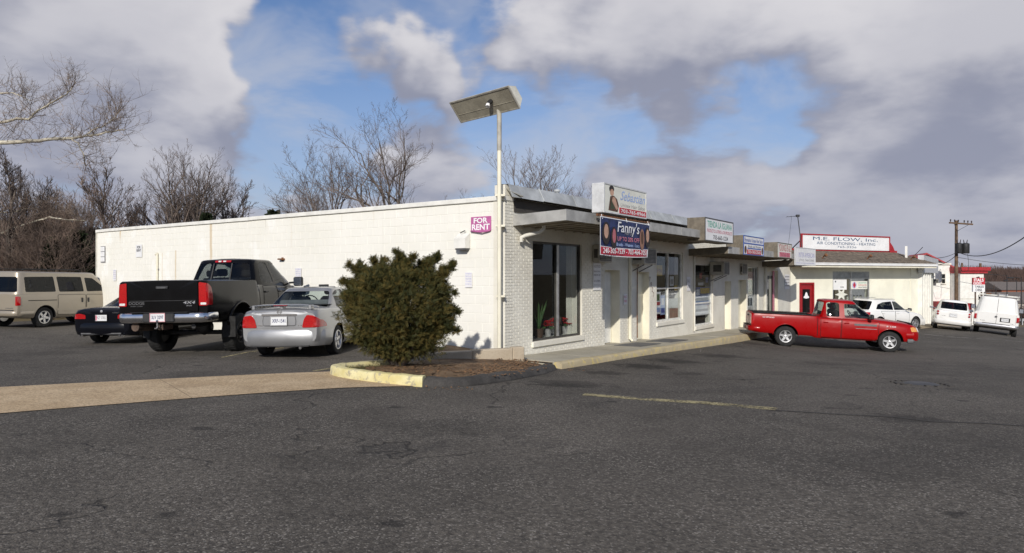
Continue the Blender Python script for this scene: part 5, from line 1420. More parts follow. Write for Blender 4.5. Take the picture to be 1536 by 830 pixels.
    def bumper(s, rear=True, z0=.25, z1=.6, proud=.05, wrap=.7, mat=None, half=None, bow=.10, name=None, top_lip=.0):
        """rounded bar bent round the end of the car"""
        mat = mat or s.paint; W = half or s.W/2; mb = MB(); path = []
        xe = 0 if rear else s.L; sg = -1 if rear else 1
        path.append((xe-sg*wrap, -W*1.0)); path.append((xe-sg*.22, -W*1.0))
        for k in range(33):
            f = -1+2*k/32; a = abs(f); y = f*W*.99; d = proud-bow*a**2.2-.15*(max(0, a-.80)/.20)**2.2
            path.append((xe+sg*d, y))
        path.append((xe-sg*.22, W*1.0)); path.append((xe-sg*wrap, W*1.0))
        path = [Vector(p) for p in path]; H = z1-z0; zm = (z0+z1)/2
        prof = [(-.10, z0+.0), (-.02, z0+.01), (.004, z0+H*.15), (.012, zm), (.006, z1-H*.16), (-.018, z1-.008), (-.10, z1)]
        vs = []; fs = []; n = len(prof)
        for i, p in enumerate(path):
            t = (path[min(i+1, len(path)-1)]-path[max(i-1, 0)]).normalized(); nr = Vector((t.y, -t.x))
            c = Vector((xe-sg*.8, 0)); 
            if nr.dot(p-c) < 0: nr = -nr
            for (o_, z) in prof: q = p+nr*o_; vs.append((q.x, q.y, z))
        for i in range(len(path)-1):
            for k in range(n-1): fs.append((i*n+k, (i+1)*n+k, (i+1)*n+k+1, i*n+k+1))
            fs.append((i*n+n-1, (i+1)*n+n-1, (i+1)*n, i*n))
        fs.append(tuple(range(n))); fs.append(tuple((len(path)-1)*n+k for k in range(n)))
        mb.add(vs, fs); o = mb.build(name or ('rear_bumper' if rear else 'front_bumper'), mat, s.root, smooth=50, recalc=True)
        return o
    def doors(s, polys, handle=True, hm='black_plastic', zh=None, sides=(-1, 1), rear_hinge=()):
        for i, P in enumerate(polys):
            for sg in sides:
                vw = 'right' if sg < 0 else 'left'; pts = list(P)+[P[0]]
                d = s.patch('door', P, vw, s.paint, .0035, 'body', None, .06, .09, .003)
                s.strip('door_gap', [tuple(p) for p in resample(round_poly(P, .06, 3), .08)]+[tuple(round_poly(P, .06, 3)[0])], vw, 'well_dark', .014, .0046, parent=d)
                if handle:
                    xs = [p[0] for p in P]; x0 = min(xs)+.08; z = zh if zh else max(p[1] for p in P)-.13
                    h, dd = s._proj((x0+.08, z), vw, s.bv); mb = MB(); mb.cbox(x0, x0+.17, min(h.y, h.y+sg*.035), max(h.y, h.y+sg*.035), z-.018, z+.018, .008); mb.build('door_handle', hm, d)
    def lift(s, dz):
        for ch in s.root.children:
            if not ch.name.startswith(('wheel.', 'axle')) and ch.name != 'wheel': ch.location.z += dz
    def place(s, p, az, rear_axle=True, dz=0.0, sc=1.0):
        """p: ground point under the middle of the rear axle; az: heading, clockwise from +Y"""
        a = radians(az); hd = Vector((sin(a), cos(a))); rt = Vector((cos(a), -sin(a)))
        def g_(fx, fy): q = Vector(p)+hd*(fx-s.xr)+rt*fy; return Vector((q.x, q.y, gz(q.x, q.y)))
        q = [g_(x, y) for x in (s.xr, s.xf) for y in (-s.tr/2, s.tr/2)]
        X = ((q[2]+q[3])-(q[0]+q[1])).normalized(); Rt = ((q[1]+q[3])-(q[0]+q[2])); Z = Rt.cross(X).normalized(); Y = Z.cross(X).normalized()
        o = (q[0]+q[1])/2-X*s.xr+Vector((0, 0, dz)); c = (q[0]+q[1]+q[2]+q[3])/4; err = c.z-(o+X*(s.xr+s.xf)/2).z
        M = Matrix((X, Y, Z)).transposed().to_4x4(); M.translation = o+Vector((0, 0, err)); s.root.matrix_world = M @ Matrix.Scale(sc, 4)

# ---- silver saloon ------------------------------------------------------
def silver_sedan():
    L, W = 4.50, 1.71; hw = W/2
    c = Car('parked_sedan', 'silver four-door sedan with boot spoiler parked beside the big evergreen bush', 'car', L, W, 'paint_silver', dict(
        zb=[(0, .36), (.12, .27), (.5, .23), (1.0, .20), (3.6, .20), (4.1, .22), (4.5, .30)],
        zt=[(0, .955), (.06, 1.0), (.22, 1.035), (.75, 1.045), (1.4, 1.0), (3.0, .98), (3.3, .96), (3.9, .85), (4.3, .73), (4.5, .60)],
        zs=[(0, .90), (.1, .945), (.5, .965), (1.4, .955), (3.0, .90), (3.6, .82), (4.2, .70), (4.5, .56)],
        w=[(0, hw*.88), (.04, hw*.91), (.15, hw*.945), (.5, hw*.985), (1.2, hw), (3.4, hw), (4.0, hw*.96), (4.3, hw*.88), (4.5, hw*.72)]), [], )
    c.cabin(.93, 1.415, (.66, 1.42, .85), (3.28, 2.42, .9), (.755, .545, 1.25), 5.0, .045, .05)
    c.wheels(1.0, 3.535, .305, 1.47, .20, 'spoke5')
    # door glass: rear door and front door, behind the pillar
    c.windows(side=[[(1.22, .985), (1.42, 1.27), (1.60, 1.335), (1.98, 1.355), (1.98, .985)], [(2.05, .985), (2.05, 1.355), (2.42, 1.33), (2.98, .985)]],
              rear=[(-.63, .995), (.63, .995), (.50, 1.325), (-.50, 1.325)], front=[(-.66, .99), (.66, .99), (.51, 1.33), (-.51, 1.33)], glass='mid_glass', rglass='clear_glass')
    mb = MB(); mb.box(.95, 3.1, -.66, .66, 1.046, 1.052); mb.build('parcel_shelf', 'cabin_dark', c.root)
    for y in (-.36, .36): c.seat(2.0, y, .75, .48, .46, 'cabin_grey')
    mb = MB(); mb.cbox(1.28, 1.42, -.6, .6, .8, 1.14, .05); mb.build('rear_bench', 'cabin_grey', c.root); c.dash(2.95, 1.03, .62)
    b = c.bumper(True, .26, .60, .07, .62, None, hw*.985, .13)
    mb = MB(); mb.box(-.055, .02, -.60, .60, .265, .285); mb.build('bumper_lip', 'black_plastic', b)
    c.bumper(False, .22, .55, .03, .5, None, hw*.97, .25)
    for sg in (-1, 1):
        vw = 'rear'; s1 = lambda y: sg*y
        P = [(sg*.46, .635), (sg*.50, .80), (sg*.56, .885), (sg*.70, .87), (sg*.79, .80), (sg*.80, .64)]
        c.patch('tail_light', P, 'rear', 'lamp_red', .02, 'body', None, .03, .05, .05)
        P2 = [(.0, .64), (.0, .80), (.20, .775), (.33, .70), (.34, .64)]
        c.patch('tail_light_wrap', P2, 'right' if sg < 0 else 'left', 'lamp_red', .010, 'body', None, .03, .05, .02)
    c.patch('boot_lid', [(-.58, .63), (-.62, .90), (-.50, .965), (.50, .965), (.62, .90), (.58, .63)], 'rear', 'paint_silver', .006, 'body', None, .05, .08, .01)
    P = [(-.33, .685), (-.33, .86), (.33, .86), (.33, .685)]; rc = c.patch('plate_recess', P, 'rear', 'paint_silver', .014, 'body', None, .03, .06, .01)
    c.strip('recess_edge', [(-.33, .69), (-.335, .775), (-.32, .862), (0, .872), (.32, .862), (.335, .775), (.33, .69), (.3, .675), (-.3, .675), (-.33, .69)], 'rear', 'grey_plastic', .014, .016, parent=rc)
    c.plate(-.035, .772, 'XRF-1541', w=.32, h=.16, frame='alloy'); c.patch('plate_garnish', [(-.36, .872), (-.36, .905), (.36, .905), (.36, .872)], 'rear', 'chrome', .02, 'body', None, .01, .08, .01)
    c.rear_text('SENTRA', .52, .34, .665, .69); c.rear_text('1.8 S', -.38, -.52, .665, .69)
    mb = MB(); mb.lathe([(.034, -.004), (.046, -.004), (.046, .004), (.034, .004)], 18, Matrix.Translation((-.005, 0, .945)) @ Matrix.Rotation(pi/2, 4, 'Z'), axis='y', closed=True); mb.box(-.012, .002, -.055, .055, .938, .952); mb.build('emblem', 'chrome', c.root)
    # spoiler on two feet
    mb = MB(); pr = []; n = 15; vs = []; fs = []
    for i in range(n):
        f = -1+2*i/(n-1); y = f*.70; x = .07+.10*abs(f)**3; z = 1.078-.045*abs(f)**4; ch = .17*(1-.25*abs(f)**4)
        vs += [(x, y, z), (x+.05, y, z+.018), (x+ch, y, z+.004), (x+ch*.6, y, z-.012)]
    for i in range(n-1):
        for k in range(4): fs.append((i*4+k, i*4+(k+1) % 4, i*4+4+(k+1) % 4, i*4+4+k))
    fs += [(0, 1, 2, 3), tuple((n-1)*4+k for k in range(4))]; mb.add(vs, fs); sp = mb.build('spoiler', 'paint_silver', c.root, smooth=40, recalc=True)
    for y in (-.58, 0, .58): mb = MB(); mb.cbox(.10, .24, y-.03, y+.03, .99, 1.074, .008); mb.build('spoiler_foot', 'paint_silver', sp)
    mb = MB(); mb.box(.045, .066, -.14, .14, 1.062, 1.080); mb.build('brake_light', 'lamp_dark_red', sp)
    c.doors([[(1.25, .95), (1.12, .72), (1.36, .32), (2.0, .28), (2.0, .95)], [(2.02, .95), (2.02, .28), (3.02, .28), (3.05, .93)]], hm='paint_silver', zh=.80)
    c.mirrors(2.88, 1.02, .86, (.11, .20, .14), 'paint_silver')
    for sg in (-1, 1): c.patch('headlight', [(sg*.42, .58), (sg*.46, .70), (sg*.72, .70), (sg*.70, .57)], 'front', 'lamp_clear', .012, 'body')
    c.patch('grille', [(-.36, .56), (-.38, .67), (.38, .67), (.36, .56)], 'front', 'black_plastic', .008, 'body')
    mb = MB(); mb.tube([(-.03, -.42, .24), (.4, -.42, .25)], .03, 8); mb.build('exhaust', 'chrome', c.root, smooth=40)
    c.strip('antenna', [(1.6, .0), (1.62, .0)], 'top', 'black_plastic', .01, .02, 'gh')
    c.place((-4.48, 14.45), 5)
silver_sedan()

# ---- black quad-cab pickup ------------------------------------------------
def black_pickup():
    L, W = 5.85, 2.02; hw = W/2
    c = Car('parked_pickup', 'black crew-cab pickup with red tail lights parked beside the silver sedan', 'pickup truck', L, W, 'paint_black', dict(
        zb=[(0, .62), (.1, .58), (2.0, .50), (2.3, .44), (4.9, .44), (5.3, .46), (5.85, .52)],
        zt=[(0, 1.44), (.05, 1.45), (2.0, 1.45), (2.05, 1.42), (3.0, 1.34), (4.1, 1.32), (4.4, 1.30), (5.3, 1.18), (5.7, 1.08), (5.85, .90)],
        zs=[(0, 1.415), (.05, 1.43), (2.0, 1.43), (2.1, 1.33), (3.4, 1.29), (4.2, 1.24), (5.0, 1.10), (5.6, .98), (5.85, .85)],
        w=[(0, hw*.955), (.03, hw*.965), (.5, hw*.985), (1.0, hw), (2.0, hw*.985), (2.3, hw*.97), (4.2, hw*.97), (4.8, hw), (5.3, hw*.985), (5.7, hw*.90), (5.85, hw*.76)],
        tum=[(0, .975), (2.0, .975), (2.2, .93), (5.85, .90)]), [1.95, 2.0, 2.05, 2.1])
    c.cabin(1.26, 1.955, (2.10, 2.34, 1.0), (4.42, 3.55, .95), (.895, .68, 1.2), 5.5, .06, .06)
    mb = MB(); mb.box(.10, 1.98, -hw+.17, hw-.17, .95, 1.7); c.body.data.materials[1] = MATS['well_dark']; bool_cut(c.body, [mb])
    c.wheels(1.28, 4.85, .42, 1.73, .27, 'disc8', 'dark_metal', .56, .09, flare=('paint_black', .028), cutw=.42)
    c.windows(side=[[(2.52, 1.37), (2.50, 1.48), (2.60, 1.78), (2.72, 1.85), (3.02, 1.86), (3.10, 1.37)], [(3.18, 1.37), (3.12, 1.86), (3.52, 1.84), (3.72, 1.74), (4.06, 1.37)]],
              rear=[(-.72, 1.44), (.72, 1.44), (.62, 1.84), (-.62, 1.84)], front=[(-.80, 1.37), (.80, 1.37), (.64, 1.84), (-.64, 1.84)], glass='mid_glass', rglass='mid_glass', fglass='clear_glass')
    for y in (-.235, .235): c.strip('window_post', [(y, 1.44), (y*.96, 1.84)], 'rear', 'black_plastic', .028, .003, 'gh', c.gh)
    c.patch('brake_light', [(-.20, 1.865), (-.20, 1.91), (.20, 1.91), (.20, 1.865)], 'rear', 'lamp_red', .018, 'gh', c.gh, .01, .05, .03)
    for y in (-.04, .08): c.patch('cargo_lamp', [(y-.035, 1.873), (y-.035, 1.903), (y+.035, 1.903), (y+.035, 1.873)], 'rear', 'lamp_clear', .022, 'gh', c.gh, .006, .05, .01)
    for y in (-.42, .42): c.seat(3.15, y, 1.0, .52, .52, 'cabin_dark')
    mb = MB(); mb.cbox(2.55, 2.70, -.7, .7, 1.0, 1.50, .05); mb.build('rear_bench', 'cabin_dark', c.root)
    for y in (-.45, .45): mb = MB(); mb.cbox(2.56, 2.66, y-.14, y+.14, 1.53, 1.68, .03); mb.build('headrest', 'cabin_dark', c.root)
    c.dash(4.05, 1.32, .75)
    tg = c.patch('tailgate', [(-.765, .80), (-.765, 1.43), (.765, 1.43), (.765, .80)], 'rear', 'paint_black', .022, 'body', None, .03, .1, .02)
    c.strip('tailgate_crease', [(-.72, 1.03), (.72, 1.03)], 'rear', 'black_plastic', .012, .027, parent=tg)
    mb = MB(); mb.cbox(-.05, -.022, -.13, .13, 1.27, 1.33, .01); mb.build('tailgate_handle', 'dark_metal', tg); mb = MB(); mb.box(-.056, -.0505, -.09, .09, 1.285, 1.30); mb.build('handle_slot', 'grey_plastic', tg)
    r = empty('badge', (-.03, .56, .985), -pi/2); r.parent = c.root; text(r, 'DODGE', -.17, .17, -.03, .03, 0, 'grey_plastic', 0, .01); r = empty('badge', (-.03, .56, .925), -pi/2); r.parent = c.root; text(r, 'RAM 2500', -.13, .13, -.012, .012, 0, 'grey_plastic')
    r = empty('badge', (-.03, -.58, .99), -pi/2); r.parent = c.root; text(r, '4X4', -.13, .13, -.028, .028, 0, 'alloy', .2, .01); r = empty('badge', (-.03, -.58, .925), -pi/2); r.parent = c.root; text(r, 'OFF ROAD', -.06, .06, -.012, .012, 0, 'alloy')
    for sg in (-1, 1):
        c.patch('tail_light', [(sg*.785, .92), (sg*.785, 1.40), (sg*.965, 1.37), (sg*.975, .925)], 'rear', 'lamp_red', .02, 'body', None, .03, .06, .05)
        t_ = c.patch('tail_light_wrap', [(.0, .93), (.0, 1.385), (.11, 1.30), (.15, 1.12), (.14, .93)], 'right' if sg < 0 else 'left', 'lamp_red', .008, 'body', None, .03, .06, .02)
        c.patch('reversing_light', [(sg*.82, .94), (sg*.82, .985), (sg*.94, .985), (sg*.945, .94)], 'rear', 'lamp_clear', .026, 'body', t_, .015, .05, .01)
    # chrome step bumper with recessed plate
    b = c.bumper(True, .58, .79, .15, .32, 'chrome', hw*.985, .05)
    mb = MB(); mb.box(-.16, -.02, -.62, .62, .792, .802); mb.build('step_pad', 'black_plastic', b)
    mb = MB(); mb.cbox(-.185, -.12, -.34, .34, .600, .78, .02); mb.build('plate_recess', 'dark_metal', b)
    c.plate(-.192, .70, '3LV 3297', frame='plate_pink')
    mb = MB(); mb.cbox(-.10, .25, -.05, .05, .44, .55, .01); mb.build('hitch_receiver', 'rust_pole', c.root); mb = MB(); mb.tube([(-.20, .0, .50), (-.20, 0, .58)], [.02, .02], 8); mb.lathe([(0, .06), (.02, .05), (.03, .03), (.02, 0), (.018, -.03)], 12, Matrix.Translation((-.2, 0, .60))); mb.cbox(-.26, -.06, -.03, .03, .47, .50, .006); mb.build('tow_ball', 'chrome', c.root, smooth=40)
    mb = MB(); mb.tube([(.0, .62, .50), (.5, .6, .48)], [.09, .09], 10); mb.build('spare_carrier', 'rust_pole', c.root); mb = MB(); mb.tube([(.08, -.60, .50), (.6, -.6, .52)], .05, 10); mb.build('exhaust', 'dark_metal', c.root, smooth=40)
    mb = MB(); mb.lathe([(0, .0), (.33, 0), (.36, .05), (.36, .17), (.33, .22), (0, .22)], 24, Matrix.Translation((.66, 0, .50))); mb.build('spare_wheel', 'tyre', c.root, smooth=40)
    mb = MB(); mb.lathe([(0, -.16), (.12, -.15), (.18, 0), (.12, .15), (0, .16)], 16, Matrix.Translation((1.28, -.12, .405)), axis='y'); mb.build('differential', 'dark_metal', c.root, smooth=True)
    for sg in (-1, 1):
        mb = MB(); mb.box(.76, .775, sg*.98-.15, sg*.98+.0 if sg > 0 else sg*.98+.15, .22, .66); mb.build('mud_flap', 'tyre', c.root)
    c.doors([[(2.42, 1.30), (2.36, .75), (2.50, .52), (3.08, .50), (3.14, 1.30)], [(3.165, 1.30), (3.105, .50), (4.28, .50), (4.32, 1.24)]], hm='black_plastic', zh=1.15)
    c.strip('bed_gap', [(2.17, .52), (2.17, 1.33)], 'right', 'well_dark', .02, .004); c.strip('bed_gap', [(2.17, .52), (2.17, 1.33)], 'left', 'well_dark', .02, .004)
    c.mirrors(3.98, 1.38, 1.0, (.12, .24, .24))
    c.patch('fuel_door', [(1.95, 1.02), (1.95, 1.18), (2.08, 1.18), (2.08, 1.02)], 'left', 'paint_black', .006, 'body', None, .03)
    c.bumper(False, .52, .80, .08, .5, 'chrome', hw*.97, .15)
    for sg in (-1, 1): c.patch('headlight', [(sg*.55, .88), (sg*.55, 1.03), (sg*.80, 1.0), (sg*.78, .84)], 'front', 'lamp_clear', .012, 'body')
    c.patch('grille', [(-.48, .72), (-.50, 1.02), (.50, 1.02), (.48, .72)], 'front', 'chrome', .02, 'body')
    c.lift(.13); c.place((-7.08, 15.45), 6.5, sc=1.02)
black_pickup()

# ---- dark coupe ------------------------------------------------------------
def dark_coupe():
    L, W = 4.58, 1.78; hw = W/2
    c = Car('parked_coupe', 'glossy black coupe parked between the tan van and the black pickup', 'car', L, W, 'paint_navy', dict(
        zb=[(0, .36), (.1, .28), (.4, .22), (1, .19), (3.7, .19), (4.2, .2), (4.58, .28)],
        zt=[(0, .90), (.05, .95), (.15, .985), (.6, 1.0), (1.3, .96), (3.0, .96), (3.3, .94), (4.0, .82), (4.4, .70), (4.58, .56)],
        zs=[(0, .86), (.1, .915), (.5, .925), (1.4, .93), (3.0, .88), (3.6, .80), (4.2, .68), (4.58, .52)],
        w=[(0, hw*.84), (.05, hw*.89), (.2, hw*.945), (.6, hw*.99), (1.2, hw), (3.4, hw*.99), (4.0, hw*.96), (4.3, hw*.88), (4.58, hw*.70)]), [])
    c.cabin(.90, 1.375, (.62, 1.60, .85), (3.20, 2.35, .9), (.77, .53, 1.25), 5.0, .045, .05)
    c.wheels(.95, 3.71, .32, 1.50, .225, 'spoke5')
    c.windows(side=[[(1.25, .96), (1.55, 1.20), (1.80, 1.30), (1.95, 1.315), (1.95, .96)], [(2.0, .955), (2.0, 1.32), (2.35, 1.29), (2.92, .955)]], rear=[(-.63, .975), (.63, .975), (.48, 1.295), (-.48, 1.295)], front=[(-.66, .97), (.66, .97), (.50, 1.29), (-.50, 1.29)], glass='tint_glass', rglass='mid_glass')
    for y in (-.36, .36): c.seat(1.95, y, .70, .48, .46, 'cabin_dark')
    mb = MB(); mb.cbox(1.2, 1.36, -.55, .55, .75, 1.06, .05); mb.build('rear_bench', 'cabin_dark', c.root); c.dash(2.85, 1.0, .62)
    b = c.bumper(True, .27, .60, .06, .6, None, hw*.98, .15); mb = MB(); mb.box(-.052, -.02, -.55, .55, .30, .335); mb.build('bumper_strip', 'grey_plastic', b)
    c.bumper(False, .20, .52, .03, .5, None, hw*.97, .25)
    for sg in (-1, 1):
        c.patch('tail_light', [(sg*.44, .70), (sg*.45, .80), (sg*.60, .835), (sg*.74, .82), (sg*.75, .70)], 'rear', 'lamp_red', .014, 'body', None, .025, .05, .03)
        c.patch('tail_light_wrap', [(.0, .70), (.0, .825), (.20, .80), (.26, .71)], 'right' if sg < 0 else 'left', 'lamp_red', .008, 'body', None, .025, .05, .015)
        mb = MB()
        mb.tube([(-.06, sg*.55-.035, .26), (.3, sg*.55-.035, .28)], .03, 9); mb.tube([(-.06, sg*.55+.04, .26), (.3, sg*.55+.04, .28)], .03, 9); mb.build('exhaust', 'chrome', c.root, smooth=40)
    c.patch('boot_lid', [(-.60, .62), (-.62, .86), (-.5, .925), (.5, .925), (.62, .86), (.60, .62)], 'rear', 'paint_navy', .005, 'body', None, .05, .08, .01)
    c.plate(-.025, .725, 'AZ 5782', w=.31, h=.155, frame='dark_metal', ink='ink_grey'); mb = MB(); mb.box(-.0315, -.0305, .115, .15, .66, .79); mb.build('registration_sticker', 'ink_pink', c.root)
    mb = MB(); mb.lathe([(0, -.008), (.032, -.006), (.036, .0)], 16, Matrix.Translation((-.012, .0, .895)) @ Matrix.Rotation(-pi/2, 4, 'Z'), axis='y'); mb.build('emblem', 'alloy', c.root); c.rear_text('328xi', -.30, -.46, .845, .87)
    c.doors([[(1.75, .92), (1.72, .5), (1.82, .30), (3.0, .28), (3.04, .90)]], hm='paint_navy', zh=.80); c.mirrors(2.80, 1.0, .87, (.11, .19, .13), 'paint_navy')
    mb = MB(); mb.cbox(1.62, 1.80, -.02, .02, 1.365, 1.43, .012); mb.build('roof_antenna', 'paint_navy', c.root)
    for sg in (-1, 1): c.patch('headlight', [(sg*.40, .56), (sg*.44, .66), (sg*.72, .66), (sg*.70, .55)], 'front', 'lamp_clear', .012, 'body')
    c.patch('grille', [(-.30, .50), (-.32, .64), (.32, .64), (.30, .50)], 'front', 'chrome', .01, 'body')
    c.place((-10.6, 18.75), 5)
dark_coupe()

# ---- tan van -----------------------------------------------------------------
def tan_van():
    L, W = 4.82, 1.97; hw = W/2
    c = Car('parked_van', 'tan passenger van with dark windows parked near the woods', 'van', L, W, 'paint_tan', dict(
        zb=[(0, .42), (.1, .36), (.6, .32), (4.2, .30), (4.82, .36)],
        zt=[(0, 1.13), (3.5, 1.13), (3.85, 1.12), (4.5, 1.02), (4.72, .90), (4.82, .75)],
        zs=[(0, 1.12), (3.4, 1.12), (3.9, 1.06), (4.5, .96), (4.82, .70)],
        w=[(0, hw*.955), (.05, hw*.975), (.3, hw*.995), (1, hw), (3.8, hw*.99), (4.4, hw*.95), (4.7, hw*.86), (4.82, hw*.72)], tum=[(0, .965), (3.6, .96), (4.82, .90)], bulge=.6), [])
    c.cabin(1.10, 1.90, (.012, .16, 1.0), (4.02, 3.22, .92), (hw*.962, hw*.80, 1.15), 9.0, .06, .06)
    c.wheels(.98, 3.80, .345, 1.66, .21, 'spoke5', 'alloy', .60, .06, cutw=.40)
    c.windows(side=[[(.30, 1.20), (.33, 1.70), (1.38, 1.72), (1.40, 1.20)], [(1.53, 1.20), (1.50, 1.72), (2.50, 1.72), (2.53, 1.20)], [(2.66, 1.20), (2.63, 1.70), (2.98, 1.68), (3.62, 1.22)]],
              rear=[(-.80, 1.20), (.80, 1.20), (.70, 1.70), (-.70, 1.70)], front=[(-.82, 1.22), (.82, 1.22), (.68, 1.70), (-.68, 1.70)], glass='tint_glass', fglass='clear_glass')
    for x in (2.6, 1.7, .9):
        for y in (-.45, .45): c.seat(x, y, .85, .5, .5, 'cabin_tan')
    c.dash(3.5, 1.18, .8); c.bumper(True, .40, .60, .10, .55, 'paint_tan', hw*.985, .06); c.bumper(False, .38, .60, .06, .5, 'paint_tan', hw*.97, .15)
    c.patch('bumper_pad', [(-.8, .585), (-.8, .62), (.8, .62), (.8, .585)], 'rear', 'black_plastic', .05, 'body', None, .01, .1, .03)
    for sg in (-1, 1):
        c.patch('tail_light', [(sg*.86, .76), (sg*.86, 1.06), (sg*.945, 1.06), (sg*.95, .76)], 'rear', 'lamp_red', .015, 'body', None, .015, .06, .03)
        c.patch('tail_light_wrap', [(.0, .765), (.0, 1.06), (.085, 1.05), (.085, .77)], 'right' if sg < 0 else 'left', 'lamp_red', .012, 'body', None, .015, .06, .02)
        c.strip('rear_door_gap', [(sg*.01, .62), (sg*.01, 1.10)], 'rear', 'well_dark', .012, .004)
        c.strip('lower_moulding', [(1.4, .60), (3.4, .60)], 'right' if sg < 0 else 'left', 'paint_tan', .07, .012)
        c.strip('slide_rail', [(.34, .92), (1.40, .92)], 'right' if sg < 0 else 'left', 'well_dark', .022, .006)
    c.plate(-.025, .90, 'KDZ 4471', y=.28, ink='ink_grey', frame='black_plastic'); c.rear_text('SAFARI', -.45, -.75, .66, .69)
    c.doors([[(1.45, 1.10), (1.44, .42), (2.56, .40), (2.58, 1.10)], [(2.61, 1.10), (2.60, .40), (3.35, .42), (3.62, .75), (3.64, 1.08)]], handle=False)
    for x in (2.42, 2.68):
        for sg in (-1, 1):
            h, d = c._proj((x, .90), 'right' if sg < 0 else 'left', c.bv); mb = MB(); y0, y1 = sorted((h.y-sg*.01, h.y+sg*.03)); mb.cbox(x-.03, x+.03, y0, y1, .82, .98, .01); mb.build('door_handle', 'black_plastic', c.root)
    c.mirrors(3.38, 1.28, 1.0, (.12, .20, .17)); mb = MB()
    for sg in (-1, 1): mb = MB(); mb.tube([(.4, sg*.62, 1.93), (.5, sg*.62, 1.965), (2.6, sg*.60, 1.965), (2.7, sg*.60, 1.92)], .016, 6); mb.build('roof_rail', 'black_plastic', c.root, smooth=True)
    for sg in (-1, 1): c.patch('headlight', [(sg*.52, .72), (sg*.54, .84), (sg*.82, .83), (sg*.80, .70)], 'front', 'lamp_clear', .012, 'body')
    c.patch('grille', [(-.48, .68), (-.50, .86), (.50, .86), (.48, .68)], 'front', 'black_plastic', .01, 'body')
    a = radians(14); rt = Vector((cos(a), -sin(a))); q = ray(63, 23.1); c.place(Vector((q.x, q.y))-rt*.83, 14)
tan_van()

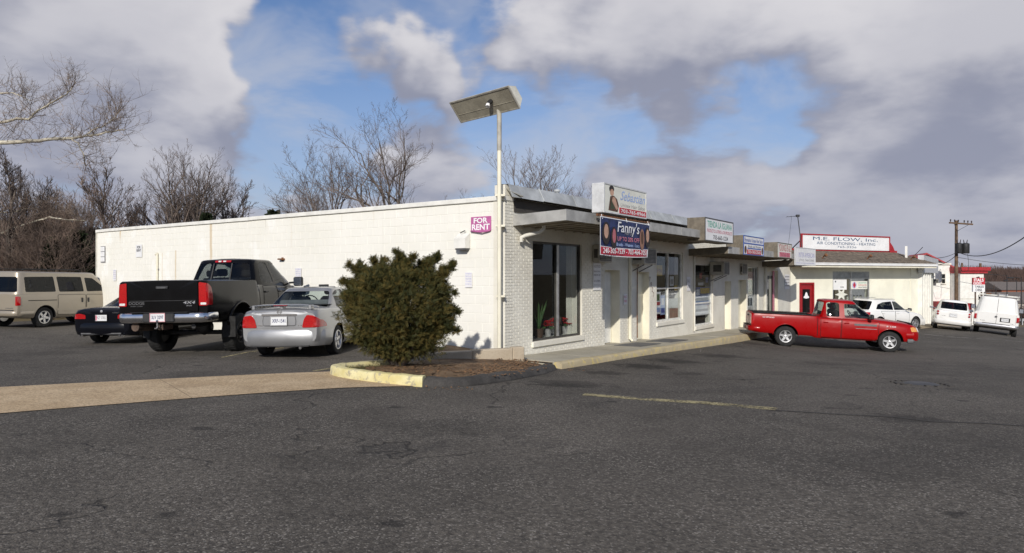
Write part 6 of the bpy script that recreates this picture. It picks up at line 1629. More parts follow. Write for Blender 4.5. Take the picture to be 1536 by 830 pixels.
# ---- red extended-cab pickup ---------------------------------------------------
def red_pickup():
    L, W = 5.72, 1.99; hw = W/2
    c = Car('red_pickup', 'faded red extended-cab pickup standing in front of the shops', 'pickup truck', L, W, 'paint_red', dict(
        zb=[(0, .52), (.12, .47), (.8, .44), (2.1, .42), (2.3, .36), (4.6, .36), (5.2, .38), (5.72, .44)],
        zt=[(0, 1.175), (.05, 1.19), (2.28, 1.19), (2.32, 1.18), (3.2, 1.17), (4.2, 1.17), (4.45, 1.155), (5.2, 1.09), (5.52, 1.03), (5.66, .95), (5.72, .86)],
        zs=[(0, 1.15), (.05, 1.17), (2.28, 1.17), (2.36, 1.13), (3.2, 1.13), (4.3, 1.11), (5.0, 1.05), (5.5, .97), (5.66, .90), (5.72, .80)],
        w=[(0, hw*.94), (.04, hw*.96), (.5, hw*.985), (1.2, hw), (2.2, hw*.98), (2.4, hw*.97), (4.2, hw*.97), (4.9, hw), (5.3, hw*.98), (5.6, hw*.90), (5.72, hw*.78)], tum=[(0, .97), (2.2, .97), (2.4, .94), (5.72, .90)]), [2.25, 2.3, 2.35])
    c.cabin(1.09, 1.80, (2.36, 2.52, 1.0), (4.42, 3.62, .92), (.885, .69, 1.15), 6.0, .06, .06)
    mb = MB(); mb.box(.10, 2.24, -hw+.16, hw-.16, .80, 1.5); bool_cut(c.body, [mb])
    c.wheels(1.22, 4.75, .37, 1.70, .25, 'spoke5', 'alloy', .58, .075, flare=('paint_red', .016), fsteer=-.10, cutw=.42)
    c.windows(side=[[(2.62, 1.18), (2.62, 1.66), (2.70, 1.70), (3.0, 1.70), (3.06, 1.64), (3.06, 1.18)], [(3.24, 1.16), (3.22, 1.66), (3.62, 1.66), (3.80, 1.60), (4.22, 1.16)]],
              rear=[(-.70, 1.23), (.70, 1.23), (.62, 1.69), (-.62, 1.69)], front=[(-.78, 1.18), (.78, 1.18), (.64, 1.69), (-.64, 1.69)], glass='clear_glass', rglass='mid_glass')
    for y in (-.40, .40): c.seat(3.1, y, .92, .52, .50, 'cabin_dark')
    c.dash(4.05, 1.20, .72); mb = MB(); mb.cbox(2.52, 2.62, -.7, .7, .95, 1.34, .04); mb.build('rear_bench', 'cabin_dark', c.root)
    for (a, b) in ((.0, 2.28),):
        for sg in (-1, 1): mb = MB(); y0, y1 = sorted((sg*(hw*.965-.15), sg*(hw*.97+.0))); mb.cbox(.06, 2.26, y0, y1, 1.186, 1.205, .006); mb.build('bed_rail_cap', 'black_plastic', c.root)
    tg = c.patch('tailgate', [(-.74, .62), (-.74, 1.16), (.74, 1.16), (.74, .62)], 'rear', 'paint_red', .02, 'body', None, .03, .1, .02)
    mb = MB(); mb.cbox(-.05, -.02, -.12, .12, 1.03, 1.09, .01); mb.build('tailgate_handle', 'black_plastic', tg)
    for sg in (-1, 1):
        c.patch('tail_light', [(sg*.765, .74), (sg*.765, 1.13), (sg*.925, 1.12), (sg*.935, .74)], 'rear', 'lamp_red', .016, 'body', None, .02, .06, .03)
        c.patch('tail_light_wrap', [(.0, .745), (.0, 1.12), (.10, 1.10), (.10, .75)], 'right' if sg < 0 else 'left', 'lamp_red', .010, 'body', None, .02, .06, .02)
        vw = 'right' if sg < 0 else 'left'
        c.strip('rub_mark', [(3.55, .935), (4.30, .935)], vw, 'grey_plastic', .07, .010); c.strip('rub_mark', [(3.6, .80), (4.3, .80)], vw, 'ink_grey', .012, .009)
        c.strip('bed_gap', [(2.31, .40), (2.31, 1.15)], vw, 'well_dark', .022, .004)
        c.side_text('F 150', 4.62, 4.92, .90, .945, sg, 'ink_white'); c.side_text('4x2 OFF ROAD', .38, .80, 1.03, 1.075, sg, 'ink_white')
        c.strip('rocker_step', [(2.45, .39), (4.2, .39)], vw, 'black_plastic', .05, .03)
    b = c.bumper(True, .50, .70, .13, .30, 'paint_red', hw*.97, .05); mb = MB(); mb.box(-.14, -.02, -.55, .55, .702, .712); mb.build('step_pad', 'black_plastic', b); c.plate(-.165, .60, 'YTX 218', frame='dark_metal')
    c.bumper(False, .52, .74, .05, .45, 'paint_red', hw*.985, .20); v_ = c.bumper(False, .36, .52, .04, .40, 'grey_plastic', hw*.97, .20, 'front_valance')
    for sg in (-1, 1):
        c.patch('headlight', [(sg*.52, .78), (sg*.54, .93), (sg*.78, .90), (sg*.80, .76)], 'front', 'lamp_clear', .02, 'body', None, .02, .06, .03)
        c.patch('corner_lamp', [(5.44, .77), (5.40, .92), (5.50, .94), (5.63, .91), (5.66, .78)], 'right' if sg < 0 else 'left', 'lamp_amber', .012, 'body', None, .02, .05, .02)
    c.patch('grille', [(-.46, .74), (-.48, .94), (.48, .94), (.46, .74)], 'front', 'black_plastic', .012, 'body')
    mb = MB(); vs = [(5.42, -.72, 1.03), (5.42, .72, 1.03), (5.56, .66, .99), (5.56, -.66, .99), (5.44, -.72, 1.09), (5.44, .72, 1.09), (5.55, .66, 1.05), (5.55, -.66, 1.05)]; mb.add(vs, [(0, 3, 2, 1), (4, 5, 6, 7), (0, 1, 5, 4), (1, 2, 6, 5), (2, 3, 7, 6), (3, 0, 4, 7)]); mb.build('bonnet_deflector', 'black_plastic', c.root)
    c.doors([[(2.42, 1.13), (2.42, .42), (3.10, .40), (3.12, 1.13)], [(3.145, 1.13), (3.13, .40), (4.34, .40), (4.38, 1.08)]], hm='paint_red', zh=.97)
    c.mirrors(4.08, 1.24, .98, (.12, .22, .18))
    a = radians(103); rt = Vector((cos(a), -sin(a))); q = gpix(1181, 519); c.place(Vector((q.x, q.y))-rt*.80, 103, sc=.93)
red_pickup()

# ---- white crossover ---------------------------------------------------------------
def white_suv():
    L, W = 4.66, 1.85; hw = W/2
    c = Car('white_crossover', 'white crossover with dark rear glass parked against the cream building', 'car', L, W, 'paint_white', dict(
        zb=[(0, .42), (.12, .34), (.5, .26), (1, .24), (3.7, .24), (4.3, .26), (4.66, .34)],
        zt=[(0, 1.0), (.1, 1.06), (.4, 1.08), (3.0, 1.05), (3.4, 1.03), (4.0, .94), (4.4, .82), (4.66, .64)],
        zs=[(0, .96), (.1, 1.02), (1, 1.04), (3.0, .98), (3.6, .92), (4.3, .78), (4.66, .58)],
        w=[(0, hw*.86), (.05, hw*.91), (.2, hw*.95), (.6, hw*.99), (1.2, hw), (3.5, hw), (4.1, hw*.96), (4.45, hw*.86), (4.66, hw*.70)]), [])
    c.cabin(1.0, 1.62, (.10, .62, .8), (3.42, 2.50, .9), (.82, .60, 1.2), 5.5, .05, .05)
    c.wheels(.92, 3.67, .355, 1.58, .225, 'spoke5')
    c.windows(side=[[(.75, 1.12), (.95, 1.36), (1.35, 1.47), (2.02, 1.52), (2.02, 1.08)], [(2.09, 1.08), (2.09, 1.52), (2.48, 1.50), (3.08, 1.08)]], rear=[(-.68, 1.08), (.68, 1.08), (.56, 1.52), (-.56, 1.52)], front=[(-.72, 1.08), (.72, 1.08), (.56, 1.52), (-.56, 1.52)], glass='tint_glass', fglass='clear_glass')
    for x in (2.2, 1.3):
        for y in (-.38, .38): c.seat(x, y, .85, .48, .45, 'cabin_dark')
    c.dash(3.05, 1.08, .7); c.bumper(True, .30, .64, .06, .6, None, hw*.98, .14); c.bumper(False, .26, .60, .03, .5, None, hw*.97, .24)
    for sg in (-1, 1):
        c.patch('tail_light', [(sg*.56, .78), (sg*.58, .96), (sg*.76, .99), (sg*.80, .80)], 'rear', 'lamp_red', .012, 'body', None, .03, .06, .03); c.patch('tail_light_wrap', [(.02, .80), (.02, .98), (.26, .97), (.20, .84)], 'right' if sg < 0 else 'left', 'lamp_red', .008, 'body', None, .03, .06, .02)
        c.patch('headlight', [(sg*.44, .62), (sg*.46, .76), (sg*.78, .78), (sg*.76, .60)], 'front', 'lamp_clear', .012, 'body')
    c.plate(-.03, .80, 'JPN 8827', ink='ink_grey', frame='dark_metal'); c.doors([[(1.0, 1.02), (1.18, .72), (1.36, .36), (2.05, .32), (2.05, 1.02)], [(2.075, 1.02), (2.075, .32), (3.1, .32), (3.14, 1.0)]], hm='paint_white', zh=.92); c.mirrors(2.98, 1.12, .92, (.11, .2, .15))
    c.patch('grille', [(-.36, .56), (-.38, .70), (.38, .70), (.36, .56)], 'front', 'black_plastic', .01, 'body')
    for sg in (-1, 1): mb = MB(); mb.tube([(.9, sg*.56, 1.60), (1.0, sg*.56, 1.635), (2.3, sg*.55, 1.64), (2.4, sg*.55, 1.60)], .014, 6); mb.build('roof_rail', 'alloy', c.root)
    a = radians(66); hd = Vector((sin(a), cos(a))); rt = Vector((cos(a), -sin(a))); q = gpix(1370, 494.5); c.place(q-hd*2.75-rt*.79, 66)
white_suv()

# ---- white rounded hatchback ---------------------------------------------------------
def white_hatch():
    L, W = 4.29, 1.75; hw = W/2
    c = Car('white_hatchback', 'rounded white hatchback with round tail lights parked below the utility pole', 'car', L, W, 'paint_white', dict(
        zb=[(0, .38), (.1, .32), (.5, .24), (3.6, .22), (4.29, .32)],
        zt=[(0, .98), (.08, 1.03), (.3, 1.05), (2.8, 1.05), (3.2, 1.03), (3.8, .95), (4.1, .82), (4.29, .62)],
        zs=[(0, .94), (.1, 1.0), (1, 1.01), (2.8, .98), (3.6, .88), (4.1, .74), (4.29, .56)],
        w=[(0, hw*.82), (.05, hw*.88), (.2, hw*.94), (.6, hw*.99), (1.2, hw), (3.2, hw*.98), (3.8, hw*.92), (4.1, hw*.80), (4.29, hw*.62)]), [])
    c.cabin(.98, 1.60, (.09, .42, .85), (3.02, 2.25, .9), (.775, .60, 1.2), 4.5, .05, .06)
    c.wheels(.82, 3.43, .32, 1.48, .20, 'spoke5')
    c.windows(side=[[(.75, 1.08), (.85, 1.45), (1.30, 1.50), (1.32, 1.08)], [(1.38, 1.06), (1.36, 1.50), (2.0, 1.50), (2.0, 1.06)], [(2.07, 1.06), (2.06, 1.50), (2.30, 1.46), (2.75, 1.06)]], rear=[(-.60, 1.10), (.60, 1.10), (.56, 1.47), (-.56, 1.47)], front=[(-.66, 1.06), (.66, 1.06), (.54, 1.50), (-.54, 1.50)], glass='tint_glass', fglass='clear_glass')
    for x in (2.0, 1.1):
        for y in (-.36, .36): c.seat(x, y, .85, .46, .48, 'cabin_grey')
    c.dash(2.7, 1.08, .62); c.bumper(True, .30, .58, .08, .5, None, hw*.98, .12); c.bumper(False, .26, .56, .05, .5, None, hw*.96, .2)
    for sg in (-1, 1):
        for (z, m_) in ((.93, 'lamp_red'), (.80, 'lamp_dark_red')):
            P = [(sg*.70+.055*cos(k*pi/5), z+.055*sin(k*pi/5)) for k in range(10)]; c.patch('tail_light', P, 'rear', m_, .02, 'body', None, 0, .05, .03)
        c.patch('headlight', [(sg*.42, .68), (sg*.44, .80), (sg*.62, .80), (sg*.62, .68)], 'front', 'lamp_clear', .012, 'body')
    c.patch('tailgate', [(-.56, .58), (-.58, .98), (.58, .98), (.56, .58)], 'rear', 'paint_white', .006, 'body', None, .05, .09, .01); c.plate(-.03, .80, 'JTW 6603', ink='ink_grey', frame='alloy')
    c.rear_text('CRUISER', .52, .34, .72, .745, 'grey_plastic')
    c.doors([[(.92, 1.0), (1.05, .7), (1.2, .36), (1.68, .32), (1.70, 1.0)], [(1.72, 1.0), (1.70, .32), (2.7, .32), (2.76, .98)]], zh=.90); c.mirrors(2.66, 1.1, .86, (.11, .18, .13), 'paint_white')
    mb = MB(); mb.tube([(-.05, .38, .28), (.3, .38, .30)], .03, 8); mb.build('exhaust', 'dark_metal', c.root)
    a = radians(30); hd = Vector((sin(a), cos(a))); rt = Vector((cos(a), -sin(a))); c.place(Vector((23.55, 36.65)), 30)
white_hatch()

# ---- white work van with rack -----------------------------------------------------------
def work_van():
    L, W = 5.38, 2.02; hw = W/2
    c = Car('work_van', 'white cargo van with a ladder rack parked on the sloping pavement', 'van', L, W, 'paint_white', dict(
        zb=[(0, .50), (.1, .44), (.6, .38), (4.7, .36), (5.38, .42)], zt=[(0, 1.22), (3.9, 1.22), (4.2, 1.21), (4.9, 1.12), (5.2, 1.0), (5.38, .80)], zs=[(0, 1.21), (3.8, 1.21), (4.3, 1.14), (4.9, 1.04), (5.38, .74)],
        w=[(0, hw*.965), (.05, hw*.98), (.3, hw), (3.8, hw*.99), (4.6, hw*.95), (5.1, hw*.88), (5.38, hw*.74)], tum=[(0, .975), (3.6, .97), (5.38, .90)], bulge=.6), [])
    c.cabin(1.19, 2.08, (.012, .10, 1.0), (4.35, 3.55, .92), (hw*.972, hw*.80, 1.3), 9.0, .06, .07)
    c.wheels(1.12, 4.62, .37, 1.70, .23, 'disc8', 'alloy', .58, .07, cutw=.42)
    c.windows(side=[[(2.95, 1.32), (2.92, 1.84), (3.35, 1.82), (3.98, 1.34)]], front=[(-.82, 1.34), (.82, 1.34), (.70, 1.86), (-.70, 1.86)], glass='tint_glass', fglass='clear_glass')
    for y in (-.45, .45): c.seat(2.95, y, .95, .5, .55, 'cabin_dark')
    c.dash(3.9, 1.25, .8); b = c.bumper(True, .46, .64, .12, .30, 'alloy', hw*.985, .04); mb = MB(); mb.box(-.13, -.02, -.6, .6, .642, .65); mb.build('step_pad', 'black_plastic', b); c.bumper(False, .42, .64, .06, .4, 'alloy', hw*.97, .12)
    for (on, a, b_) in (('body', .66, 1.18), ('gh', 1.24, 2.0)): c.strip('rear_door_gap', [(0, a), (0, b_)], 'rear', 'well_dark', .014, .005, on)
    for sg in (-1, 1):
        c.strip('rear_door_edge', [(sg*.84, .66), (sg*.84, 1.18)], 'rear', 'ink_grey', .010, .005); c.strip('rear_door_edge', [(sg*.82, 1.24), (sg*.72, 1.92)], 'rear', 'ink_grey', .010, .005, 'gh')
        c.patch('tail_light', [(sg*.87, .80), (sg*.87, 1.08), (sg*.965, 1.08), (sg*.965, .80)], 'rear', 'lamp_red', .02, 'body', None, .01, .06, .03); c.patch('tail_light_wrap', [(.0, .80), (.0, 1.08), (.09, 1.08), (.09, .80)], 'right' if sg < 0 else 'left', 'lamp_red', .014, 'body', None, .01, .06, .02)
        for z in (.8, 1.05): mb = MB(); y0, y1 = sorted((sg*.90, sg*.99)); mb.cbox(-.02, .03, y0-.0, y1, z-.2-.03, z-.2+.03, .008); mb.build('hinge', 'grey_plastic', c.root)
        c.patch('headlight', [(sg*.58, .80), (sg*.58, .96), (sg*.82, .95), (sg*.80, .78)], 'front', 'lamp_clear', .012, 'body')
    c.plate(-.03, .88, 'TNK 5527', y=-.38, ink='ink_grey', frame='black_plastic', w=.32, h=.16); mb = MB(); mb.cbox(-.022, -.004, -.60, -.16, .77, .99, .01); mb.build('plate_mount', 'black_plastic', c.root)
    mb = MB(); mb.cbox(-.05, -.015, -.03, .07, .98, 1.06, .01); mb.build('rear_handle', 'grey_plastic', c.root); c.rear_text('E-350', .70, .50, .74, .77, 'grey_plastic'); c.rear_text('FORD', -.62, -.76, .70, .725, 'grey_plastic')
    c.doors([[(2.85, 1.18), (2.84, .48), (3.75, .46), (4.05, .8), (4.06, 1.16)]], zh=1.05); c.mirrors(3.80, 1.42, 1.03, (.12, .22, .26))
    c.patch('grille', [(-.5, .72), (-.52, .98), (.52, .98), (.5, .72)], 'front', 'black_plastic', .01, 'body')
    for x in (.25, 1.6, 3.0):
        mb = MB(); mb.tube([(x, -.86, 2.0), (x, -.88, 2.16), (x, .88, 2.16), (x, .86, 2.0)], .025, 6); mb.build('rack_bar', 'white_paint', c.root)
    for sg in (-1, 1): mb = MB(); mb.tube([(.15, sg*.87, 2.17), (3.2, sg*.87, 2.17)], .022, 6); mb.build('rack_rail', 'white_paint', c.root); mb = MB(); vs = [(.18, sg*.86, 2.0), (.45, sg*.86, 2.0), (.40, sg*.90, 2.32), (.15, sg*.90, 2.32)]; mb.quad(*vs); mb.quad(*[(x, y+.02, z) for x, y, z in vs][::-1]); mb.build('rack_upright', 'white_paint', c.root)
    for y in (-.35, .0):
        mb = MB(); mb.box(.1, 3.4, y-.02, y+.02, 2.19, 2.26); mb.build('ladder_rail', 'alloy', c.root)
    for k in range(11): mb = MB(); mb.tube([(.25+k*.3, -.35, 2.225), (.25+k*.3, .0, 2.225)], .014, 5); mb.build('ladder_rung', 'alloy', c.root)
    mb = MB(); mb.box(.2, 2.4, .35, .6, 2.19, 2.24); mb.build('plank', 'rust', c.root)
    c.place(Vector((25.35, 35.9)), 35, sc=.96)
work_van()
# ================================================================== the cream building beyond the strip
P0 = loc2w(LEN_F+.02, 0.0); GA = atan2(.425, .905); G = Vector((cos(GA), sin(GA))); GN = Vector((-sin(GA), cos(GA)))
def flow_g(px, v=0.0):
    k = (px-768)/FPX; b = P0-GN*v; return (k*b.y-b.x)/(G.x-k*G.y)
def flow_z(px, py, v=0.0):
    p = P0-GN*v+G*flow_g(px, v); return EYE+(HZ-py)/FPX*p.y
def cream_building():
    R = empty('cream_building', (P0.x, P0.y, 0), GA, 'cream block building with red roof trim and shingled eave joining the end of the strip', 'building')
    Lg = flow_g(1377); zt = 2.36; zb = -2.4; W0, W1 = flow_g(1249), flow_g(1304); zw1 = flow_z(1275, 406.5); zw0 = -.35
    D0, D1 = flow_g(1199), flow_g(1221); zd1 = flow_z(1210, 423)
    mb = MB()
    for (a, b, c, d) in ((0, D0, zb, zt), (D0, D1, zd1, zt), (D1, W0, zb, zt), (W0, W1, zw1, zt), (W0, W1, zb, zw0), (W1, Lg, zb, zt)): mb.box(a, b, 0, .3, c, d)
    mb.build('front_wall', 'cream_block', R)
    # control-joint pilasters and course lines
    for gx in (flow_g(1366),):
        mb = MB(); mb.box(gx-.03, gx+.03, -.02, .0, zb, zt-.02); mb.build('pilaster', 'cream_block', R)
    zc = zt-.1; k = 0
    mb = MB(); mb.box(D0, D0+.09, -.03, .12, -1.2, zd1); mb.box(D1-.09, D1, -.03, .12, -1.2, zd1); mb.box(D0+.09, D1-.09, -.03, .12, zd1-.10, zd1); fr = mb.build('door_frame', 'red_paint', R)
    mb = MB(); mb.cbox(D0+.093, D1-.093, .04, .09, -1.15, zd1-.103, .006); d = mb.build('door', 'red_paint', R, label='red door with a dark glazed light and white emblem')
    dm = (D0+D1)/2; mb = MB(); mb.box(dm-.26, dm+.26, .028, .039, -.3, zd1-.35); mb.build('door_pane', 'dark_glass', d)
    mb = MB(); cz = zd1-.75; blobs = []
    for (ex, ez, a, b) in ((0, .0, .17, .09), (0, .10, .10, .12), (0, .18, .06, .07), (-.13, -.02, .07, .05), (.13, -.02, .07, .05)): mb.quad(*[(dm+ex+a*cos(q), .0245-.0004*len(mb.f), cz+ez+b*sin(q)) for q in np.linspace(2*pi, 0, 13)[:-1]])
    mb.build('door_emblem', 'ink_white', d)
    # shop window with two bays and grey transom panels
    wm = (W0+W1)/2; root = empty('shop_window'); root.parent = R; zt2 = flow_z(1275, 416)
    for (a, b) in ((W0, wm-.03), (wm+.03, W1)):
        mb = MB(); mb.box(a+.03, b-.03, .03, .06, zt2, zw1-.04); mb.build('transom_panel', 'metal_flash', root)
        mb = MB(); mb.box(a+.03, b-.03, .08, .086, zw0, zt2-.05); mb.build('pane', 'shop_glass', root)
    for (a, b, c, dd) in ((W0, W0+.06, zw0, zw1), (W1-.06, W1, zw0, zw1), (wm-.05, wm+.05, zw0, zw1), (W0+.061, wm-.051, zw1-.05, zw1), (wm+.051, W1-.061, zw1-.05, zw1), (W0+.061, wm-.051, zt2-.06, zt2-.001), (wm+.051, W1-.061, zt2-.06, zt2-.001)):
        mb = MB(); mb.cbox(a, b, .0, .10, c, dd, .006); mb.build('frame', 'frame_alu', root)
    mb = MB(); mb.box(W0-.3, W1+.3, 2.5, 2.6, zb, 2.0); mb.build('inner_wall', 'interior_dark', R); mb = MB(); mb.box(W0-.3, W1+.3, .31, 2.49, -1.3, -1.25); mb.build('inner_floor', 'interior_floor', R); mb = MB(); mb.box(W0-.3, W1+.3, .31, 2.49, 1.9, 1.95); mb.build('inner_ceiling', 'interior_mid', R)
    for k in range(6): mb = MB(); x = wm+.25+k*.27; mb.box(x, x+.13, .7, .73, zw0, .55); mb.build('blind_slat', 'off_white', R)
    # shingled eave, gutter, red band
    ov = .98; ze = flow_z(1300, 393, ov); zr = flow_z(1300, 377, -1.5)
    rows = 9; mb = MB()
    mb.add([(-.3, -ov, ze), (Lg+.12, -ov, ze), (Lg+.12, 1.5, zr), (-.3, 1.5, zr), (-.3, -ov, ze-.05), (Lg+.12, -ov, ze-.05), (Lg+.12, 1.5, zr-.05), (-.3, 1.5, zr-.05)], [(0, 1, 2, 3), (7, 6, 5, 4), (0, 4, 5, 1), (1, 5, 6, 2), (2, 6, 7, 3), (3, 7, 4, 0)]); roof = mb.build('roof', 'shingle', R)
    mb = MB(); rnd = random.Random(8)
    for r_ in range(rows):
        f0, f1 = r_/rows, (r_+1.15)/rows; x = -.3-(rnd.random()*.3)
        while x < Lg+.1:
            wd = .30; x0, x1 = max(-.3, x+.004), min(Lg+.12, x+wd-.004)
            if x1 > x0: y0, y1 = -ov+(1.5+ov)*f0, -ov+(1.5+ov)*min(f1, 1); z0, z1 = ze+(zr-ze)*f0, ze+(zr-ze)*min(f1, 1); q = rnd.uniform(.008, .02); mb.quad((x0, y0, z0+q+.004), (x1, y0, z0+q+.004), (x1, y1, z1+.005), (x0, y1, z1+.005)); mb.quad((x0, y0, z0+.001), (x1, y0, z0+.001), (x1, y0, z0+q+.004), (x0, y0, z0+q+.004))
            x += wd
    mb.build('shingle_courses', 'shingle', roof, kind='stuff')
    mb = MB(); mb.box(-.3, Lg+.12, -ov-.10, -ov-.005, ze-.16, ze-.03); mb.box(-.3, Lg+.12, -ov-.125, -ov-.101, ze-.055, ze-.03); mb.build('gutter', 'sign_white', R)
    mb = MB(); mb.box(-.3, Lg+.12, -ov-.03, -ov-.004, ze-.27, ze-.165); mb.build('eave_board', 'cream_paint', R); mb = MB(); mb.box(-.29, Lg+.11, -ov, -.002, ze-.20, ze-.17); mb.build('soffit', 'cream_paint', R)
    for gx in (flow_g(1226), flow_g(1293), flow_g(1358)):
        mb = MB(); mb.tube([(gx, -.3, ze+.18), (gx, -.42, ze+.34)], [.03, .03], 6); mb.lathe([(0, .0), (.06, .02), (.09, .10), (.09, .14), (0, .14)], 10, Matrix.Translation((gx, -.45, ze+.32)) @ Matrix.Rotation(1.0, 4, 'X')); mb.build('sign_lamp', 'rust', R, smooth=40)
    zs0 = flow_z(1260, 374, -1.5); zs1 = flow_z(1260, 355, -1.5)
    mb = MB(); mb.box(-.3, Lg+.3, 1.505, 1.75, zr-.3, zs0+.02); mb.build('red_band', 'trim_red', R)
    mb = MB(); mb.box(-.3, Lg-.2, 1.76, 9, 2.2, 2.6); mb.build('rear_roof', 'roof_gravel', R)
    # side of the building, running away down the hill: pilasters under a lilac-white fascia
    d = Vector((F.x*G.x+F.y*G.y, F.x*GN.x+F.y*GN.y)); n_ = Vector((d.y, -d.x))
    def Q(k, o, z): p = Vector((Lg, 0))+d*k+n_*o; return (p.x, p.y, z)
    def qbox(k0, k1, o0, o1, z0, z1, nm, mt):
        mb = MB(); mb.add([Q(k0, o0, z0), Q(k1, o0, z0), Q(k1, o1, z0), Q(k0, o1, z0), Q(k0, o0, z1), Q(k1, o0, z1), Q(k1, o1, z1), Q(k0, o1, z1)], [(0, 3, 2, 1), (4, 5, 6, 7), (0, 1, 5, 4), (1, 2, 6, 5), (2, 3, 7, 6), (3, 0, 4, 7)]); return mb.build(nm, mt, R, recalc=True)
    qbox(.32, 12, -.3, -.02, -3.2, 2.3, 'side_wall', 'cream_block'); qbox(-.15, 12, .01, .30, flow_z(1378, 408), flow_z(1378, 386)+.15, 'side_fascia', 'sign_grey')
    for k in (0.0, 1.6, 3.2, 4.8, 6.4): qbox(k, k+.3, -.02, .22, -3, flow_z(1378, 408)-.01, 'pilaster', 'white_paint')
    qbox(-.05, .25, -.1, .18, 2.35, 2.35+.28, 'corner_block', 'cream_paint')
    qbox(-.6, -.48, -.6, -.48, 2.4, 3.35, 'white_post', 'white_paint')
    mb = MB(); mb.add([Q(.5, -6, 2.3), Q(14, -6, 2.3), Q(14, -.1, 2.3), Q(.5, -.1, 2.3), Q(1, -4.5, 3.05), Q(13, -4.5, 3.05)], [(0, 1, 5, 4), (2, 3, 4, 5), (0, 4, 3), (1, 2, 5)]); mb.build('red_side_roof', 'trim_red', R, recalc=True)
    # big roof sign
    s0, s1 = flow_g(1203.5, -1.45), flow_g(1333.6, -1.45)
    p = P0+GN*1.45+G*s0; S_ = empty('roof_sign', (p.x, p.y, zs0), GA, 'long white roof sign with blue lettering and red frame for an air conditioning firm', 'sign'); w = s1-s0; h = zs1-zs0+.06
    mb = MB(); mb.box(0, w, 0, .05, 0, h); mb.build('panel', 'sign_white', S_)
    mb = MB(); e = .07
    for (a, b, c, dd) in ((-e, w+e, h, h+e), (-e, 0, -.01, h), (w, w+e, -.01, h)): mb.box(a, b, -.03, .12, c, dd)
    mb.build('red_frame', 'trim_red', S_)
    text(S_, 'M.E. FLOW, Inc.', w*.115, w*.86, h*.62, h*.90, -.006, 'ink_navy', 0, 0.0); text(S_, 'AIR CONDITIONING - HEATING', w*.155, w*.83, h*.36, h*.56, -.006, 'ink_navy', 0, .0); text(S_, '765-3336', w*.385, w*.605, h*.14, h*.28, -.006, 'ink_navy', 0, -.005)
    mb = MB(); mb.add([(w+e, 0, -.1), (w+e+.5, 0, -.1), (w+e+.3, 0, .25), (w+e, 0, .55), (w+e, .12, -.1), (w+e+.5, .12, -.1), (w+e+.3, .12, .25), (w+e, .12, .55)], [(0, 1, 2, 3), (7, 6, 5, 4), (0, 4, 5, 1), (1, 5, 6, 2), (2, 6, 7, 3), (3, 7, 4, 0)]); mb.build('scroll_bracket', 'trim_red', S_)
    for gx in (.3, w*.5, w-.3): mb = MB(); mb.tube([(gx, .12, h*.9), (gx, 1.2, -.1)], .03, 6); mb.build('brace', 'dark_metal', S_)
    # signs in the shop window
    def wsign(label, px0, px1, py0, py1, mat, parts):
        a, b = flow_g(px0, .02), flow_g(px1, .02); z0, z1 = flow_z(px0, py1, .02), flow_z(px0, py0, .02); p = P0-GN*.02+G*a
        r = empty('window_sign', (p.x, p.y, z0), GA, label, 'sign'); ww, hh = b-a, z1-z0; mb = MB(); mb.box(0, ww, 0, .012, 0, hh); mb.build('sheet', mat, r); return r, ww, hh
    r, ww, hh = wsign('white sign with a small black caption in the cream building window', 1250, 1270, 418.5, 434, 'sign_white', []); text(r, 'YORK', ww*.5, ww*.8, hh*.18, hh*.32, -.003, 'ink_dark', 0, .02); mb = MB(); mb.box(ww*.12, ww*.2, -.004, -.001, hh*.72, hh*.88); mb.build('mark', 'ink_dark', r)
    r, ww, hh = wsign('pale sign with a red diamond emblem in the cream building window', 1276.5, 1301, 421, 433, 'sign_cream', [])
    blob(r, 'emblem_ring', ell(ww*.2, hh*.5, ww*.13, hh*.42), -.002, 'ink_lilac'); blob(r, 'emblem_diamond', [(ww*.2, hh*.1), (ww*.29, hh*.5), (ww*.2, hh*.9), (ww*.11, hh*.5)], -.005, 'ink_red')
    for i, (ln, ik) in enumerate((('AIR CONDITIONING', 'ink_green'), ('FURNACES', 'ink_red'), ('HEATING', 'ink_dark'))): text(r, ln, ww*.45, ww*.95, hh*(.70-.28*i), hh*(.86-.28*i), -.004, ik, 0, .01)
    p = P0-GN*.02+G*flow_g(1262, .02); r = empty('star_decal', (p.x, p.y, flow_z(1262, 441)), GA, 'pale star decal on the lower glass of the cream building window', 'decal')
    mb = MB(); mb.quad(*[((.22 if k % 2 else .5)*cos(pi*k/6), -.001, (.22 if k % 2 else .5)*sin(pi*k/6)*.7) for k in range(12)]); mb.build('star', 'sign_cream', r)
cream_building()

# roof antenna between strip and cream building
def antenna():
    p = ray(1204, 34.5); r = empty('roof_antenna', (p.x, p.y, 2.65), 0, 'leaning television antenna mast on the shop roof behind the white roof sign', 'antenna'); top = ray(1196.5, 34.5, 323)-Vector((p.x, p.y, 2.65))
    mb = MB(); mb.tube([(0, 0, 0), tuple(top)], .022, 6); mb.build('mast', 'dark_metal', r)
    mb = MB(); a = top-Vector((.55, 0, .05)); b = top+Vector((.12, 0, 0)); mb.tube([a, b], .012, 5); mb.build('boom', 'dark_metal', r)
    for f in (.0, .3, .6, .9): q = a.lerp(b, f); mb = MB(); mb.tube([q+Vector((-.1, -.35, 0)), q+Vector((.1, .35, 0))], .007, 4); mb.build('element', 'dark_metal', r)
    mb = MB(); mb.tube([top-Vector((.3, 0, .03)), Vector((-.75, 0, .3))], .007, 4); mb.build('guy_wire', 'wire', r)
    mb = MB(); mb.box(-.07, .07, -.07, .07, top.z-.06, top.z+.06, Matrix.Translation((top.x, top.y, 0))); mb.build('rotor', 'dark_metal', r)
antenna()

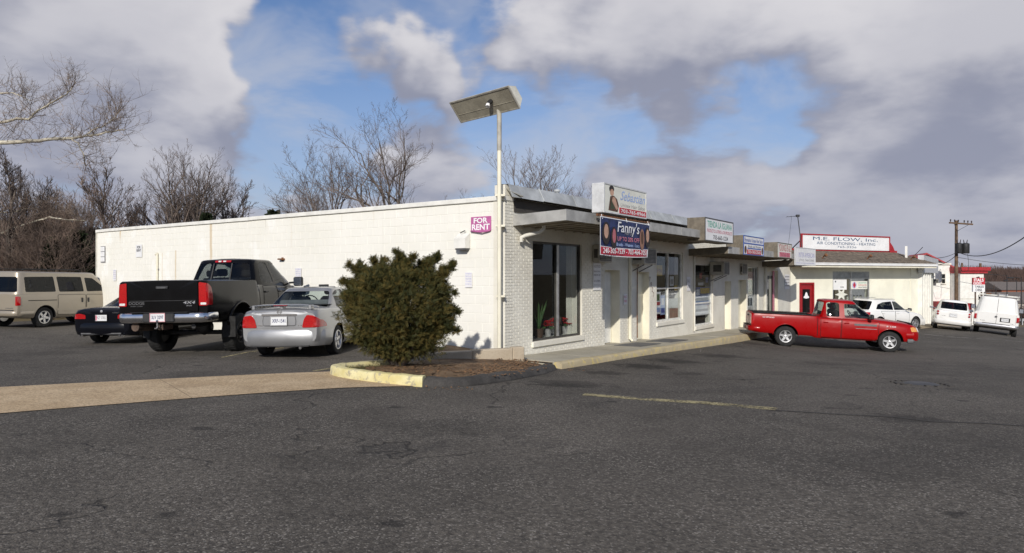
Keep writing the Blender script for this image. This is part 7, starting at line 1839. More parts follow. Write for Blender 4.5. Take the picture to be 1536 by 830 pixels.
# ================================================================== white buildings down the hill
def white_hall():
    Yb = 68.0
    def X(px, Y=Yb): return (px-768)/FPX*Y
    def Z(py, Y=Yb): return EYE+(HZ-py)/FPX*Y
    R = empty('white_hall', (X(1393), Yb, 0), 0, 'white two-storey hall with window units beyond the cream building', 'building'); x0 = X(1393)
    w = X(1425)-x0; zt = Z(396.5); zb = -4.6
    mb = MB(); mb.box(-3, w, 0, 10, zb, zt); mb.build('wall', 'white_paint', R); mb = MB(); mb.box(-3.1, w+.06, -.12, 10.1, zt+.002, zt+.18); mb.build('parapet_cap', 'off_white', R)
    for (pa, pb, ya, yb) in ((1395.3, 1399.8, 410, 416.5), (1412.5, 1417, 410.5, 424)):
        a, b = X(pa)-x0, X(pb)-x0; c, d = Z(yb), Z(ya); f = MB(); f.box(a-.05, b+.05, -.05, -.002, c-.06, d+.06); fo = f.build('window', 'off_white', R); f = MB(); f.box(a, b, -.07, -.052, c, (c+d)/2-.03); f.build('pane', 'dark_glass', fo); f = MB(); f.box(a, b, -.07, -.052, (c+d)/2+.03, d); f.build('pane', 'dark_glass', fo); f = MB(); f.box(a-.1, b+.1, -.14, -.053, c-.12, c-.061); f.build('sill', 'off_white', fo)
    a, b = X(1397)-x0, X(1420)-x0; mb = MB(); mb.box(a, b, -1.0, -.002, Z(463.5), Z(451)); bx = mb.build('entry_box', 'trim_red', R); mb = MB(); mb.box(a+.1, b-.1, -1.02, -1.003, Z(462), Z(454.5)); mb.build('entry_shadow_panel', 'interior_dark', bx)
    r = empty('air_conditioner', (X(1398), Yb-.03, Z(424)), 0, 'window air conditioner on the white hall under its smaller window', 'air conditioner'); mb = MB(); mb.cbox(-.35, .35, -.45, 0, 0, .42, .02); mb.build('casing', 'ac_body', r); mb = MB(); mb.box(-.30, .30, -.46, -.451, .05, .37); mb.build('grille', 'ac_grille', r); mb = MB(); mb.tube([(-.2, 0, -.3), (-.2, -.4, 0)], .02, 5); mb.build('bracket', 'dark_metal', r)
    # block with red cornice
    R = empty('white_shop', (X(1425.5), Yb-1.5, 0), 0, 'white flat-roofed shop with red cornice behind the utility pole', 'building'); x0 = X(1425.5); w = X(1460)-x0; zt = Z(405.5)
    mb = MB(); mb.box(0, w, 0, 9, zb-.4, zt); mb.build('wall', 'white_paint', R); mb = MB(); mb.box(-.1, w+.45, -.35, 9.2, zt+.002, zt+.35); mb.box(-.05, w+.25, -.2, 9.1, zt-.25, zt+.001); mb.build('cornice', 'trim_red', R)
    for (z, h) in ((Z(447), .06), (Z(462), .05)): mb = MB(); mb.box(0, w, -.04, -.002, z, z+h); mb.build('string_course', 'off_white', R)
    a = X(1450)-x0; mb = MB(); mb.tube([(a, -.02, Z(416)), (a, -.25, Z(415)), (a, -.3, Z(419)), (a, -.25, Z(421))], .09, 7); mb.build('wall_lamp', 'dark_metal', R)
    for (pa, pb, ya, yb, m_) in ((1461.2, 1467, 441, 448, 'dark_glass'), (1461.2, 1467, 454, 462, 'dark_glass')):
        mb = MB(); mb.box(X(pa)-x0-.6, X(pb)-x0-.6, -.05, -.002, Z(yb), Z(ya)); mb.build('window', m_, R)
    r = empty('red_bin', (X(1452.5, 60), 60, gz(X(1452.5, 60), 60)), 0, 'tall dark red bin standing against the white shop', 'bin'); hgt = Z(454, 60)-gz(X(1452.5, 60), 60)
    mb = MB(); mb.cbox(-.2, .2, -.2, .2, 0, hgt-.1, .04); mb.build('bin_body', 'trim_red', r); mb = MB(); mb.cbox(-.23, .23, -.23, .23, hgt-.099, hgt, .03); mb.build('lid', 'red_paint', r)
    # gabled house behind
    R = empty('gabled_house', (X(1392, 80), 80, 0), radians(-20), 'white gabled house with a red roof rising behind the hall', 'house')
    z0, z1 = EYE+(HZ-399)/FPX*80, EYE+(HZ-381)/FPX*80
    mb = MB(); mb.add([(-3, 0, -4), (2.2, 0, -4), (2.2, 0, z0), (-.2, 0, z1), (-3, 0, z0), (-3, 9, -4), (2.2, 9, -4), (2.2, 9, z0), (-.2, 9, z1), (-3, 9, z0)], [(0, 1, 2, 3, 4), (9, 8, 7, 6, 5), (0, 5, 6, 1), (1, 6, 7, 2), (4, 9, 5, 0)]); mb.build('wall', 'white_paint', R, recalc=True)
    for (a, b) in (((-.2, z1), (2.6, z0-.22)), ((-.2, z1), (-3.4, z0-.22))):
        mb = MB(); mb.add([(a[0], -.4, a[1]+.02), (b[0], -.4, b[1]), (b[0], 9.4, b[1]), (a[0], 9.4, a[1]+.02), (a[0], -.4, a[1]+.2), (b[0], -.4, b[1]+.18), (b[0], 9.4, b[1]+.18), (a[0], 9.4, a[1]+.2)], [(0, 3, 2, 1), (4, 5, 6, 7), (0, 1, 5, 4), (1, 2, 6, 5), (2, 3, 7, 6), (3, 0, 4, 7)]); mb.build('roof_slope', 'trim_red', R, recalc=True)
    # pole sign
    Y = 58.0; xs = X(1468, Y); r = empty('pole_sign', (xs, Y, gz(xs, Y)), 0, 'red and white rental sign on a post beyond the work van', 'sign'); g0 = gz(xs, Y); a, b = X(1459.5, Y)-xs, X(1477.5, Y)-xs; z0, z1 = Z(437, Y)-g0, Z(416, Y)-g0; zm = z0+(z1-z0)*.52
    mb = MB(); mb.box(a, b, 0, .15, z0, zm-.001); mb.build('white_panel', 'sign_white', r); mb = MB(); mb.box(a, b, 0, .15, zm, z1); mb.build('red_panel', 'ink_red', r)
    text(r, 'ITALS', a+.08, b-.12, z1-.32, z1-.06, -.006, 'ink_white', 0, .03); text(r, 'OOO', a+.02, b-.30, zm+.03, z1-.36, -.006, 'ink_white', 0, .03); text(r, 'TABLES', a+.15, b-.1, zm-.27, zm-.08, -.006, 'ink_dark', 0, .02); text(r, 'CHINA', a+.2, b-.25, z0+.05, zm-.34, -.006, 'ink_dark', 0, .02)
    for xx in (a+.25, b-.25): mb = MB(); mb.tube([(xx, .08, -.3), (xx, .08, z0)], .06, 8); mb.build('post', 'rust_pole', r)
white_hall()

# ================================================================== poles and wires
def utility_pole(px, Y, ytop, label, arms=True, R=.15, full=True, dz=0.0):
    p = ray(px, Y); z0 = gz(p.x, p.y); r = empty('utility_pole', (p.x, p.y, z0), 0, label, 'utility pole'); H = EYE+(HZ-ytop)/FPX*Y-z0
    mb = MB(); mb.tube([(0, 0, -.5), (0, 0, H*.5), (.0, 0, H)], [R*1.15, R, R*.78], 10); mb.build('pole', 'wood_pole', r, smooth=40)
    if arms:
        zA = H-.28; mb = MB(); M = Matrix.Rotation(radians(12), 4, 'Z') @ Matrix.Rotation(radians(2.5), 4, 'Y'); mb.box(-1.32, 1.25, -.20, -.10, zA-.07, zA+.07, M); ca = mb.build('crossarm', 'wood_pole', r)
        for x in (-1.2, -.75, -.35, .3, .7, 1.1): mb = MB(); mb.tube([M @ Vector((x, -.15, zA+.06)), M @ Vector((x, -.15, zA+.16))], .03, 6); mb.lathe([(0, .34), (.05, .32), (.06, .26), (.04, .22), (.065, .18), (.03, .14)], 8, M @ Matrix.Translation((x, -.15, zA))); mb.build('insulator', 'insulator', ca, smooth=40)
        for s_ in (-1, 1): mb = MB(); mb.tube([M @ Vector((s_*.8, -.15, zA-.06)), (0, -.14, zA-.7)], .018, 5); mb.build('arm_brace', 'dark_metal', r)
    if full:
        zt = H-2.5
        for (x, y, rr_) in ((-.05, -.42, .27), (.72, -.18, .33)):
            mb = MB(); mb.lathe([(0, .98), (rr_*.6, .96), (rr_, .9), (rr_, .05), (rr_*.9, 0), (0, 0)], 16, Matrix.Translation((x, y, zt-.55))); t_ = mb.build('transformer', 'dark_metal', r, smooth=40)
            for k in (-.12, .12): mb = MB(); mb.tube([(x+k, y, zt+.4), (x+k*1.5, y, zt+.72)], [.045, .025], 7); mb.build('bushing', 'insulator', t_)
            mb = MB(); mb.tube([(x, y, zt-.1), (0, 0, zt-.1)], .03, 5); mb.build('mounting_arm', 'dark_metal', t_)
        mb = MB(); mb.tube([(.9, -.2, zt-.6), (1.0, -.2, zt-1.3), (.95, -.2, zt-2.2), (.4, -.2, zt-2.25), (.12, -.15, zt-1.3)], .018, 5); mb.build('service_loop', 'wire', r)
        for s_ in (0, .12): mb = MB(); mb.tube([(-.1+s_, -.16, H-.9), (-.35+s_, -.3, zt+.3)], .012, 4); mb.build('jumper_wire', 'wire', r)
    return r, Vector((p.x, p.y, z0)), H
rp, PB, PH = utility_pole(1434.5, 63, 330, 'brown wooden utility pole with crossarm and transformers behind the hatchback')
utility_pole(1470.5, 96, 394, 'dark bare wooden pole standing beyond the rental sign', False, .20, False)
utility_pole(1443, 110, 393.5, 'slender wooden pole showing just above the red cornice', False, .18, False)
def wire(pts, sag, label, rad=.02):
    a, b = Vector(pts[0]), Vector(pts[1]); L = []
    for k in range(25): f = k/24; q = a.lerp(b, f); q.z -= 4*sag*f*(1-f); L.append(q)
    mb = MB(); mb.tube(L, rad, 5, False); o = mb.build('power_line', 'wire', smooth=True); tag(o, label, 'cable'); return o
top = PB+Vector((0, 0, PH)); mid = PB+Vector((0, -.15, PH-2.9)); low = PB+Vector((0, -.15, PH-3.4))
utility_pole(1645, 32, 240, 'wooden pole at the lot edge carrying the thick sagging cable', False, .14, False); utility_pole(1622, 62, 385, 'wooden pole down the road carrying the thin low cable', False, .14, False)
wire([mid, ray(1645, 32, 252)], 1.75, 'thick sagging black cable climbing away from the transformer pole', .035)
wire([low, ray(1622, 62, 396)], .35, 'thin cable running low from the transformer pole over the wooded hill')
wire([mid, ray(1384, 42, 385)], .25, 'black service cable from the transformer pole down to the cream building roof', .022)
wire([low+Vector((0, 0, .3)), ray(1399, 66, 396)], .35, 'black service cable from the transformer pole to the white hall', .03)
wire([ray(1384, 40, 370), ray(1350, 46, 398)], .1, 'short black guy line on the cream building roof', .018)

# street-light masts and a few buildings in the far valley
def far_things():
    def lightmast(px, Y, y1, label, arm=4.0):
        p = ray(px, Y); z0 = gz(p.x, p.y); h = EYE+(HZ-y1)/FPX*Y-z0; r = empty('street_light', (p.x, p.y, z0), 0, label, 'street light')
        mb = MB(); mb.tube([(0, 0, 0), (0, 0, h)], [.10, .06], 7); mb.build('mast', 'dark_metal', r); mb = MB(); mb.tube([(0, 0, h-.1), (-arm*.5, 0, h+.05), (-arm, 0, h)], .045, 5); mb.build('arm', 'dark_metal', r); mb = MB(); mb.cbox(-arm-.5, -arm+.2, -.2, .2, h-.1, h+.12, .04); mb.build('lamp_head', 'dark_metal', r)
    lightmast(1510.5, 120, 411.5, 'tall street light with a long arm in the valley', 6); lightmast(1525, 135, 420, 'pale street light mast by the valley road', 2); lightmast(1494, 110, 432, 'short white street light near the work van roof rack', 2.5); lightmast(1532, 105, 416, 'grey street light mast at the valley bend', 1.5)
    def block(px, Y, w, d, h, wall, roof, label, gable=False):
        p = ray(px, Y); z0 = gz(p.x, p.y)-.5; r = empty('far_building', (p.x, p.y, z0), random.uniform(-.3, .3), label, 'building')
        mb = MB(); mb.box(-w/2, w/2, 0, d, 0, h); mb.build('wall', wall, r)
        mb = MB()
        if gable: mb.add([(-w/2-.3, -.3, h), (w/2+.3, -.3, h), (w/2+.3, d+.3, h), (-w/2-.3, d+.3, h), (-w/2-.3, d/2, h+2), (w/2+.3, d/2, h+2)], [(0, 1, 5, 4), (2, 3, 4, 5), (0, 4, 3), (1, 2, 5), (0, 3, 2, 1)])
        else: mb.box(-w/2-.2, w/2+.2, -.2, d+.2, h+.002, h+.4)
        mb.build('roof', roof, r, recalc=True)
        n = max(1, int(w/2.6))
        for k in range(n): x = -w/2+w*(k+.5)/n; f = MB(); f.box(x-.55, x+.55, -.04, -.002, h*.35, h*.75); f.build('window', 'dark_glass', r)
    block(1513, 150, 7, 8, 4.5, 'far_wall', 'far_roof', 'pale flat building at the foot of the wooded hill'); block(1533, 170, 11, 8, 5, 'house_brick', 'far_roof', 'low brick house at the foot of the wooded hill', True); block(1550, 130, 14, 9, 4, 'far_wall', 'far_roof', 'long pale building by the valley road', True); block(1489, 175, 9, 7, 5, 'house_brick', 'far_roof', 'brown house among the bare valley trees', True)
    # guard rail along the valley road
    r = empty('guard_rail', (0, 0, 0), 0, 'grey steel guard rail along the valley road', 'guard rail'); P = []
    for k in range(14):
        p = ray(1480+k*9, 100+k*1.2); P.append(Vector((p.x, p.y, gz(p.x, p.y))))
    mb = MB()
    for a, b in zip(P[:-1], P[1:]): mb.quad(a+Vector((0, 0, .55)), b+Vector((0, 0, .55)), b+Vector((0, 0, .95)), a+Vector((0, 0, .95)))
    mb.build('rail', 'metal_flash', r)
    for p in P: mb = MB(); mb.box(p.x-.08, p.x+.08, p.y+.02, p.y+.2, p.z-.1, p.z+.9); mb.build('post', 'metal_flash', r)
    strip_sheet('valley_road', [tuple(ray(1470+k*25, 92-k*1.0).xy) for k in range(8)], [tuple(ray(1466+k*25, 84-k*2.0).xy) for k in range(8)], 'asphalt', .03, 20, 3)
    # slope of grass and dirt beside the valley road comes from the ground sheet
far_things()

# ================================================================== trees
def grow(seed, H, levels=4, r0=.16, spread=.75, up=.25, kids=(9, 7, 6, 4), ratio=(.62, .55, .5, .45), lean=(0, 0), tw=1.0, start=.25, droop=0.0, twr=.007):
    rnd = random.Random(seed); trunk = MB(); twigs = MB()
    def branch(p, d, L, r, lev):
        n = (7, 6, 5, 4, 3, 2)[min(lev, 5)]; pts = [p.copy()]; dirs = []; q = p.copy(); d = d.normalized()
        for i in range(n):
            j = .10 if lev == 0 else .22
            d = (d+Vector((rnd.gauss(0, j), rnd.gauss(0, j), rnd.gauss(0, j*.6)+(up if lev else .06)*(.35)-droop*lev*.05))).normalized()
            q = q+d*(L/n); pts.append(q.copy()); dirs.append(d.copy())
        r1 = r*(.30 if lev < levels else .35); rs = [max(twr*.6, r+(r1-r)*(i/n)) for i in range(n+1)]
        sides = (9, 6, 4, 3, 3, 3)[min(lev, 5)]
        (trunk if lev <= 1 else twigs).tube(pts, rs, sides, lev <= 1)
        if lev < levels:
            K = kids[lev]
            for k in range(K):
                f = start+(1-start)*((k+rnd.random()*.8)/K) if lev == 0 else .18+.82*((k+rnd.random())/K)
                f = min(.99, f); i = min(n-1, int(f*n)); pp = pts[i].lerp(pts[i+1], f*n-i); dd = dirs[i]
                ax = dd.orthogonal().normalized(); ax.rotate(Matrix.Rotation(rnd.uniform(0, 2*pi), 3, dd) if True else None)
                ang = rnd.uniform(.45, .95)*spread*(1.0 if lev else 1.05-.35*f); nd = (dd*cos(ang)+ax*sin(ang)).normalized()
                Lc = L*ratio[lev]*rnd.uniform(.75, 1.2)*(1.15-.55*f if lev == 0 else 1.1-.5*f); rc = max(twr, rs[i]*rnd.uniform(.45, .68))
                branch(pp, nd, Lc, rc, lev+1)
    branch(Vector((0, 0, 0)), Vector((lean[0], lean[1], 1)), H, r0, 0)
    return trunk, twigs
def make_tree(name, label, p, parts, mats=('bark', 'twig'), cat='tree', group=None, rz=0.0, sc=1.0, top=None):
    if top: sc = top/max(v[2] for v in parts[1].v)
    r = empty(name, p, rz, label, cat, group); r.scale = (sc, sc, sc)
    parts[0].build('trunk', mats[0], r, smooth=True); parts[1].build('crown', mats[1], r)
    return r
def tree_at(px, Y, off=0.0): p = ray(px, Y); return (p.x, p.y, gz(p.x, p.y)-.1)
def trees():
    V = {}
    # two leaning twin trees over the wall
    a = grow(21, 5.2, 5, .26, .80, .26, (7, 7, 6, 4, 3), (1.35, .62, .55, .5, .55), (.03, 0), start=.42, twr=.006); make_tree('bare_tree', 'tall bare forked tree rising over the middle of the block wall', tree_at(584, 50), a, top=14.2)
    a = grow(34, 4.6, 5, .24, .85, .26, (7, 7, 6, 4, 3), (1.30, .62, .55, .5, .55), (-.25, 0), start=.40, twr=.006); make_tree('bare_tree', 'bare tree leaning away beside the tall forked one over the block wall', tree_at(528, 52), a, top=12.8)
    V['b'] = a
    b = grow(55, 5.6, 5, .22, .70, .34, (8, 7, 6, 4, 3), (1.25, .6, .55, .5, .55), (0, 0), start=.35, twr=.0065); r = make_tree('bare_tree', 'bare round tree behind the floodlight pole', tree_at(788, 56), b, top=13.4)
    c = copy_tree(r); c.location = tree_at(738, 58); c.scale = tuple(x*.72 for x in r.scale); c.rotation_euler.z = 2.0; c['label'] = 'smaller bare tree just behind the floodlight pole over the roof edge'
    c = copy_tree(r); c.location = tree_at(470, 60); c.scale = tuple(x*.74 for x in r.scale); c.rotation_euler.z = 4.0; c['label'] = 'low spreading bare tree past the leaning tree'
    c = copy_tree(r); c.location = tree_at(640, 62); c.scale = tuple(x*.62 for x in r.scale); c.rotation_euler.z = 1.0; c['label'] = 'short bare tree crowding behind the tall forked tree'
    c = copy_tree(r); c.location = tree_at(870, 70); c.scale = tuple(x*.55 for x in r.scale); c.rotation_euler.z = 3.0; c['label'] = 'faint low bare tree beyond the round one'
    # dense wide tree over the far end of the wall
    d = grow(77, 3.6, 5, .28, .85, .42, (12, 8, 7, 4, 3), (1.5, .58, .52, .5, .55), (.03, 0), start=.2, twr=.0055); make_tree('bare_tree', 'wide dense bare tree over the far end of the block wall', tree_at(262, 44), d, ('bark', 'twig'), top=10.9)
    e = grow(78, 4.8, 4, .16, .9, .36, (10, 8, 6, 4), (.55, .55, .5, .45), (.25, 0), start=.2, twr=.010); make_tree('bare_tree', 'small slanting bare tree beside the wide dense one', tree_at(335, 46), e, ('bark', 'twig'), top=8.8)
    f = grow(91, 6.2, 4, .15, .85, .40, (12, 8, 6, 4), (.55, .55, .5, .45), (.0, 0), start=.2, twr=.010); t3 = make_tree('bare_tree', 'bare brown tree at the corner of the block wall', tree_at(160, 38), f, ('bark', 'twig_brown'), top=8.8)
    # darker trees in the woods by the tan van
    h = grow(103, 6.0, 4, .13, .75, .34, (13, 8, 6, 4), (.48, .55, .5, .45), (0, 0), start=.2, twr=.009); t4 = make_tree('bare_tree', 'dark upright bare tree in the woods behind the tan van', tree_at(12, 30), h, ('bark', 'twig'), top=7.6)
    k = 0
    for (px, Y, s, rz, lab) in ((62, 31, .85, 1.3, 'thin dark bare tree above the tan van roof'), (-30, 33, 1.05, 2.2, 'dark bare tree at the edge of the woods'), (100, 36, .80, 3.0, 'slim bare tree between the tan van and the wall corner'), (40, 40, 1.05, 4.2, 'far bare tree deep in the woods behind the tan van')):
        c = copy_tree(t4); c.location = tree_at(px, Y); c.scale = tuple(x*s for x in t4.scale); c.rotation_euler.z = rz; c['label'] = lab
    for (px, Y, s, rz, lab) in ((205, 42, .85, 2.0, 'bare brown tree between the wall corner tree and the dense tree'), (125, 44, .95, 4.0, 'brown bare tree in the woods past the wall corner'), (300, 52, .95, 1.0, 'brown bare tree behind the dense tree'), (70, 47, .95, 5.0, 'brown bare tree far back in the woods')):
        c = copy_tree(t3); c.location = tree_at(px, Y); c.scale = tuple(x*s for x in t3.scale); c.rotation_euler.z = rz; c['label'] = lab
    # brown thicket
    sh = grow(140, 2.6, 3, .035, 1.1, .5, (18, 9, 6), (.8, .6, .5), start=.03, twr=.006); s0 = make_tree('bare_shrub', 'tangled bare brown shrubs of the thicket at the edge of the woods', tree_at(20, 28.5), sh, ('twig_brown', 'twig_brown'), 'shrub', 'bare thicket along the woods')
    rnd = random.Random(6)
    for i in range(30):
        px = rnd.uniform(-60, 330) if i > 20 else rnd.uniform(-60, 140); Y = rnd.uniform(28.5, 36) if px < 140 else rnd.uniform(38, 48); s = rnd.uniform(.7, 1.3)
        c = copy_tree(s0); c.location = tree_at(px, Y); c.scale = (s, s, s*rnd.uniform(.9, 1.25)); c.rotation_euler.z = rnd.uniform(0, 6)
    # evergreens
    def evergreen(seed, H, R):
        rnd = random.Random(seed); tk = MB(); tk.tube([(0, 0, 0), (0, 0, H*.9)], [.08, .02], 6); lv = MB()
        for i in range(1500):
            f = rnd.random()**.8; z = H*(.06+.94*f); rad = R*(1-f**1.6)*(.65+.35*rnd.random())+.05; a = rnd.uniform(0, 2*pi); q = rad*sqrt(rnd.uniform(.25, 1)); p = Vector((cos(a)*q, sin(a)*q, z)); d = Vector((cos(a), sin(a), rnd.uniform(.2, 1.1))).normalized(); s = rnd.uniform(.16, .34); sd = d.orthogonal().normalized(); sd.rotate(Matrix.Rotation(rnd.uniform(0, 6.3), 3, d))
            lv.quad(p-sd*s*.22, p+d*s*.5-sd*s*.3, p+d*s, p+d*s*.5+sd*s*.3, p+sd*s*.22)
        return tk, lv
    ev = evergreen(1, 4.6, 1.5); e0 = make_tree('evergreen_tree', 'dark juniper poking above the far end of the block wall', tree_at(310, 42), ev, ('bark', 'evergreen'), sc=1.22)
    for (px, Y, s, lab) in ((410, 52, 1.45, 'small dark evergreen tip above the wall past the dense tree'), (118, 30, .82, 'dark evergreen in the thicket beside the wall corner'), (84, 29.5, .75, 'dark evergreen in the thicket above the tan van'), (140, 34, .9, 'shadowy evergreen tucked behind the wall corner'), (52, 33, .8, 'low evergreen deep behind the tan van'), (290, 43, 1.12, 'second juniper beside the dense bare tree')):
        c = copy_tree(e0); c.location = tree_at(px, Y); c.scale = (s*1.15, s*1.15, s); c.rotation_euler.z = px; c['label'] = lab
trees()

# pale sycamore whose boughs reach in over the tan van
def sycamore():
    Y = 28.0; base = ray(-210, Y); zg = gz(base.x, base.y); r = empty('sycamore_tree', (base.x, base.y, zg), 0, 'pale barked sycamore with long boughs reaching over the tan van', 'tree')
    B = Vector((base.x, base.y, zg)); rnd = random.Random(12)
    def P(px, py, dy=0.0): return ray(px, Y+dy, py)-B
    tr = MB(); tr.tube([(0, 0, -.3), (.1, 0, 2.5), (.0, .1, 5.2), (.3, 0, 8.5), (.2, 0, 11)], [.45, .38, .3, .22, .1], 12); 
    boughs = [([(-205, 290), (-120, 235), (-40, 216), (0, 214), (40, 212), (75, 208), (110, 207), (128, 203), (150, 200), (187, 194)], .085, .018, 0), ([(128, 203), (140, 193), (155, 189), (168, 180), (178, 168)], .022, .010, 0), ([(-205, 250), (-100, 205), (-30, 188), (0, 183), (25, 178), (44, 178), (52, 168), (75, 155), (100, 141), (108, 130)], .06, .015, 1.0), ([(-205, 190), (-90, 160), (-20, 140), (20, 138), (45, 150)], .045, .010, 2.0),
              ([(-200, 340), (-100, 360), (0, 350), (40, 335), (75, 325), (95, 328), (128, 330)], .05, .015, 2.5), ([(-180, 400), (-60, 415), (20, 405), (60, 396), (95, 392), (140, 383)], .045, .012, 4.0), ([(108, 208), (118, 215), (126, 232), (128, 248)], .022, .008, -.2), ([(-205, 310), (-100, 300), (0, 318), (20, 318), (40, 312)], .04, .012, 3)]
    tw = MB(); tips = []
    def twig(p, d, L, rad, lev):
        n = 4; pts = [p]; q = p.copy()
        for i in range(n): d = (d+Vector((rnd.gauss(0, .25), rnd.gauss(0, .25), rnd.gauss(0, .2)+.10))).normalized(); q = q+d*L/n; pts.append(q.copy())
        tw.tube(pts, [rad*(1-.6*i/n) for i in range(n+1)], 3, False)
        if lev < 2:
            for k in range(4): i = rnd.randint(1, n); dd = (d+Vector((rnd.gauss(0, .8), rnd.gauss(0, .8), rnd.gauss(.1, .6)))).normalized(); twig(pts[i], dd, L*rnd.uniform(.35, .65), rad*.6, lev+1)
        else: tips.append(pts[-1])
    for (pts, ra, rb, dy) in boughs:
        PP = [P(x, y, dy*(1-.3*i/len(pts))+rnd.uniform(-.15, .15)) for i, (x, y) in enumerate(pts)]
        S_ = []
        for i in range(len(PP)-1):
            for k in range(4): f = k/4; S_.append(PP[i].lerp(PP[i+1], f)+Vector((rnd.gauss(0, .012), rnd.gauss(0, .02), rnd.gauss(0, .012))))
        S_.append(PP[-1]); n = len(S_); tr.tube(S_, [1.4*(ra+(rb-ra)*i/(n-1)) for i in range(n)], 8)
        for i in range(3, n):
            for k in range(2 if i < n-4 else 4):
                d = (S_[min(i+1, n-1)]-S_[i-1]).normalized(); dd = (d*.5+Vector((rnd.gauss(0, .6), rnd.gauss(0, .6), rnd.gauss(.35, .55)))).normalized()
                twig(S_[i], dd, rnd.uniform(.5, 1.35), .0105, 0)
    tr.build('trunk', 'bark_pale', r, smooth=True); tw.build('crown', 'twig_pale', r)
    for i in range(26):
        q = rnd.choice(tips); mb = MB(); mb.tube([q, q-Vector((0, 0, .10))], .003, 3, False); mb.lathe([(0, .018), (.014, .012), (.019, 0), (.014, -.012), (0, -.018)], 7, Matrix.Translation(q-Vector((0, 0, .115)))); mb.build('seed_ball', 'rust', r)
sycamore()

# ================================================================== the big evergreen bush on the island
def bush():
    c = ray(598, 11.75); zg = soil_z(c.x, c.y)-.02; r = empty('evergreen_bush', (c.x, c.y, zg), 0, 'big shaggy olive-brown yew bush on the curbed island', 'bush'); rnd = random.Random(3)
    tk = MB(); stems = []
    for i in range(26):
        a = rnd.uniform(0, 2*pi); sp = rnd.uniform(.25, .95); top = Vector((cos(a)*sp*.75, sin(a)*sp*.66, rnd.uniform(.9, 1.4))); p0 = Vector((cos(a)*.07, sin(a)*.07, 0)); m1 = p0.lerp(top, .45)+Vector((cos(a)*.12, sin(a)*.12, -.06))
        tk.tube([p0, m1, top], [.03, .02, .006], 5); stems.append((p0, m1, top))
    tk.tube([(0, 0, -.15), (0, 0, .35)], [.09, .07], 8); tk.build('trunk', 'bark', r)
    lobes = []
    # lumpy silhouette: lobes placed on an egg-shaped shell
    for i in range(215):
        a = rnd.uniform(0, 2*pi); v = rnd.uniform(-.95, 1.0); rad = (1-abs(v)**3.2)**(1/2.2)
        if v < -.25: rad *= 1-.40*((-.25-v)/.75)
        p = Vector((cos(a)*rad*.80, sin(a)*rad*.72, .93+v*.66)); lobes.append((p*rnd.uniform(.88, 1.06), rnd.uniform(.09, .25)))
    tipsl = [(514, 424), (526, 396), (541, 400), (560, 392), (598, 380), (602, 392), (622, 388), (656, 384), (679, 396), (682, 440), (686, 468), (683, 495), (640, 390), (522, 470), (532, 505), (575, 396), (668, 412), (518, 445), (550, 404), (632, 397)]
    for (px, py) in tipsl:   # shaggy leaders that break the outline
        q = ray(px, 11.75+rnd.uniform(-.3, .3), py)-Vector((c.x, c.y, zg)); base = Vector((q.x*.66, q.y*.6, .95+(q.z-.95)*.66)); bend = Vector((rnd.gauss(0, .06), rnd.gauss(0, .06), rnd.gauss(0, .05))); wd = rnd.uniform(.06, .12)
        for k in range(8): f = k/7; lobes.append((base.lerp(q, f)+bend*sin(pi*f)+Vector((rnd.gauss(0, .02), rnd.gauss(0, .02), rnd.gauss(0, .02))), wd*(1-f)+.02))
    core = [(Vector((rnd.uniform(-.6, .6), rnd.uniform(-.5, .5), rnd.uniform(.40, 1.35))), .32) for _ in range(26)]
    mbs = {'needles': MB(), 'needle_tips': MB()}
    def sprig(p, d, L, key):
        m = mbs[key]; sd = d.orthogonal().normalized(); sd.rotate(Matrix.Rotation(rnd.uniform(0, 6.3), 3, d)); nn = d.cross(sd)
        for j in range(4):
            f = j/3; o = p+d*L*f; w = L*(.42-.26*f); e = d*L*.34
            for s_ in (1, -1):
                t = sd*s_*w+nn*rnd.uniform(-.25, .25)*w; m.quad(o-sd*s_*.0, o+t*.55+e*.25, o+t+e, o+t*.35+e*.9)
    total = 0
    for (p, rr_) in lobes+core:
        n = int(60+rr_*330)
        for i in range(n):
            d = Vector((rnd.gauss(0, 1), rnd.gauss(0, 1), rnd.gauss(.25, 1))).normalized(); q = p+d*rr_*rnd.uniform(.55, 1.0)
            out = (q-Vector((0, 0, .75))).normalized(); dd = (d*.55+out*.35+Vector((rnd.gauss(0, .55), rnd.gauss(0, .55), rnd.gauss(.15, .5)))).normalized()
            if q.z < .10: continue
            sprig(q, dd, rnd.uniform(.04, .085), 'needle_tips' if rnd.random() < .46 else 'needles')
    cr = mbs['needles'].build('crown', 'needles', r); mbs['needle_tips'].build('young_shoots', 'needle_tips', r)
bush()

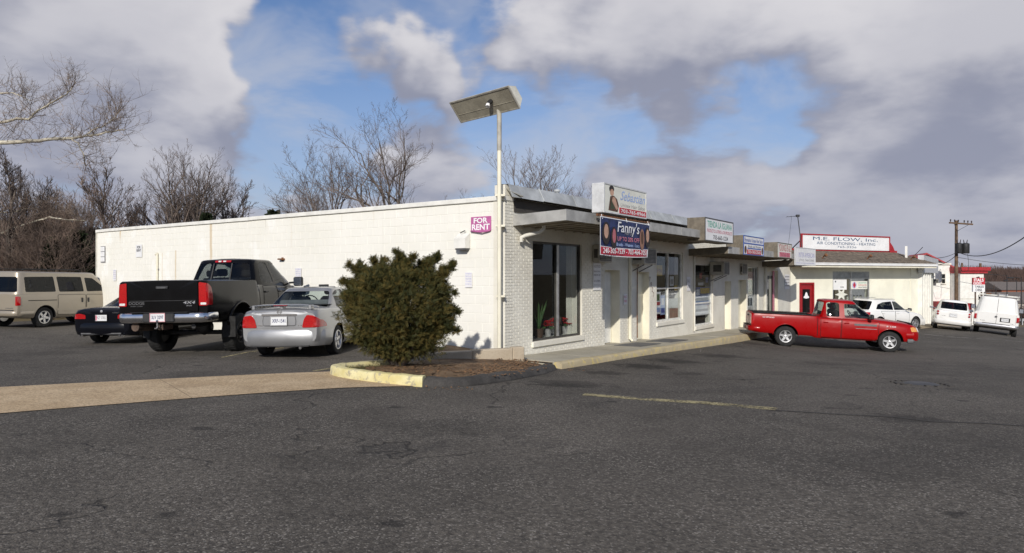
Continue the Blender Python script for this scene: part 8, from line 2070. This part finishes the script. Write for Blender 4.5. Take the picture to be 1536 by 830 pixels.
# ================================================================== wooded hills far off
def far_woods():
    rnd = random.Random(17); mb = MB()
    for i in range(1500):
        px = rnd.uniform(1380, 1900); Y = rnd.uniform(160, 520)
        p = ray(px, Y); z = gz(p.x, p.y); H = rnd.uniform(5, 9.5)*(1.0 if Y > 220 else .7); w = H*rnd.uniform(.28, .45)
        n = 34
        for k in range(n):
            a = rnd.uniform(0, 2*pi); f = rnd.uniform(.15, .75); b = Vector((p.x, p.y, z+H*f*.5)); t = Vector((p.x+cos(a)*w*rnd.random()**.5, p.y+sin(a)*w*rnd.random()**.5, z+H*(.55+.45*rnd.random()))); s = .05+.10*Y/250
            sd = Vector((s, 0, 0)); mb.quad(b-sd*.8, b+sd*.8, t+sd*.15, t-sd*.15)
    o = mb.build('far_woods', 'far_wood', kind='stuff'); o['label'] = 'bare brown woods covering the far hillside'
    mb = MB()
    for i in range(900):
        px = rnd.uniform(1380, 1750); Y = rnd.uniform(120, 170); p = ray(px, Y); z = gz(p.x, p.y); H = rnd.uniform(2, 4.5); w = H*.5
        for k in range(16): a = rnd.uniform(0, 2*pi); b = Vector((p.x, p.y, z)); t = Vector((p.x+cos(a)*w*rnd.random(), p.y+sin(a)*w*rnd.random(), z+H*(.4+.6*rnd.random()))); sd = Vector((.06, 0, 0)); mb.quad(b-sd, b+sd, t+sd*.3, t-sd*.3)
    o = mb.build('valley_scrub', 'far_wood', kind='stuff'); o['label'] = 'brown bare scrub in the valley below the road'
far_woods()

# brick house corner glimpsed through the woods
r = empty('brick_house', tree_at(2, 34), .2, 'brick house corner glimpsed through the woods behind the tan van', 'house')
mb = MB(); mb.box(-7, .3, 0, 6, 0, 3.1); mb.build('wall', 'house_brick', r); mb = MB(); mb.box(.303, .42, -.05, .15, 0, 3.1); mb.build('corner_board', 'white_paint', r)
mb = MB(); mb.add([(-7.3, -.4, 3.1), (.7, -.4, 3.1), (.7, 6.4, 3.1), (-7.3, 6.4, 3.1), (-7.3, 3, 4.9), (.7, 3, 4.9)], [(0, 1, 5, 4), (2, 3, 4, 5), (0, 4, 3), (1, 2, 5), (0, 3, 2, 1)]); mb.build('roof', 'shingle', r, recalc=True)
